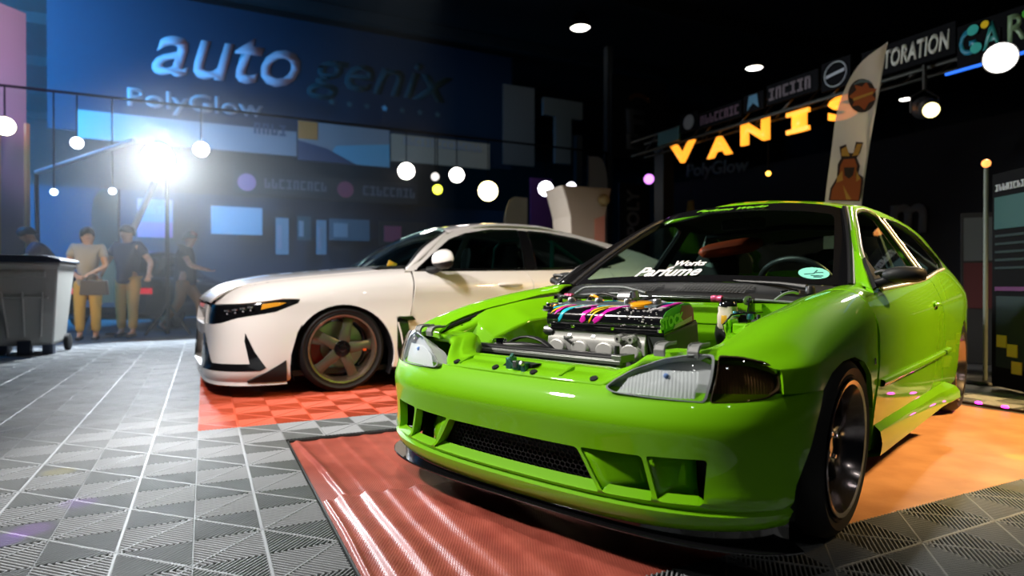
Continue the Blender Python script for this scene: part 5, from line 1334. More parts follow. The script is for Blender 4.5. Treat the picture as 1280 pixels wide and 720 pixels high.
def on_board(e, x, z, y=-.004): return e.matrix_basis @ Vector((x, y, z))
def btext(e, body, x0, x1, zc, h, m, bold=0.0, shear=0.0, nm='lettering'):
    A, B = on_board(e, x0, zc), on_board(e, x1, zc); return span_text(nm, body, A, B, h, m, bold, shear, .008, e)
def strokes(e, x0, x1, zc, h, m, seed=1, slope=0.0, y=-.010):
    """lettering too small or blurred to read, as a row of letter-sized strokes"""
    rn = random.Random(seed); b = MB(); x = x0; w = h * .55
    while x < x1 - w * .5:
        k = rn.choice((0, 1, 2, 3)); zz = zc + slope * (x - x0); t = h * .2
        if k != 3: b.box((x, y, zz - h / 2), (x + t, -.001, zz + h / 2))
        if k in (1, 2): b.box((x + w - t, y, zz - h / 2), (x + w, -.001, zz + h / 2 - (h * .4 if k == 2 else 0)))
        if k in (0, 1, 3): b.box((x, y, zz + h / 2 - t), (x + w, -.001, zz + h / 2))
        if k in (0, 2, 3): b.box((x, y, zz - h / 2), (x + w, -.001, zz - h / 2 + t))
        if k == 3: b.box((x + w * .4, y, zz - h / 2), (x + w * .4 + t, -.001, zz + h / 2))
        x += w * 1.3
    return b.build('lettering', m, e, smooth=False)
def ustrokes(e, px0, py0, px1, hpx, u, m, seed=1):
    x0, z = ub(e, px0, py0, u); x1, _ = ub(e, px1, py0, u); return strokes(e, x0, x1, z, hpx / FPX * on_u(px0, py0, u).y, m, seed)
def bshape(e, nm, poly, m, y0=-.012, y1=-.001):
    return MB().prism(poly, y0, y1, 'y').build(nm, m, e, smooth=False)
def disc(cx, cz, r, n=28, k=1.0): return [(cx + r * math.cos(2 * math.pi * i / n), cz + r * k * math.sin(2 * math.pi * i / n)) for i in range(n)]

C_WH = mat('pale lettering', (.46, .36, .40), .7, spec=.1); C_TEAL = mat('dark teal lettering', (.03, .085, .095), .6); C_GREY = mat('grey print', (.32, .33, .36), .6)
C_RED = mat('red print', (.40, .06, .10), .6); C_BEI = mat('beige board', (.40, .34, .26), .7); C_OR = mat('orange print', (.60, .22, .04), .6); C_BLU = mat('light blue print', (.16, .42, .55), .6); C_STRIP = mat('pale grey board', (.27, .27, .29), .7)
BLKB = mat('black board', (.012, .013, .016), .6)
UA = 17.0
def bu(name, px0, px1, py0, py1, u, m, label, cat, group=None, pyref=None):
    """a board on the plane u, from photo columns px0..px1, its height read at px0"""
    a, b = on_u(px0, py0, u), on_u(px0, py1, u); c = on_u(px1, py0, u)
    return board(name, (a.x, a.y, 0), (c.x, c.y, 0), min(a.z, b.z), max(a.z, b.z), m, label, cat, group)
# --- the large booth on the left: tall fascia, back cloth, sign boards
back, LB = bu('booth_backdrop', -60, 700, 225, 420, UA + .1, NAVY, 'dark blue cloth behind the people at the left booth', 'backdrop')
fas, L = bu('booth_fascia', 60, 640, -30, 160, UA, NAVY, 'tall navy fascia with pale and dark italic lettering above the left booth', 'sign')
def ub(e, px, py, u):
    p = e.matrix_basis.inverted() @ on_u(px, py, u); return p.x, p.z
def utext(e, body, px0, py0, px1, py1, hpx, u, m, bold=0.0, shear=0.0):
    A = on_u(px0, py0, u - .02); B = on_u(px1, py1, u - .02); d = A.dot(Vector((0, 1, 0)))
    B.z = A.z + (B.z - A.z); return span_text('lettering', body, A, B, hpx / FPX * d, m, bold, shear, .02, e)
utext(fas, 'auto', 190, 62, 376, 84, 62, UA, C_WH, .014, .32)
utext(fas, 'genix', 384, 90, 566, 116, 66, UA, mat('dim teal letter', (.014, .040, .046), .7, spec=.1), .014, .32)
for i in range(7):
    x, z = ub(fas, 415 + i * 22, 128 + i * 2.6, UA); bshape(fas, 'star', [(x + (.10 if k % 2 == 0 else .045) * math.sin(k * math.pi / 5), z + (.10 if k % 2 == 0 else .045) * math.cos(k * math.pi / 5)) for k in range(10)], C_BLU if i == 3 else C_TEAL)
st, L = bu('sign_strip', 96, 371, 137, 172, 16.2, C_STRIP, 'long pale strip board below the navy fascia', 'sign')
utext(st, 'PolyGlow', 160, 124, 330, 140, 30, 16.2, C_STRIP, .02); ustrokes(st, 318, 160, 362, 14, 16.2, mat('slate blue print', (.05, .08, .13), .6), 3)
cb_, L = bu('sign_board', 373, 487, 151, 200, 16.2, C_STRIP, 'sign board with orange, white and light blue patches beside the pale strip', 'sign')
x0, z0 = ub(cb_, 373, 200, 16.2); W_, H_ = L, (on_u(373, 151, 16.2) - on_u(373, 200, 16.2)).z
bshape(cb_, 'orange_patch', [(0, H_ * .55), (W_ * .2, H_ * .55), (W_ * .2, H_), (0, H_)], C_OR); bshape(cb_, 'blue_patch', [(W_ * .28, 0), (W_, 0), (W_, H_ * .62), (W_ * .4, H_ * .45)], C_BLU); bshape(cb_, 'dark_patch', [(0, 0), (W_ * .62, 0), (W_ * .3, H_ * .35), (0, H_ * .5)], mat('dark blue print', (.02, .05, .12), .6), -.020)
bs_, L = bu('sign_board', 489, 612, 167, 201, 16.2, C_BEI, 'beige strip board above the two white lamps', 'sign'); ustrokes(bs_, 505, 176, 600, 10, 16.2, C_GREY, 4)
for k, (px, py, txt, pr) in enumerate(((309, 227, 'WHEELSPOT', 410), (432, 236, 'GEARLINE', 516))):
    e, L = bu('name_sign', px - 18, pr + 6, py - 14, py + 14, 16.5, BLKB, ('black name sign with a pink round mark', 'black name sign with a dark red round mark, right of the pink one')[k], 'sign')
    x, z = ub(e, px, py + (1 if k else 1), 16.5); bshape(e, 'round_mark', disc(x, z, .21), mat('pink print', (.42, .16, .30), .6) if k == 0 else C_RED)
    ustrokes(e, px + 22, py + 2, pr, 12, 16.5, mat('faint print', (.13, .13, .15), .7), 5 + k)
wbd, L = bu('white_board', 264, 328, 257, 292, 16.7, mat('white board face', (.55, .53, .58), .6), 'blank white board hanging on the blue booth cloth', 'board')
for k, (a, b, c, d, m, lab) in enumerate(((345, 361, 272, 318, C_GREY, 'narrow grey poster left of the small teal sign'), (372, 389, 270, 300, C_TEAL, 'small dark teal poster between grey ones'), (396, 408, 275, 318, C_GREY, 'narrow grey poster right of the teal one'), (412, 462, 273, 300, mat('slate print', (.10, .14, .17), .6), 'slate coloured wide poster on the booth cloth'), (474, 534, 276, 306, BLKB, 'black poster with a red corner near the white car'))):
    e, L = bu('poster', a, b, c, d, 16.7, m, lab, 'poster'); H_ = (on_u(a, c, 16.7) - on_u(a, d, 16.7)).z
    bshape(e, 'poster_print', [(L * .1, H_ * .15), (L * .45, H_ * .15), (L * .45, H_ * .8), (L * .1, H_ * .8)], (C_WH, C_GREY, C_WH, C_GREY, C_RED)[k])
pp, L = bu('poster', 172, 216, 248, 296, 16.7, mat('pale violet poster', (.30, .26, .38), .6), 'pale poster with a pink lower half behind the dark-shirted person', 'poster'); H_ = (on_u(172, 248, 16.7) - on_u(172, 296, 16.7)).z
bshape(pp, 'poster_print', [(0, 0), (L, 0), (L, H_ * .4), (0, H_ * .4)], mat('pink print', (.42, .16, .30), .6)); ustrokes(pp, 180, 262, 208, 10, 16.7, C_GREY, 8)
# --- middle of the hall
vb, L = bu('hanging_banner', 629, 668, 105, 205, 15.0, mat('charcoal cloth', (.10, .12, .14), .8), 'plain charcoal hanging banner left of the big letter', 'banner')
bt = empty('letter_sign', on_u(704, 200, 14.5), TH, 'big grey letter T standing above the hall booths', 'sign')
s = 14.5 / FPX; bt_b = MB().box((-.60, 0, 1.15), (.62, .12, 1.62)).box((-.24, 0, -.1), (.26, .12, 1.15)); bt_b.build('letter', mat('grey letter face', (.16, .20, .23), .7), bt, smooth=False)
fb_, L = bu('hanging_banner', 764, 832, 92, 196, 14.0, BLKB, 'black banner with an orange arc and pale letters', 'banner')
H_ = (on_u(764, 92, 14) - on_u(764, 196, 14)).z; c = L / 2
arc = [(c + .42 * math.cos(a), H_ * .68 + .30 * math.sin(a)) for a in [R(20 + 140 * i / 12) for i in range(13)]] + [(c + .30 * math.cos(a), H_ * .68 + .18 * math.sin(a)) for a in [R(160 - 140 * i / 12) for i in range(13)]]
bshape(fb_, 'orange_arc', arc, mat('dull orange print', (.20, .07, .02), .6)); utext(fb_, 'F', 783, 152, 806, 154, 32, 14, mat('dim grey print', (.16, .18, .20), .6), .03); utext(fb_, 'E', 783, 176, 800, 178, 20, 14, mat('dim grey print', (.16, .18, .20), .6), .03)
pb, L = bu('banner', 774, 812, 228, 404, 11.5, BLKB, 'black banner with white letters running up it beside the beige box', 'banner')
A = on_u(793, 296, 11.48); B = on_u(791, 238, 11.48); o = text('lettering', 'POLY', 1, C_GREY, Matrix.Identity(4), None, 0, .03)
Mx_ = frame((A + B) / 2 - Vector((.0, .02, 0)), (0, 0, 1), z=-E2); k_ = (B - A).length / 2.6; o.data.transform(Mx_ @ Matrix.Diagonal((k_ * 1.05, k_ * 1.15, 1, 1))); o.data.transform(pb.matrix_basis.inverted()); o.parent = pb
for k, (px, w, top, bot, bend_, m, lab, u) in enumerate(((747, 26, 196, 330, 1, mat('pale grey flag cloth', (.36, .35, .36), .8), 'pale grey curved-top flag behind the beige box', 11.0), (645, 30, 246, 330, -1, mat('cream flag cloth', (.55, .55, .42), .8), 'cream curved-top flag above the white car roof', 10.5), (132, 26, 236, 330, -1, mat('teal grey flag cloth', (.12, .24, .26), .8), 'teal grey flag between the people and the floodlight', 11.5))):
    b0 = on_u(px, bot, u); d = b0.y; e = empty('feather_flag', (b0.x, b0.y, 0), TH, lab, 'flag')
    H0 = on_u(px, top, u).z; hw = w / 2 / FPX * d * 1.1; z0 = .5
    P_ = [(-hw, z0), (hw, z0)] + [(hw * math.cos(a) if bend_ > 0 else hw * (1 if i == 0 else math.cos(a)), H0 - hw * 2.2 + hw * 2.2 * math.sin(a)) for i, a in enumerate([R(90 * j / 8) for j in range(9)])] + [(-hw, H0 - .05 * hw)]
    if bend_ < 0: P_ = [(-x, z) for x, z in reversed(P_)]
    MB().prism(P_, -.008, .008, 'y').build('flag_cloth', m, e, smooth=False); xs_ = -hw if bend_ > 0 else hw
    MB().tube([(xs_, 0, .02), (xs_, 0, H0)], .018, 8).build('flag_pole', SATINB, e); MB().lathe([(0, .03), (.18, .03), (.2, 0), (0, 0)], 20, Matrix.Translation((xs_, 0, 0))).build('flag_foot', SATINB, e)
# tall beige flared box with a salmon side
p0 = at(726, 300, 9.2); e = empty('flared_box', (p0.x, p0.y, 0), R(24), 'tall beige box flaring at the top with a salmon side panel, behind the white car', 'box')
vs = []; 
for z, a in ((0, .30), (1.2, .30), (1.75, .33), (2.0, .40), (2.18, .47)): vs += [(-a, -.28, z), (a * .75, -.28, z), (a * .75, .28, z), (-a, .28, z)]
fs = [(i * 4 + j, i * 4 + (j + 1) % 4, i * 4 + 4 + (j + 1) % 4, i * 4 + 4 + j) for i in range(4) for j in range(4)] + [(3, 2, 1, 0), (16, 17, 18, 19)]
bevel(mk('box_body', vs, fs, mat('beige card', (.42, .33, .25), .7), e, False, fix=True), .02, 2); MB().prism([(.06, 0), (.225, 0), (.225, 1.78), (.06, 1.72)], -.300, -.281, 'y').build('side_panel', mat('salmon card', (.55, .22, .15), .7), e, smooth=False)
MB().ball((.20, -.30, 2.0), .09, 12).build('round_fitting', mat('brass fitting', (.35, .25, .10), .5), e)
# tall dark uprights (truss posts) in the middle and a banner with purple light put into its cloth colour
for px, top, bot, u, m, lab in ((760, 60, 330, 14.6, mat('dark steel post', (.03, .035, .04), .6), 'dark steel post beside the black banner'), (722, 170, 330, 15.5, mat('dark steel post', (.03, .035, .04), .6), 'dark steel post left of the curved grey flag')):
    a = on_u(px, top, u); e = MB().box((-.09, -.09, 0), (.09, .09, a.z), M=Matrix.Translation((a.x, a.y, 0)) @ Matrix.Rotation(TH, 4, 'Z')); tag(e.build('post', m, None, False), lab, 'post')
pv, L = bu('banner', 663, 690, 222, 330, 13.5, mat('purple lit cloth', (.16, .05, .26), .8), 'narrow banner in purple light behind the white car roof', 'banner')
# --- right booth: truss with a sign strip, glowing letters below it
VR = 6.87
def rv(px, py, v=VR): return on_v(px, py, v)
TRM = mat('dark truss steel', (.035, .035, .03), .5, .6)
BARM = mat('matt black bar', (.006, .006, .007), .9, spec=.05)
a, b = rv(800, 165), rv(1500, -40)
zs = 3.02
tr = MB()
A0 = Vector((a.x, a.y, 0)); B0 = Vector((b.x, b.y, 0)); dr_ = (B0 - A0).normalized(); Lr = (B0 - A0).length; nrm = Vector((-dr_.y, dr_.x, 0))
for dz, dn in ((0, .1), (0, -.18), (.24, .1), (.24, -.18)): tr.tube([A0 + nrm * dn + Vector((0, 0, zs + dz)), B0 + nrm * dn + Vector((0, 0, zs + dz))], .024, 8)
for i in range(int(Lr / .35)):
    p, q = A0 + dr_ * (.35 * i), A0 + dr_ * (.35 * (i + 1))
    for dn in (.1, -.18): tr.bar(p + nrm * dn + Vector((0, 0, zs)), q + nrm * dn + Vector((0, 0, zs + .24)) if i % 2 else q + nrm * dn + Vector((0, 0, zs)), .016)
    tr.bar(p + nrm * .1 + Vector((0, 0, zs)), q - nrm * .18 + Vector((0, 0, zs)), .016)
tag(tr.build('truss', TRM, None, True), 'dark lattice truss carrying the sign strip at the right', 'truss')
for k, t_ in enumerate((.1, Lr - .2)):
    p = A0 + dr_ * t_ + nrm * .45; e = MB().box((-.12, -.12, 0), (.12, .12, zs + .2), M=Matrix.Translation(p) @ Matrix.Rotation(TH, 4, 'Z')); tag(e.build('truss_support', TRM, None, False), ('dark truss leg at the far end of the sign strip', 'dark truss leg at the near end of the sign strip')[k], 'truss support')
def rsign(name, px0, px1, pyc, hpx, m, label, cat='sign', group=None, body=None, bm=None, off_=.24, bold=.02, shear=0.0):
    A = rv(px0, 100, VR - .32); B = rv(px1, 100, VR - .32); pc = rv((px0 + px1) / 2, pyc, VR - .32); d = pc.y; h = hpx / FPX * d
    e = empty(name, (A.x, A.y, pc.z - h / 2), math.atan2(B.y - A.y, B.x - A.x), label, cat, group)
    # the face looks towards the aisle (smaller v): local -y
    L = math.hypot(B.x - A.x, B.y - A.y); fl = 1 if True else -1
    MB().box((0, 0, 0), (L, .04, h)).build('panel', m, e, smooth=False)
    if body and body[0] == '~': strokes(e, L * .05, L * .95, h / 2, h * .58, bm, len(body) + int(px0))
    elif body: btext(e, body, L * .05, L * .95, h / 2, h * .62, bm, bold, shear)
    return e, L, h
SGN = mat('black sign face', (.006, .006, .007), .9, spec=.05)
e, L, h = rsign('name_board', 850, 872, 153, 22, SGN, 'small black board with a pale round mark at the far end of the truss'); bshape(e, 'round_mark', disc(L / 2, h / 2, h * .42), mat('dim pale print', (.22, .22, .22), .6))
rsign('name_board', 822, 848, 171, 16, mat('dark teal sign', (.02, .10, .10), .6), 'dark teal sign at the far end of the truss')
rsign('name_board', 873, 926, 144, 20, SGN, 'black sign with dim pink lettering at the far end of the truss', body='~', bm=mat('dim pink print', (.09, .035, .06), .6))
e, L, h = rsign('name_board', 929, 954, 128, 22, SGN, 'small black sign with a blue figure mark between two lettered signs'); bshape(e, 'figure_mark', [(L * .2, h * .1), (L * .5, h * .45), (L * .8, h * .1), (L * .7, h * .9), (L * .3, h * .9)], mat('dim blue print', (.04, .16, .26), .6))
rsign('name_board', 958, 1022, 110, 26, SGN, 'black sign with dim pink grey lettering left of the round mark', body='~', bm=mat('dim pink grey print', (.09, .06, .07), .6), shear=.2)
e, L, h = rsign('name_board', 1026, 1062, 93, 36, SGN, 'square black sign with a ringed round mark beside the flag')
MB().tube([(L / 2 + .14 * math.cos(2 * math.pi * i / 28), -.004, h / 2 + .14 * math.sin(2 * math.pi * i / 28)) for i in range(28)], .008, 6, closed=True).build('ring_mark', C_GREY, e); bshape(e, 'mark_bar', [(L * .18, h * .42), (L * .82, h * .52), (L * .82, h * .62), (L * .18, h * .52)], C_GREY)
rsign('name_board', 1076, 1193, 66, 38, SGN, 'black sign reading RESTORATION, partly hidden by the flag', body='RESTORATION', bm=mat('pale print', (.42, .40, .34), .6), shear=.15, bold=.03)
e, L, h = rsign('name_board', 1195, 1420, 26, 58, SGN, 'black sign with large rainbow lettering at the right end')
for k, (ch, m) in enumerate((('G', mat('teal blue print', (.01, .16, .24), .4)), ('A', mat('blue green print', (.02, .20, .18), .4)), ('R', mat('grey green print', (.16, .24, .12), .4)), ('A', mat('teal blue print', (.01, .16, .24), .4)), ('G', C_OR), ('E', C_BLU))): btext(e, ch, .02 + L * .155 * k, L * .155 * k + L * .13, h * .56, h * .62, m, .025)
for k, (cx, cz, r, m) in enumerate(((.10, .80, .05, mat('teal blotch', (.02, .35, .30), .4)), (.17, .84, .035, YL), (.12, .36, .05, mat('teal blotch', (.02, .35, .30), .4)), (.40, .78, .04, mat('green blotch', (.05, .35, .02), .4)), (.66, .42, .05, OR))): bshape(e, 'colour_blotch', disc(cx * L / .9, cz * h, r), m, -.018, -.012)
bl = MB().box((-.10, -.02, -.035), (L, .01, -.012)); bl.build('blue_strip_light', mat('blue strip light', (.02, .10, .5), .4, emit=(.02, .16, .9), estr=1.2), e, smooth=False)
GLOW = mat('glowing amber letter', (.9, .35, .02), .4, emit=(1, .34, .025), estr=1.7)
for k, (ch, px, py, hp) in enumerate((('V', 852, 191, 24), ('A', 898, 183, 24), ('N', 942, 164, 28), ('I', 997, 152, 26), ('S', 1052, 134, 30))):
    w = hp * (.55 if ch == 'I' else 1.15); A = rv(px - w / 2 - 1, py + 3, VR - .05); B = rv(px + w / 2 + 1, py - 3, VR - .05); A.z = B.z = rv(px, py, VR - .05).z
    h = hp / FPX * A.y
    e = empty('letter_lamp', A, 0, ('glowing amber letter V, farthest of the lit letters', 'glowing amber letter A between V and N', 'glowing amber letter N between A and I', 'glowing amber letter I left of the white flag', 'glowing amber letter behind the white flag')[k], 'letter light')
    span_text('letter', ch if ch != 'I' else 'I', A, B, h, GLOW, .04 if ch != 'I' else .05, 0, .05, e)
    if ch == 'I':
        q0 = e.matrix_basis.inverted()
        for zz in (-h / 2 + h * .08, h / 2 - h * .08):
            A2, B2 = rv(px - 14, py, VR - .05), rv(px + 14, py, VR - .05); MB().bar(q0 @ Vector((A2.x, A2.y, A.z + zz)), q0 @ Vector((B2.x, B2.y, A.z + zz)), .04, h * .2).build('letter_serif', GLOW, e, smooth=False)
    MB().bar((0, 0, h / 2), (0, 0, 3.06 - A.z), .02).build('hanger', TRM, e, smooth=False)
# black back cloth of the right booth with dim lettering
e, L = board('booth_backdrop', on_v(880, 300, 11.0) * Vector((1, 1, 0)) if False else hall(11.0, 13.5), hall(11.0, .5), 0, 3.4, mat('black cloth', (.010, .011, .013), .85), 'black cloth closing the back of the right booth', 'backdrop')
A = on_v(1112, 274, 10.95); B = on_v(1158, 272, 10.95); span_text('lettering', 'm', A, B, .50, mat('dim grey letter', (.15, .16, .15), .7), .03, 0, .02, e)
A = on_v(858, 216, 10.95); B = on_v(935, 208, 10.95); span_text('lettering', 'PolyGlow', A, B, .42, mat('dim grey letter', (.15, .16, .15), .7), .02, 0, .02, e)
A = on_v(888, 222, 10.9); A.z = 2.35
ye = on_v(862, 262, 10.0); e = empty('hanging_tag', (ye.x, ye.y, ye.z - .35), R(-60), 'small yellow pennant seen past the green car roof', 'pennant'); MB().prism([(-.12, 0), (.16, 0), (.10, .55), (-.04, .55)], -.02, .02, 'y').build('pennant_cloth', mat('yellow pennant', (.55, .28, .02), .7), e, smooth=False); MB().bar((.03, 0, .55), (.03, 0, 1.6), .015).build('hanger', TRM, e, smooth=False)
# information board with a lit screen, and the grey post beside it
d0 = 4.75; p0 = at(1240, 490, d0); p1 = at(1345, 490, d0 - .75)
e, L = board('display_stand', (p0.x, p0.y, 0), (p1.x, p1.y, 0), .02, 1.62, mat('black stand', (.004, .004, .005), .8, spec=.1), 'tall black display stand with a lit screen and small notes at the right edge', 'display stand', thick=.12)
SCR = mat('lit screen', (.012, .04, .04), .3, emit=(.12, .42, .40), estr=.06)
bshape(e, 'screen', [(L * .05, 1.18), (L * .95, 1.18), (L * .95, 1.42), (L * .05, 1.42)], SCR); strokes(e, L * .06, L * .62, 1.49, .05, C_GREY, 12)
for z in (1.12, 1.06, 1.0, .94, .88): bshape(e, 'text_line', [(L * .06, z), (L * (.8 - .3 * (z % .11)), z), (L * (.8 - .3 * (z % .11)), z + .018), (L * .06, z + .018)], mat('dim slate print', (.022, .032, .036), .8, spec=.1))
bshape(e, 'violet_bar', [(L * .06, .72), (L * .95, .72), (L * .95, .75), (L * .06, .75)], mat('violet print', (.07, .01, .07), .7))
bshape(e, 'price_panel', [(L * .08, .15), (L * .5, .15), (L * .5, .68), (L * .08, .68)], mat('dim slate print', (.022, .032, .036), .8, spec=.1))
for x, z in ((.10, .30), (.24, .24), (.30, .12)): bshape(e, 'yellow_note', [(L * x, z), (L * (x + .13), z), (L * (x + .13), z + .09), (L * x, z + .09)], mat('yellow note', (.55, .45, .02), .6), -.018, -.012)
p0 = at(1232, 484, 5.0); e = empty('lamp_post', (p0.x, p0.y, 0), 0, 'thin grey post with a small orange lamp at its top', 'post')
MB().tube([(0, 0, .02), (0, 0, 1.72)], .017, 10).build('pole', mat('grey green post', (.12, .14, .12), .5), e); MB().lathe([(0, .02), (.14, .02), (.15, 0), (0, 0)], 24).build('post_base', SATINB, e); MB().ball((0, 0, 1.755), .033, 14).build('bulb', mat('orange bulb', (.8, .3, .05), .4, emit=(1, .35, .08), estr=2.0), e)
p0 = at(1223, 470, 6.2); e = empty('product_box', (p0.x, p0.y, 0), R(-30), 'white and red pull-up panel behind the grey post', 'panel')
MB().box((-.14, 0, 0), (.14, .05, 1.5)).build('panel', mat('dim grey panel', (.012, .012, .012), .7), e, smooth=False); MB().prism([(-.12, .55), (.12, .55), (.12, 1.0), (-.12, 1.0)], -.01, -.001, 'y').build('red_block', mat('dim red print', (.06, .008, .01), .7), e, smooth=False); MB().prism([(-.12, 1.02), (.12, 1.02), (.12, 1.45), (-.12, 1.45)], -.01, -.001, 'y').build('pale_block', mat('dark grey print', (.07, .08, .085), .7), e, smooth=False)
# magenta strip light on the floor at the edge of the sheet
e = empty('strip_light', hall(4.52, 1.8, .0), TH + R(90), 'magenta strip light lying along the end of the red sheet', 'light')
MB().box((0, -.015, -.004), (1.5, .015, .012)).build('channel', SATINB, e, smooth=False)
for i in range(10): MB().ball((.05 + i * .15, 0, .016), (.022, .012, .010), 8).build('diode', mat('magenta diode', (.8, .02, .5), .4, emit=(1, .02, .55), estr=14), e)
# --- white flag standing behind the green car, printed with two orange badges
FLG = mat('white flag cloth', (.62, .58, .50), .8); n, l, b = nodes(FLG); tl = n.new('ShaderNodeBsdfTranslucent'); tl.inputs[0].default_value = (.75, .62, .52, 1); mxs = n.new('ShaderNodeMixShader'); mxs.inputs[0].default_value = .35
tr_ = n.new('ShaderNodeBsdfTransparent'); tr_.inputs[0].default_value = (1, .55, .4, 1); mxt = n.new('ShaderNodeMixShader'); mxt.inputs[0].default_value = .16
l.new(b.outputs[0], mxs.inputs[1]); l.new(tl.outputs[0], mxs.inputs[2]); l.new(mxs.outputs[0], mxt.inputs[1]); l.new(tr_.outputs[0], mxt.inputs[2]); l.new(mxt.outputs[0], n['Material Output'].inputs[0])
dF = 5.6; f0 = at(1052, 300, dF); e = empty('feather_flag', (f0.x, f0.y, 0), R(-3), 'white blade-shaped flag with orange badges standing behind the green car roof', 'flag')
def fpx(px, py): p = at(px, py, dF); return (p.x - f0.x, p.z)
Lft = spline([Vector((*fpx(1025, 400), 0)), Vector((*fpx(1032, 262), 0)), Vector((*fpx(1040, 180), 0)), Vector((*fpx(1051, 125), 0)), Vector((*fpx(1072, 82), 0)), Vector((*fpx(1107, 54), 0))], 40)
Rgt = spline([Vector((*fpx(1068, 400), 0)), Vector((*fpx(1075, 262), 0)), Vector((*fpx(1084, 190), 0)), Vector((*fpx(1094, 130), 0)), Vector((*fpx(1101, 90), 0)), Vector((*fpx(1107, 54), 0))], 40)
vs, fs = [], []; 
for i in range(40):
    for j in range(7): p = Lft[i].lerp(Rgt[i], j / 6); vs.append((p.x, .012 * math.sin(i * .5 + j * .6) + .01, p.y))
for i in range(39):
    for j in range(6): fs.append((i * 7 + j, i * 7 + j + 1, i * 7 + 8 + j, i * 7 + 7 + j))
fc = mk('flag_cloth', vs, fs, FLG, e)
MB().tube([(p.x, .01, p.y) for p in Rgt], [.012 - .008 * i / 39 for i in range(40)], 8).build('flag_pole', mat('dull pole', (.3, .29, .26), .5), e); x_, z_ = fpx(1068, 400); MB().tube([(x_, .01, z_), (x_ - .02, .01, .03)], .014, 8).build('lower_pole', SATINB, e); MB().lathe([(0, .03), (.2, .03), (.22, 0), (0, 0)], 24, Matrix.Translation((x_ - .02, .01, 0))).build('flag_foot', SATINB, e)
C1, C2, C3 = mat('burnt orange print', (.34, .075, .02), .7), mat('dark brown print', (.035, .018, .015), .7), mat('ochre print', (.50, .24, .05), .7)
def fshape(nm, P, m, y=-.006): MB().prism([fpx(*p) for p in P], y - .002, y, 'y').build(nm, m, fc, smooth=False)
fshape('round_badge', [(1075 + 17 * math.cos(R(a)), 121 + 21 * math.sin(R(a))) for a in range(0, 360, 15)], C2, -.012)
fshape('badge_wings', [(1059, 122), (1068, 114), (1066, 108), (1075, 110), (1080, 104), (1084, 112), (1093, 113), (1087, 121), (1092, 126), (1083, 130), (1078, 139), (1071, 133), (1063, 134), (1066, 127)], C1, -.016); fshape('badge_stripe', [(1064, 124), (1088, 116), (1088, 119), (1064, 128)], C3, -.019); fshape('badge_arc', [(1063, 108), (1072, 101), (1083, 102), (1088, 107), (1083, 105), (1073, 105)], mat('slate print', (.10, .14, .17), .6), -.017)
fshape('lower_badge', [(1035, 251), (1037, 236), (1045, 222), (1046, 206), (1050, 198), (1048, 184), (1056, 181), (1058, 192), (1065, 192), (1068, 178), (1077, 179), (1073, 192), (1069, 198), (1073, 208), (1071, 218), (1077, 222), (1076, 238), (1073, 252)], C2, -.012)
fshape('lower_badge_shape', [(1037, 250), (1039, 237), (1047, 223), (1049, 208), (1053, 200), (1066, 199), (1069, 208), (1067, 220), (1074, 224), (1073, 238), (1071, 251)], C1, -.016)
for P in ([(1050, 196), (1050, 187), (1056, 184), (1060, 196)], [(1063, 196), (1069, 181), (1075, 181), (1070, 195)], [(1045, 222), (1051, 214), (1052, 226), (1044, 229)], [(1068, 214), (1073, 224), (1068, 228)], [(1052, 232), (1062, 250), (1056, 250)]): fshape('badge_gold', P, C3, -.019)
fshape('badge_dark', [(1053, 210), (1066, 210), (1064, 220), (1059, 224), (1054, 220)], C2, -.019)
# --- lamps
BARU, BARZ = 11.2, 3.62
def lamp_round(px, py, rpx, depth, col, estr, label, group=None, name='round_lamp', body=True, drop=.0):
    p = at(px, py, depth) if depth else on_u(px, py, BARU); r = rpx / FPX * p.y
    if not depth: drop = BARZ - p.z
    e = empty(name, p, 0, label, 'lamp', group); M = frame((0, 0, 0), (1, 0, 0), z=(Vector((0, 0, CAMH)) - p))
    m = mat('lamp face %d %d' % (px, py), (.8, .8, .8), .4, emit=col, estr=estr)
    MB().lathe([(0, .012), (r * .7, .010), (r, 0)], 28, M).build('lamp_face', m, e)
    MB().lathe([(r, 0), (r * 1.08, .01), (r * 1.12, -.02), (r * 1.0, -r * 1.2), (r * .5, -r * 1.8), (0, -r * 1.8)], 24, M).build('lamp_housing', SATINB, e)
    if drop: MB().bar((0, 0, r * .9), (0, 0, drop), .016).build('hanger', BARM, e, smooth=False)
    return e
ww = (1, .93, .86)
fl = lamp_round(198, 198, 18, 9.4, (.86, .95, 1), 45, 'large dazzling floodlight on a stand in the left booth', name='floodlight')
zf = at(198, 198, 9.4).z; MB().tube([(0, .25, -.1), (0, .25, -zf + .02)], .03, 8).build('stand_pole', SATINB, fl)
for a in (0, 120, 240): MB().bar((0, .25, -zf + .5), (.35 * math.cos(R(a)), .25 + .35 * math.sin(R(a)), -zf + .02), .03).build('stand_leg', SATINB, fl, smooth=False)
lamp_round(7, 158, 11, 0, (1, .86, .66), 16, 'warm round lamp at the far left edge', drop=.6)
lamp_round(97, 179, 7, 0, (.8, .85, 1), 9, 'small bluish lamp left of the floodlight boom', drop=.4)
lamp_round(252, 187, 9, 0, (1, .93, .95), 14, 'round white lamp right of the floodlight', drop=.4)
lamp_round(297, 219, 5, 16.2, (1, .9, .95), 4, 'tiny pinkish lamp at the pink round mark', drop=.3)
lamp_round(508, 214, 10, 0, ww, 16, 'round white lamp below the beige strip, left of the pair', drop=.4)
lamp_round(571, 219, 9, 0, ww, 14, 'round white lamp below the beige strip, right of the pair', drop=.4)
lamp_round(544, 221, 5, 0, (.9, .85, .8), 1.5, 'dim small lamp between the two white round lamps', drop=.35)
lamp_round(547, 237, 6, 0, (.75, .8, .05), 4, 'small yellow green lamp below the beige strip', drop=.5)
lamp_round(610, 239, 12, 0, (1, .80, .35), 14, 'yellow rimmed round lamp above the white car', drop=.6)
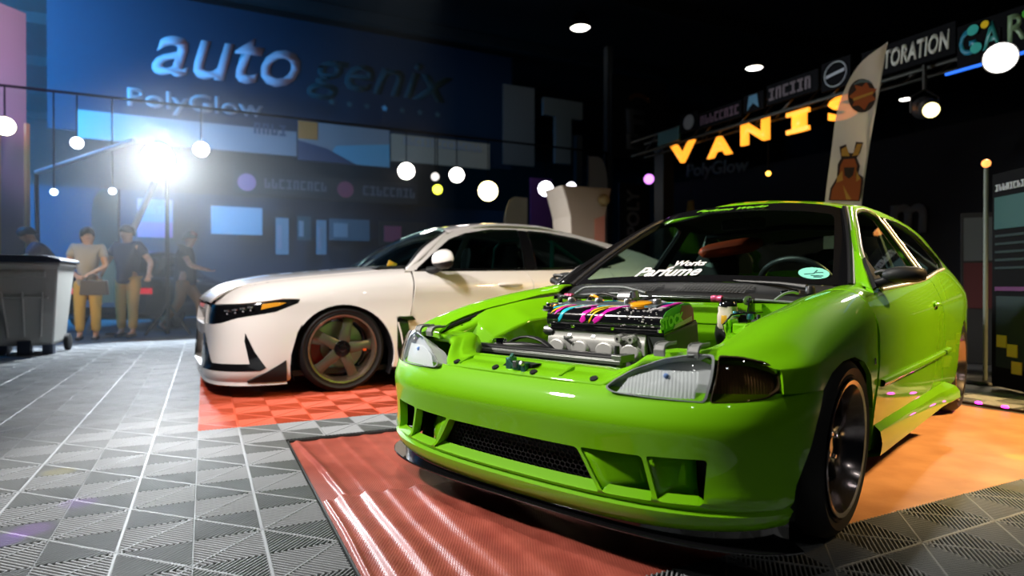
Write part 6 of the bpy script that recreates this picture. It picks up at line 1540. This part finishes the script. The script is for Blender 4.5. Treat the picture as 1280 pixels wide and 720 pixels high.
lamp_round(682, 236, 9, 0, (.9, .88, 1), 16, 'round white lamp left of the beige box', drop=.8)
lamp_round(714, 234, 6, 0, (.9, .85, 1), 7, 'small white lamp at the corner of the beige box', drop=.8)
lamp_round(811, 224, 6, 16.5, (.6, .2, .8), 3, 'small violet lamp between the black banners', drop=.6)
lamp_round(1141, 207, 8, 14.5, (.85, .95, 1), 9, 'small cool lamp far behind the flag', drop=1.2)
lamp_round(960, 217, 3, 9.0, (1, .45, .05), 5, 'tiny amber lamp above the green car roof', drop=.6)
lamp_round(68, 240, 4, 0, (.75, .88, 1), 6, 'small cool lamp above the leaning person', drop=.4); lamp_round(141, 239, 4, 0, (.8, .9, 1), 6, 'small cool lamp at the tip of the teal flag', drop=.4)
for px, py, r, lab in ((725, 35, 12, 'ceiling downlight nearest the camera'), (942, 85, 10, 'ceiling downlight above the lit letters'), (1131, 124, 7, 'ceiling downlight just right of the flag'), (1249, 150, 8, 'ceiling downlight farthest right')):
    d = (8.2 - .5 - CAMH) * FPX / (HOR - py); p = at(px, py, d); R_ = r / FPX * d
    e = empty('ceiling_downlight', p, 0, lab, 'ceiling light')
    m = mat('downlight face', (.9, .9, .9), .4, emit=(1, .95, .85), estr=10)
    MB().lathe([(0, -.02), (R_ * .9, -.02), (R_, 0)], 28).build('diffuser', m, e); MB().lathe([(R_, -.03), (R_ * 1.1, 0), (R_ * 1.05, .15), (R_ * .6, .35), (0, .35)], 24).build('housing', SATINB, e); MB().bar((0, 0, .3), (0, 0, .62), .05).build('stem', SATINB, e, smooth=False)
sp1 = lamp_round(1249, 73, 17, 5.2, (1, .93, .86), 22, 'bright round spotlight hanging from the truss at the right edge', name='spotlight', drop=.25)
par = lamp_round(1163, 138, 9, 6.3, (1, .85, .35), 5, 'black stage lamp with a dim yellow lens below the truss', name='stage_lamp')
MB().lathe([(.075, 0), (.10, -.02), (.115, -.16), (.07, -.30), (0, -.32)], 24, frame((0, .02, .02), (1, 0, 0), z=(-.2, -1, -.35)) ).build('lamp_can', SATINB, par); MB().tube([(-.14, .1, .0), (-.14, .1, .16), (0, .1, .24), (.14, .1, .16), (.14, .1, .0)], .012, 6).build('yoke', SATINB, par); MB().bar((0, .1, .24), (0, .1, .62), .03).build('clamp', TRM, par, smooth=False)
a, b = on_u(-80, 150, BARU), on_u(760, 150, BARU); e = empty('lamp_bar', (a.x, a.y, BARZ), TH, 'thin dark bar across the left booth that carries the round lamps', 'bar'); L = (Vector((b.x, b.y, 0)) - Vector((a.x, a.y, 0))).length
MB().tube([(0, 0, 0), (L, 0, 0)], .02, 8).build('bar', BARM, e)
for x in (.05, L - .05): MB().tube([(x, 0, 0), (x, 0, -BARZ + .0)], .03, 8).build('bar_leg', BARM, e)
# --- left booth odds and ends
a, b = at(46, 216, 9.3), at(168, 176, 9.0); e = empty('boom_pole', a, 0, 'slanting silver boom pole left of the floodlight', 'pole'); d_ = b - a
MB().tube([(0, 0, 0), d_], .035, 10).build('pole', mat('silver pole', (.45, .47, .52), .4, .6), e); MB().tube([(0, 0, 0), (0, .05, -a.z + .02)], .03, 8).build('upright', SATINB, e); MB().lathe([(0, .03), (.3, .03), (.32, 0), (0, 0)], 20, Matrix.Translation((0, .05, -a.z))).build('pole_foot', SATINB, e)
a, b = at(126, 335, 10.0), at(194, 228, 10.1); e = empty('boom_pole', (a.x, a.y, 0), 0, 'grey diagonal pole leaning under the floodlight', 'pole'); MB().tube([(-.25, 0, .0), (b.x - a.x, b.y - a.y, b.z)], .05, 10).build('pole', mat('silver pole', (.45, .47, .52), .4, .6), e)
e, L = board('booth_wall', at(-120, 0, 8.6) * Vector((1, 1, 0)), at(34, 0, 10.2) * Vector((1, 1, 0)), 0, 5.2, mat('mauve board', (.28, .22, .32), .7), 'mauve lit panel wall at the far left edge', 'booth wall')
bx = MB()
for x in (L - .05, L - .5): bx.box((x, -.06, 0), (x + .06, -.01, 3.4))
bx.build('wooden_batten', mat('pinewood batten', (.45, .30, .16), .7), e, smooth=False)
MB().box((L - 1.4, -.5, 0), (L - .02, -.06, 1.20)).build('counter', mat('striped counter', (.30, .22, .05), .6), e, smooth=False)
# wheeled bin
p0 = at(40, 441, 7.15); e = empty('wheeled_bin', (p0.x, p0.y, 0), R(22), 'grey wheeled rubbish bin with a dark lid at the left edge', 'bin')
BG = mat('grey bin plastic', (.36, .36, .34), .55); BD = mat('dark blue bin lid', (.025, .035, .06), .5)
vs = []
for z, wx, wy_ in ((.10, .25, .24), (.14, .265, .25), (.95, .33, .34), (1.0, .36, .37), (1.03, .36, .37)): vs += [(-wx, -wy_, z), (wx, -wy_, z), (wx, wy_, z), (-wx, wy_, z)]
fs = [(i * 4 + j, i * 4 + (j + 1) % 4, i * 4 + 4 + (j + 1) % 4, i * 4 + 4 + j) for i in range(4) for j in range(4)] + [(3, 2, 1, 0), (16, 17, 18, 19)]
bb_ = mk('bin_body', vs, fs, BG, e, False, fix=True); bevel(bb_, .02, 3)
rb_ = MB()
for x in (-.15, .0, .15): rb_.bar((x, -.258 - .0, .2), (x * 1.25, -.335, .70), .03, .02)
rb_.bar((-.24, -.325, .64), (.24, -.325, .64), .02, .03); rb_.bar((-.22, -.352, .90), (.22, -.352, .90), .03, .07); bevel(rb_.build('bin_ribs', BG, bb_, smooth=False), .006, 2)
ld = MB(); ld.prism([(-.38, 1.03), (.38, 1.03), (.37, 1.07), (.20, 1.11), (-.20, 1.11), (-.37, 1.07)], -.40, .40, 'y'); bevel(ld.build('bin_lid', BD, e, smooth=False), .02, 3)
MB().tube([(-.25, .40, 1.0), (-.25, .47, 1.02), (.25, .47, 1.02), (.25, .40, 1.0)], .016, 8).build('bin_handle', BD, e)
for x in (-.29, .29): MB().lathe([(0, -.03), (.07, -.03), (.10, -.02), (.10, .02), (.07, .03), (0, .03)], 24, frame((x, .22, .10), (0, 1, 0), z=(1, 0, 0))).build('bin_wheel', RUBBER, e)
fo2 = MB().box((-.26, -.25, .0), (-.16, -.15, .11)); fo2.box((.16, -.25, 0), (.26, -.15, .11)); fo2.box((-.06, -.29, .0), (.06, -.2, .16)); fo2.build('bin_foot', BD, e, smooth=False)
# ================================================================== dark cars in the background
def dark_car(loc, rz, label, body, lamps):
    e = empty('dark_car', loc, rz, label, 'car')
    st = [(2.05, .55, .30, .62), (1.9, .78, .22, .72), (1.3, .86, .18, .82), (.6, .87, .17, .90), (0, .87, .17, .92), (-1.0, .87, .17, .93), (-1.8, .84, .20, .92), (-2.1, .70, .30, .85)]
    secs = [[(x, -w * .9, z0), (x, -w, z0 + .12), (x, -w, z1 - .18), (x, -w * .86, z1 - .02), (x, -w * .4, z1 + .02), (x, w * .4, z1 + .02), (x, w * .86, z1 - .02), (x, w, z1 - .18), (x, w, z0 + .12), (x, w * .9, z0)] for x, w, z0, z1 in st]
    loft('body', secs, 36, 30, body, e, closed=True, caps=True)
    gs = [(.75, .70, .90, .92), (.15, .66, .90, 1.22), (-.15, .62, .90, 1.33), (-.9, .60, .90, 1.36), (-1.5, .60, .90, 1.24), (-2.0, .62, .88, .95)]
    g = [[(x, -w, z0), (x, -w * .92, z0 + (z1 - z0) * .6), (x, -w * .7, z1), (x, w * .7, z1), (x, w * .92, z0 + (z1 - z0) * .6), (x, w, z0)] for x, w, z0, z1 in gs]
    loft('cabin_glass', g, 24, 20, GLOSSB, e, closed=True, caps=True)
    rf = [[(.0, -.40, 1.285), (-.5, -.44, 1.365), (-1.1, -.44, 1.35), (-1.5, -.42, 1.26)], [(.05, 0, 1.30), (-.5, 0, 1.39), (-1.1, 0, 1.37), (-1.5, 0, 1.28)], [(.0, .40, 1.285), (-.5, .44, 1.365), (-1.1, .44, 1.35), (-1.5, .42, 1.26)]]
    loft('roof', rf, 16, 9, body, e, thick=.02)
    for sx in (1.25, -1.3):
        for sg in (1, -1):
            Mw = frame((sx, sg * .76, .31), (1, 0, 0), z=(0, sg, 0)); MB().lathe([(.2, -.1), (.30, -.1), (.315, -.07), (.315, .07), (.30, .1), (.2, .1)], 28, Mw, closed=True).build('tire', RUBBER, e); MB().lathe([(.2, .09), (.19, .07), (.05, .06), (0, .07)], 20, Mw).build('rim', GUN, e)
    for sg in (1, -1):
        MB().box((2.0 if lamps == 'f' else -2.12, sg * .62 - .14, .62), (2.06 if lamps == 'f' else -2.02, sg * .62 + .14, .72)).build('front_lamp' if lamps == 'f' else 'tail_lamp', CHROME if lamps == 'f' else mat('red tail lamp', (.5, .02, .03), .3, emit=(1, .03, .05), estr=.5), e, smooth=False)
    MB().box((2.06 if lamps == 'f' else -2.15, -.25, .40), (2.10 if lamps == 'f' else -2.08, .25, .52)).build('number_plate', C_STRIP, e, smooth=False)
    return e
p = at(452, 330, 9.0); dark_car((p.x + .7, p.y + .6, 0), R(205), 'dark car parked behind the bonnet of the white car', mat('black car paint', (.01, .014, .016), .2, 0, .6), 'f')
p = hall(-.75, 14.4); dark_car((p.x, p.y, 0), TH + R(68), 'dark car with red tail lamps behind the walking person', mat('black car paint', (.01, .014, .016), .2, 0, .6), 'r')

# ================================================================== people
def skinmesh(name, V, E, rad, m, parent, root=0, lvl=1):
    me = bpy.data.meshes.new(name); me.from_pydata([tuple(v) for v in V], E, [])
    o = link(name, me, m, parent)
    o.modifiers.new('skin', 'SKIN').use_smooth_shade = True
    if not me.skin_vertices: me.attributes.new('skin', 'FLOAT', 'POINT')
    sv = me.skin_vertices[0].data
    for i, r in enumerate(rad):
        sv[i].radius = r if isinstance(r, tuple) else (r, r); sv[i].use_root = (i == root); sv[i].use_loose = False
    s = o.modifiers.new('smooth', 'SUBSURF'); s.levels = lvl; s.render_levels = lvl
    return o
def person(loc, rz, label, H, J, shirt, legs, skin, hair, long_legs=True, extra=None, hairlong=False, sleeve=.55, cap=None):
    """J: joints in metres for a body 1.65 m tall, facing +x, y to its left"""
    k = H / 1.65
    e = empty('person', loc, rz, label, 'person')
    g = lambda n: Vector(J[n]) * k
    V, E, Rr = [], [], []
    def add(p, r, par=None):
        V.append(Vector(p)); Rr.append(tuple(q * k for q in r) if isinstance(r, tuple) else r * k)
        if par is not None: E.append((par, len(V) - 1))
        return len(V) - 1
    pel = add(g('pelvis'), (.120, .088)); wa = add(g('pelvis').lerp(g('chest'), .45), (.110, .080), pel); ch = add(g('chest'), (.125, .085), wa); nb = add(g('neck'), .060, ch)
    hd = g('head'); up = (hd - g('neck')).normalized(); fw = Vector((J.get('look', (1, 0, 0)))).normalized()
    h1 = add(hd - up * .045 * k + fw * .012 * k, (.074, .082), nb); h2 = add(hd + up * .025 * k, (.092, .104), h1); h3 = add(hd + up * .090 * k - fw * .008 * k, (.082, .092), h2)
    fingers = []
    for s in ('L', 'R'):
        sh = add(g('sho' + s), .050, ch); el = add(g('elb' + s), .042, sh); wr_ = add(g('wri' + s), .028, el)
        d = (g('wri' + s) - g('elb' + s)).normalized(); sd = d.cross(Vector((0, 0, 1)) if abs(d.z) < .9 else Vector((1, 0, 0))).normalized(); dn = sd.cross(d)
        pm = add(g('wri' + s) + d * .055 * k, (.036, .018), wr_)
        for i, (o_, L_) in enumerate(((-.030, .062), (-.010, .072), (.010, .068), (.030, .052))):
            a = add(g('wri' + s) + (d * .10 + sd * o_) * k, .0095, pm); b_ = add(g('wri' + s) + (d * (.10 + L_ * .55) + sd * o_ * 1.05 + dn * .012) * k, .0085, a); add(g('wri' + s) + (d * (.10 + L_ * .85) + sd * o_ * 1.05 + dn * .032) * k, .007, b_)
        t1 = add(g('wri' + s) + (d * .035 - sd * .036 + dn * .012) * k, .012, pm); add(g('wri' + s) + (d * .075 - sd * .055 + dn * .024) * k, .009, t1)
        hp = add(g('hip' + s), .078, pel); kn = add(g('kne' + s), .058, hp); an = add(g('ank' + s), .038, kn)
        tdir = Vector(J.get('toe' + s, (1, 0, 0))).normalized(); add(g('ank' + s) + tdir * .10 * k - Vector((0, 0, .045)) * k, (.036, .028), an)
    body = skinmesh('body', V, E, Rr, skin, e, pel, 2)
    # clothes that follow the same limbs
    def cloth(nm, chain, m, lvl=2):
        V2, E2_, R2 = [], [], []; ids = {}
        for pth in chain:
            pr = None
            for key, p_, r_ in pth:
                if key not in ids: ids[key] = len(V2); V2.append(Vector(p_)); R2.append(tuple(q * k for q in r_) if isinstance(r_, tuple) else r_ * k)
                if pr is not None: E2_.append((ids[pr], ids[key]))
                pr = key
        return skinmesh(nm, V2, E2_, R2, m, e, 0, lvl)
    P, Cst = g('pelvis'), g('chest')
    top = [[('hem', P - Vector((0, 0, .13 * k)), (.205, .150)), ('hm', P - Vector((0, 0, .04 * k)), (.190, .140)), ('w', P.lerp(Cst, .45), (.165, .122)), ('c', Cst, (.185, .132)), ('n', Cst.lerp(g('neck'), .75), .088)]]
    for s in ('L', 'R'): top.append([('c', Cst, .17), ('s' + s, g('sho' + s), .086), ('q' + s, g('sho' + s).lerp(g('elb' + s), sleeve * .5), .080), ('m' + s, g('sho' + s).lerp(g('elb' + s), sleeve), .070)])
    cloth('shirt', top, shirt)
    low = [[('p', P + Vector((0, 0, .02)), (.120, .110))]]
    for s in ('L', 'R'): low.append([('p', P, .16), ('h' + s, g('hip' + s) - Vector((0, 0, .05)), .108), ('k' + s, g('kne' + s), .075)] + ([('a' + s, g('kne' + s).lerp(g('ank' + s), .92), .062)] if long_legs else []))
    cloth('trousers', low, legs)
    for s in ('L', 'R'):
        tdir = Vector(J.get('toe' + s, (1, 0, 0))).normalized(); a = g('ank' + s); z0 = -.045 * k
        cloth('shoe', [[('a', a - tdir * .045 * k + Vector((0, 0, z0 * .7)), (.045, .040)), ('b', a + tdir * .05 * k + Vector((0, 0, z0)), (.046, .034)), ('c', a + tdir * .14 * k + Vector((0, 0, z0 * 1.15)), (.040, .026))]], mat('dark shoe', (.03, .028, .03), .6) if 'shoe' not in J else J['shoe'], 2)
    # hair, nose, ears, eyes
    sdv = up.cross(fw).normalized(); Mh = Matrix((fw, sdv, up)).transposed().to_4x4(); Mh.translation = hd
    hr = MB(); n = 16; vs = []; fs = []
    for i in range(9):
        a = R(12 + 84 * i / 8)
        for j in range(n):
            b_ = 2 * math.pi * j / n; ext = 1.0
            back_ = max(0, -math.cos(b_)); r_ = math.sin(a)
            vs.append(Mh @ (Vector((.094 * r_ * math.cos(b_) - .012, .083 * r_ * math.sin(b_), .040 + .084 * math.cos(a) - (.12 if hairlong else .055) * max(0, (i - 5) / 3) * (back_ + (.35 if abs(math.sin(b_)) > .6 else 0)))) * k))
    for i in range(8): fs += [(i * n + j, (i + 1) * n + j, (i + 1) * n + (j + 1) % n, i * n + (j + 1) % n) for j in range(n)]
    fs.append(tuple(range(n)))
    ho = mk('hair', vs, fs, hair, e, fix=True); s_ = ho.modifiers.new('thick', 'SOLIDIFY'); s_.thickness = .012; s_.offset = 1
    ns = MB().prism([(.078, -.018), (.108, -.016), (.100, .0), (.082, .022)], -.010, .010, 'y', M=Mh @ Matrix.Diagonal((k, k, k, 1))); bevel(ns.build('nose', skin, body, smooth=False), .004, 2)
    for sg in (1, -1):
        MB().ball(Mh @ Vector((.073 * k, sg * .030 * k, .022 * k)), .010 * k, 8).build('eye', mat('dark eye', (.02, .015, .012), .3), body); MB().ball((0, 0, 0), (.018 * k, .008 * k, .028 * k), 10, M=Mh @ Matrix.Translation((-.004, sg * .080 * k, .005))).build('ear', skin, body)
    MB().box((.074, -.022, -.045), (.086, .022, -.038), M=Mh @ Matrix.Diagonal((k, k, k, 1))).build('mouth', mat('lips', (.30, .10, .09), .5), body, smooth=False)
    if cap: 
        cp_ = MB().ball((0, 0, 0), (.100 * k, .090 * k, .085 * k), 14, M=Mh @ Matrix.Translation((-.004, 0, .052 * k))); cp_.build('cap', cap, e)
    return e
SKIN = noise_color(mat('skin', (.45, .25, .17), .55), (.42, .23, .15), (.50, .29, .20), 20); HAIR = mat('black hair', (.012, .010, .010), .45)
stand = dict(pelvis=(0, 0, .90), chest=(.0, 0, 1.22), neck=(.0, 0, 1.40), head=(.02, 0, 1.52), shoL=(0, .17, 1.34), shoR=(0, -.17, 1.34), elbL=(-.02, .24, 1.07), elbR=(-.02, -.24, 1.07), wriL=(.10, .20, .88), wriR=(.10, -.20, .88), hipL=(0, .09, .86), hipR=(0, -.09, .86), kneL=(.02, .10, .48), kneR=(.02, -.10, .48), ankL=(0, .10, .085), ankR=(0, -.10, .085))
TAN = mat('mustard trousers', (.50, .30, .06), .8); TAN2 = mat('khaki trousers', (.44, .26, .07), .8); BRN = mat('brown trousers', (.24, .12, .05), .8)
# the visitor holding a bag in front of her
J = dict(stand); J.update(elbL=(.06, .24, 1.08), wriL=(.24, .10, .97), elbR=(.06, -.24, 1.08), wriR=(.24, -.09, .95), look=(.9, .3, 0), shoe=mat('dark shoe', (.03, .028, .03), .6))
f1 = at(110, 426, 8.68); pr1 = person((f1.x, f1.y, 0), R(-70), 'person in a loose grey top and mustard trousers holding a dark bag in front', 1.58, J, mat('grey top', (.30, .28, .26), .85), TAN, SKIN, HAIR, hairlong=True)
bg = at(118, 357, 8.42); e = empty('hand_bag', bg - Vector((0, 0, .13)), R(20), 'dark hand bag held by the person in the grey top', 'bag'); b_ = MB().prism([(-.17, 0), (.17, 0), (.15, .20), (-.15, .20)], -.05, .05, 'y'); bevel(b_.build('bag_body', mat('dark bag leather', (.05, .04, .04), .5), e, smooth=False), .02, 3); MB().tube(spline([(-.09, 0, .2), (-.06, 0, .27), (.06, 0, .27), (.09, 0, .2)], 12), .008, 8).build('bag_handle', mat('dark bag leather', (.05, .04, .04), .5), e)
# the visitor in the dark shirt, elbows out
J = dict(stand); J.update(elbL=(-.04, .33, 1.10), wriL=(.08, .38, .93), elbR=(.02, -.32, 1.09), wriR=(.12, -.34, .90), kneL=(.05, .11, .48), ankL=(.06, .12, .085), look=(1, -.2, 0))
f2 = at(160, 422, 9.2); person((f2.x, f2.y, 0), R(-95), 'person in a dark navy shirt and mustard trousers with elbows out', 1.66, J, mat('navy shirt', (.02, .025, .05), .85), TAN2, SKIN, HAIR, sleeve=.6)
# the one leaning behind the bin
J = dict(stand); J.update(chest=(.14, 0, 1.18), neck=(.22, 0, 1.33), head=(.28, 0, 1.43), shoL=(.17, .17, 1.27), shoR=(.17, -.17, 1.27), elbL=(.30, .25, 1.03), wriL=(.48, .20, 1.02), elbR=(.28, -.26, 1.02), wriR=(.46, -.22, 1.0), look=(.9, 0, -.4))
f3 = at(66, 428, 9.0); person((f3.x, f3.y, 0), R(-150), 'person in a dark blue shirt leaning forward behind the wheeled bin', 1.70, J, mat('dark blue shirt', (.025, .03, .075), .85), mat('dark trousers', (.02, .02, .03), .8), SKIN, HAIR, cap=mat('dark cap', (.02, .02, .035), .7))
# the walker
J = dict(stand); J.update(pelvis=(0, 0, .88), hipL=(.0, .09, .84), hipR=(0, -.09, .84), kneL=(.20, .10, .50), ankL=(.22, .10, .085), kneR=(-.06, -.10, .47), ankR=(-.34, -.10, .14), toeR=(.85, 0, -.5), elbL=(-.14, .22, 1.08), wriL=(.02, .22, .92), elbR=(.14, -.22, 1.08), wriR=(.34, -.18, 1.02), chest=(.03, 0, 1.21), neck=(.05, 0, 1.39), head=(.08, 0, 1.51))
f4 = at(231, 416, 10.1); person((f4.x, f4.y, 0), R(12), 'person in a dark top and brown trousers striding towards the white car', 1.66, J, mat('charcoal top', (.025, .025, .035), .85), BRN, SKIN, HAIR, cap=mat('dull red cap', (.30, .10, .09), .7))
# ================================================================== light
def area(name, loc, target, size, power, col=(1, 1, 1), sy=None, spread=180):
    d = bpy.data.lights.new(name, 'AREA'); d.energy = power; d.color = col; d.size = size; d.spread = R(spread)
    if sy: d.shape = 'RECTANGLE'; d.size_y = sy
    o = bpy.data.objects.new(name, d); COL.objects.link(o); o.location = loc
    o.rotation_euler = (Vector(target) - Vector(loc)).to_track_quat('-Z', 'Y').to_euler(); return o
def spot(name, loc, target, power, ang, col=(1, 1, 1), rad=.1, blend=.4):
    d = bpy.data.lights.new(name, 'SPOT'); d.energy = power; d.color = col; d.spot_size = R(ang); d.shadow_soft_size = rad; d.spot_blend = blend
    o = bpy.data.objects.new(name, d); COL.objects.link(o); o.location = loc
    o.rotation_euler = (Vector(target) - Vector(loc)).to_track_quat('-Z', 'Y').to_euler(); return o
# rig lamps over the left aisle, in front of the cars
spot('rig_key', (-4.1, 2.1, 4.1), (0, 2.7, .5), 1650, 58, (1, .94, .87), .22)
spot('rig_white_car', (-2.0, .8, 4.6), (-1.0, 5.2, .6), 1050, 55, (1, .92, .88), .3)
spot('rig_top', (-.6, 2.15, 5.0), (.5, 2.8, .6), 500, 34, (1, .95, .88), .2)
# the floodlight of the left booth
fp_ = at(198, 198, 9.25); spot('flood', fp_, (-1.6, 4.6, 0), 2300, 120, (.86, .94, 1), .25)
# blue wash on the left booth, mauve at its edge
spot('blue_floor_wash', hall(-4.6, 10.4, 4.6), hall(-3.0, 12.5, .6), 900, 110, (.0, .36, 1), .3, .8)
spot('blue_wash', hall(-6.5, 13.0, 3.2), hall(-5.5, 17, 3.4), 6500, 140, (.02, .38, .9), .3, .8)
spot('blue_wash_high', hall(-6.0, 13.2, 7.0), hall(-5.0, 17, 5.5), 7500, 140, (.02, .36, .9), .3, .8)
spot('mauve_wash', at(-40, 90, 7.4), at(-10, 60, 9.6), 260, 100, (.9, .28, .8), .3, .8)  # lights the purple panel, and stands in for lens flare above it
spot('teal_wash', at(-30, 150, 8.0), at(-5, 150, 9.6), 60, 80, (.0, .8, .8), .3, .8)  # added spot that stands in for the teal of a lens flare
spot('booth_white', hall(-3.5, 9.6, 5.2), hall(-2.2, 16.5, 4.2), 520, 80, (1, .86, .86), .4, .8)
spot('hall_fill', hall(3.0, 8.5, 6.5), hall(4.6, 15.0, 4.0), 260, 70, (.75, .9, 1), .4, .8)
spot('flag_fill', (-.5, 2.2, 4.6), at(1065, 150, 5.6), 240, 26, (1, .86, .74), .15, .6)  # unseen spot added to brighten the white flag
# warm lamps at the right
spot('amber_wash', (4.7, 2.3, 3.3), (2.6, 3.7, .2), 1900, 62, (1, .64, .24), .15, .7)
spot('right_spot', at(1249, 78, 5.85), (2.2, 3.4, .5), 260, 90, (1, .86, .62), .15)
spot('warm_people', hall(-2.6, 8.6, 1.7), hall(-1.3, 10.9, .2), 130, 50, (1, .72, .30), .2)
# small coloured beams that dot the floor
for k, (px, py, c) in enumerate(((37, 663, (.6, .05, 1)), (97, 629, (.5, .05, 1)), (2, 676, (.4, .05, 1)), (1225, 560, (1, .75, .02)), (1274, 570, (1, .75, .02)), (72, 590, (1, .8, .1)))):
    t = on_z(px, py, 0); spot('beam', (t.x + (.6 if px < 600 else -.8), t.y + .8, 3.4), t, 420 if px < 600 else 420, 2.1, c, .01, .5)
# unseen point lights added high over the aisle to make glints in the paint
for k, p in enumerate(((2.6, -.6, 3.4), (3.4, .4, 3.9), (1.3, -1.2, 4.2), (.2, -1.6, 3.8), (-1.4, -.9, 4.0), (2.2, .6, 4.6))):
    d = bpy.data.lights.new('glint_light', 'POINT'); d.energy = 7; d.color = (1, .95, .88); d.shadow_soft_size = .05
    o = bpy.data.objects.new('glint_light', d); COL.objects.link(o); o.location = p
# thin haze in the left booth
hz = MB().box((-9, 9.0, .02), (3.5, 16.9, 7.6)); M_ = Matrix((E1, E2, (0, 0, 1))).transposed().to_4x4()
for v in hz.v: v.xyz = M_ @ v
hm = bpy.data.materials.new('haze'); hm.use_nodes = True; hm.node_tree.nodes.clear(); vo = hm.node_tree.nodes.new('ShaderNodeVolumeScatter'); vo.inputs['Density'].default_value = .026; vo.inputs['Anisotropy'].default_value = .3; oo_ = hm.node_tree.nodes.new('ShaderNodeOutputMaterial'); hm.node_tree.links.new(vo.outputs[0], oo_.inputs['Volume'])
ho_ = hz.build('haze', hm, None, False); tag(ho_, 'thin blue stage haze hanging in the left booth', 'haze', kind='stuff')
w = bpy.data.worlds.new('world'); sc.world = w; w.use_nodes = True
w.node_tree.nodes['Background'].inputs[0].default_value = (.02, .03, .04, 1); w.node_tree.nodes['Background'].inputs[1].default_value = .07
sc.view_settings.view_transform = 'Standard'; sc.view_settings.look = 'None'; sc.view_settings.gamma = 1; sc.view_settings.use_curve_mapping = False
sc.view_settings.exposure = 0
sc.cycles.use_denoising = True
sc.cycles.max_bounces = 8; sc.cycles.transparent_max_bounces = 12; sc.cycles.caustics_reflective = False; sc.cycles.caustics_refractive = False
sc.cycles.sample_clamp_indirect = 6
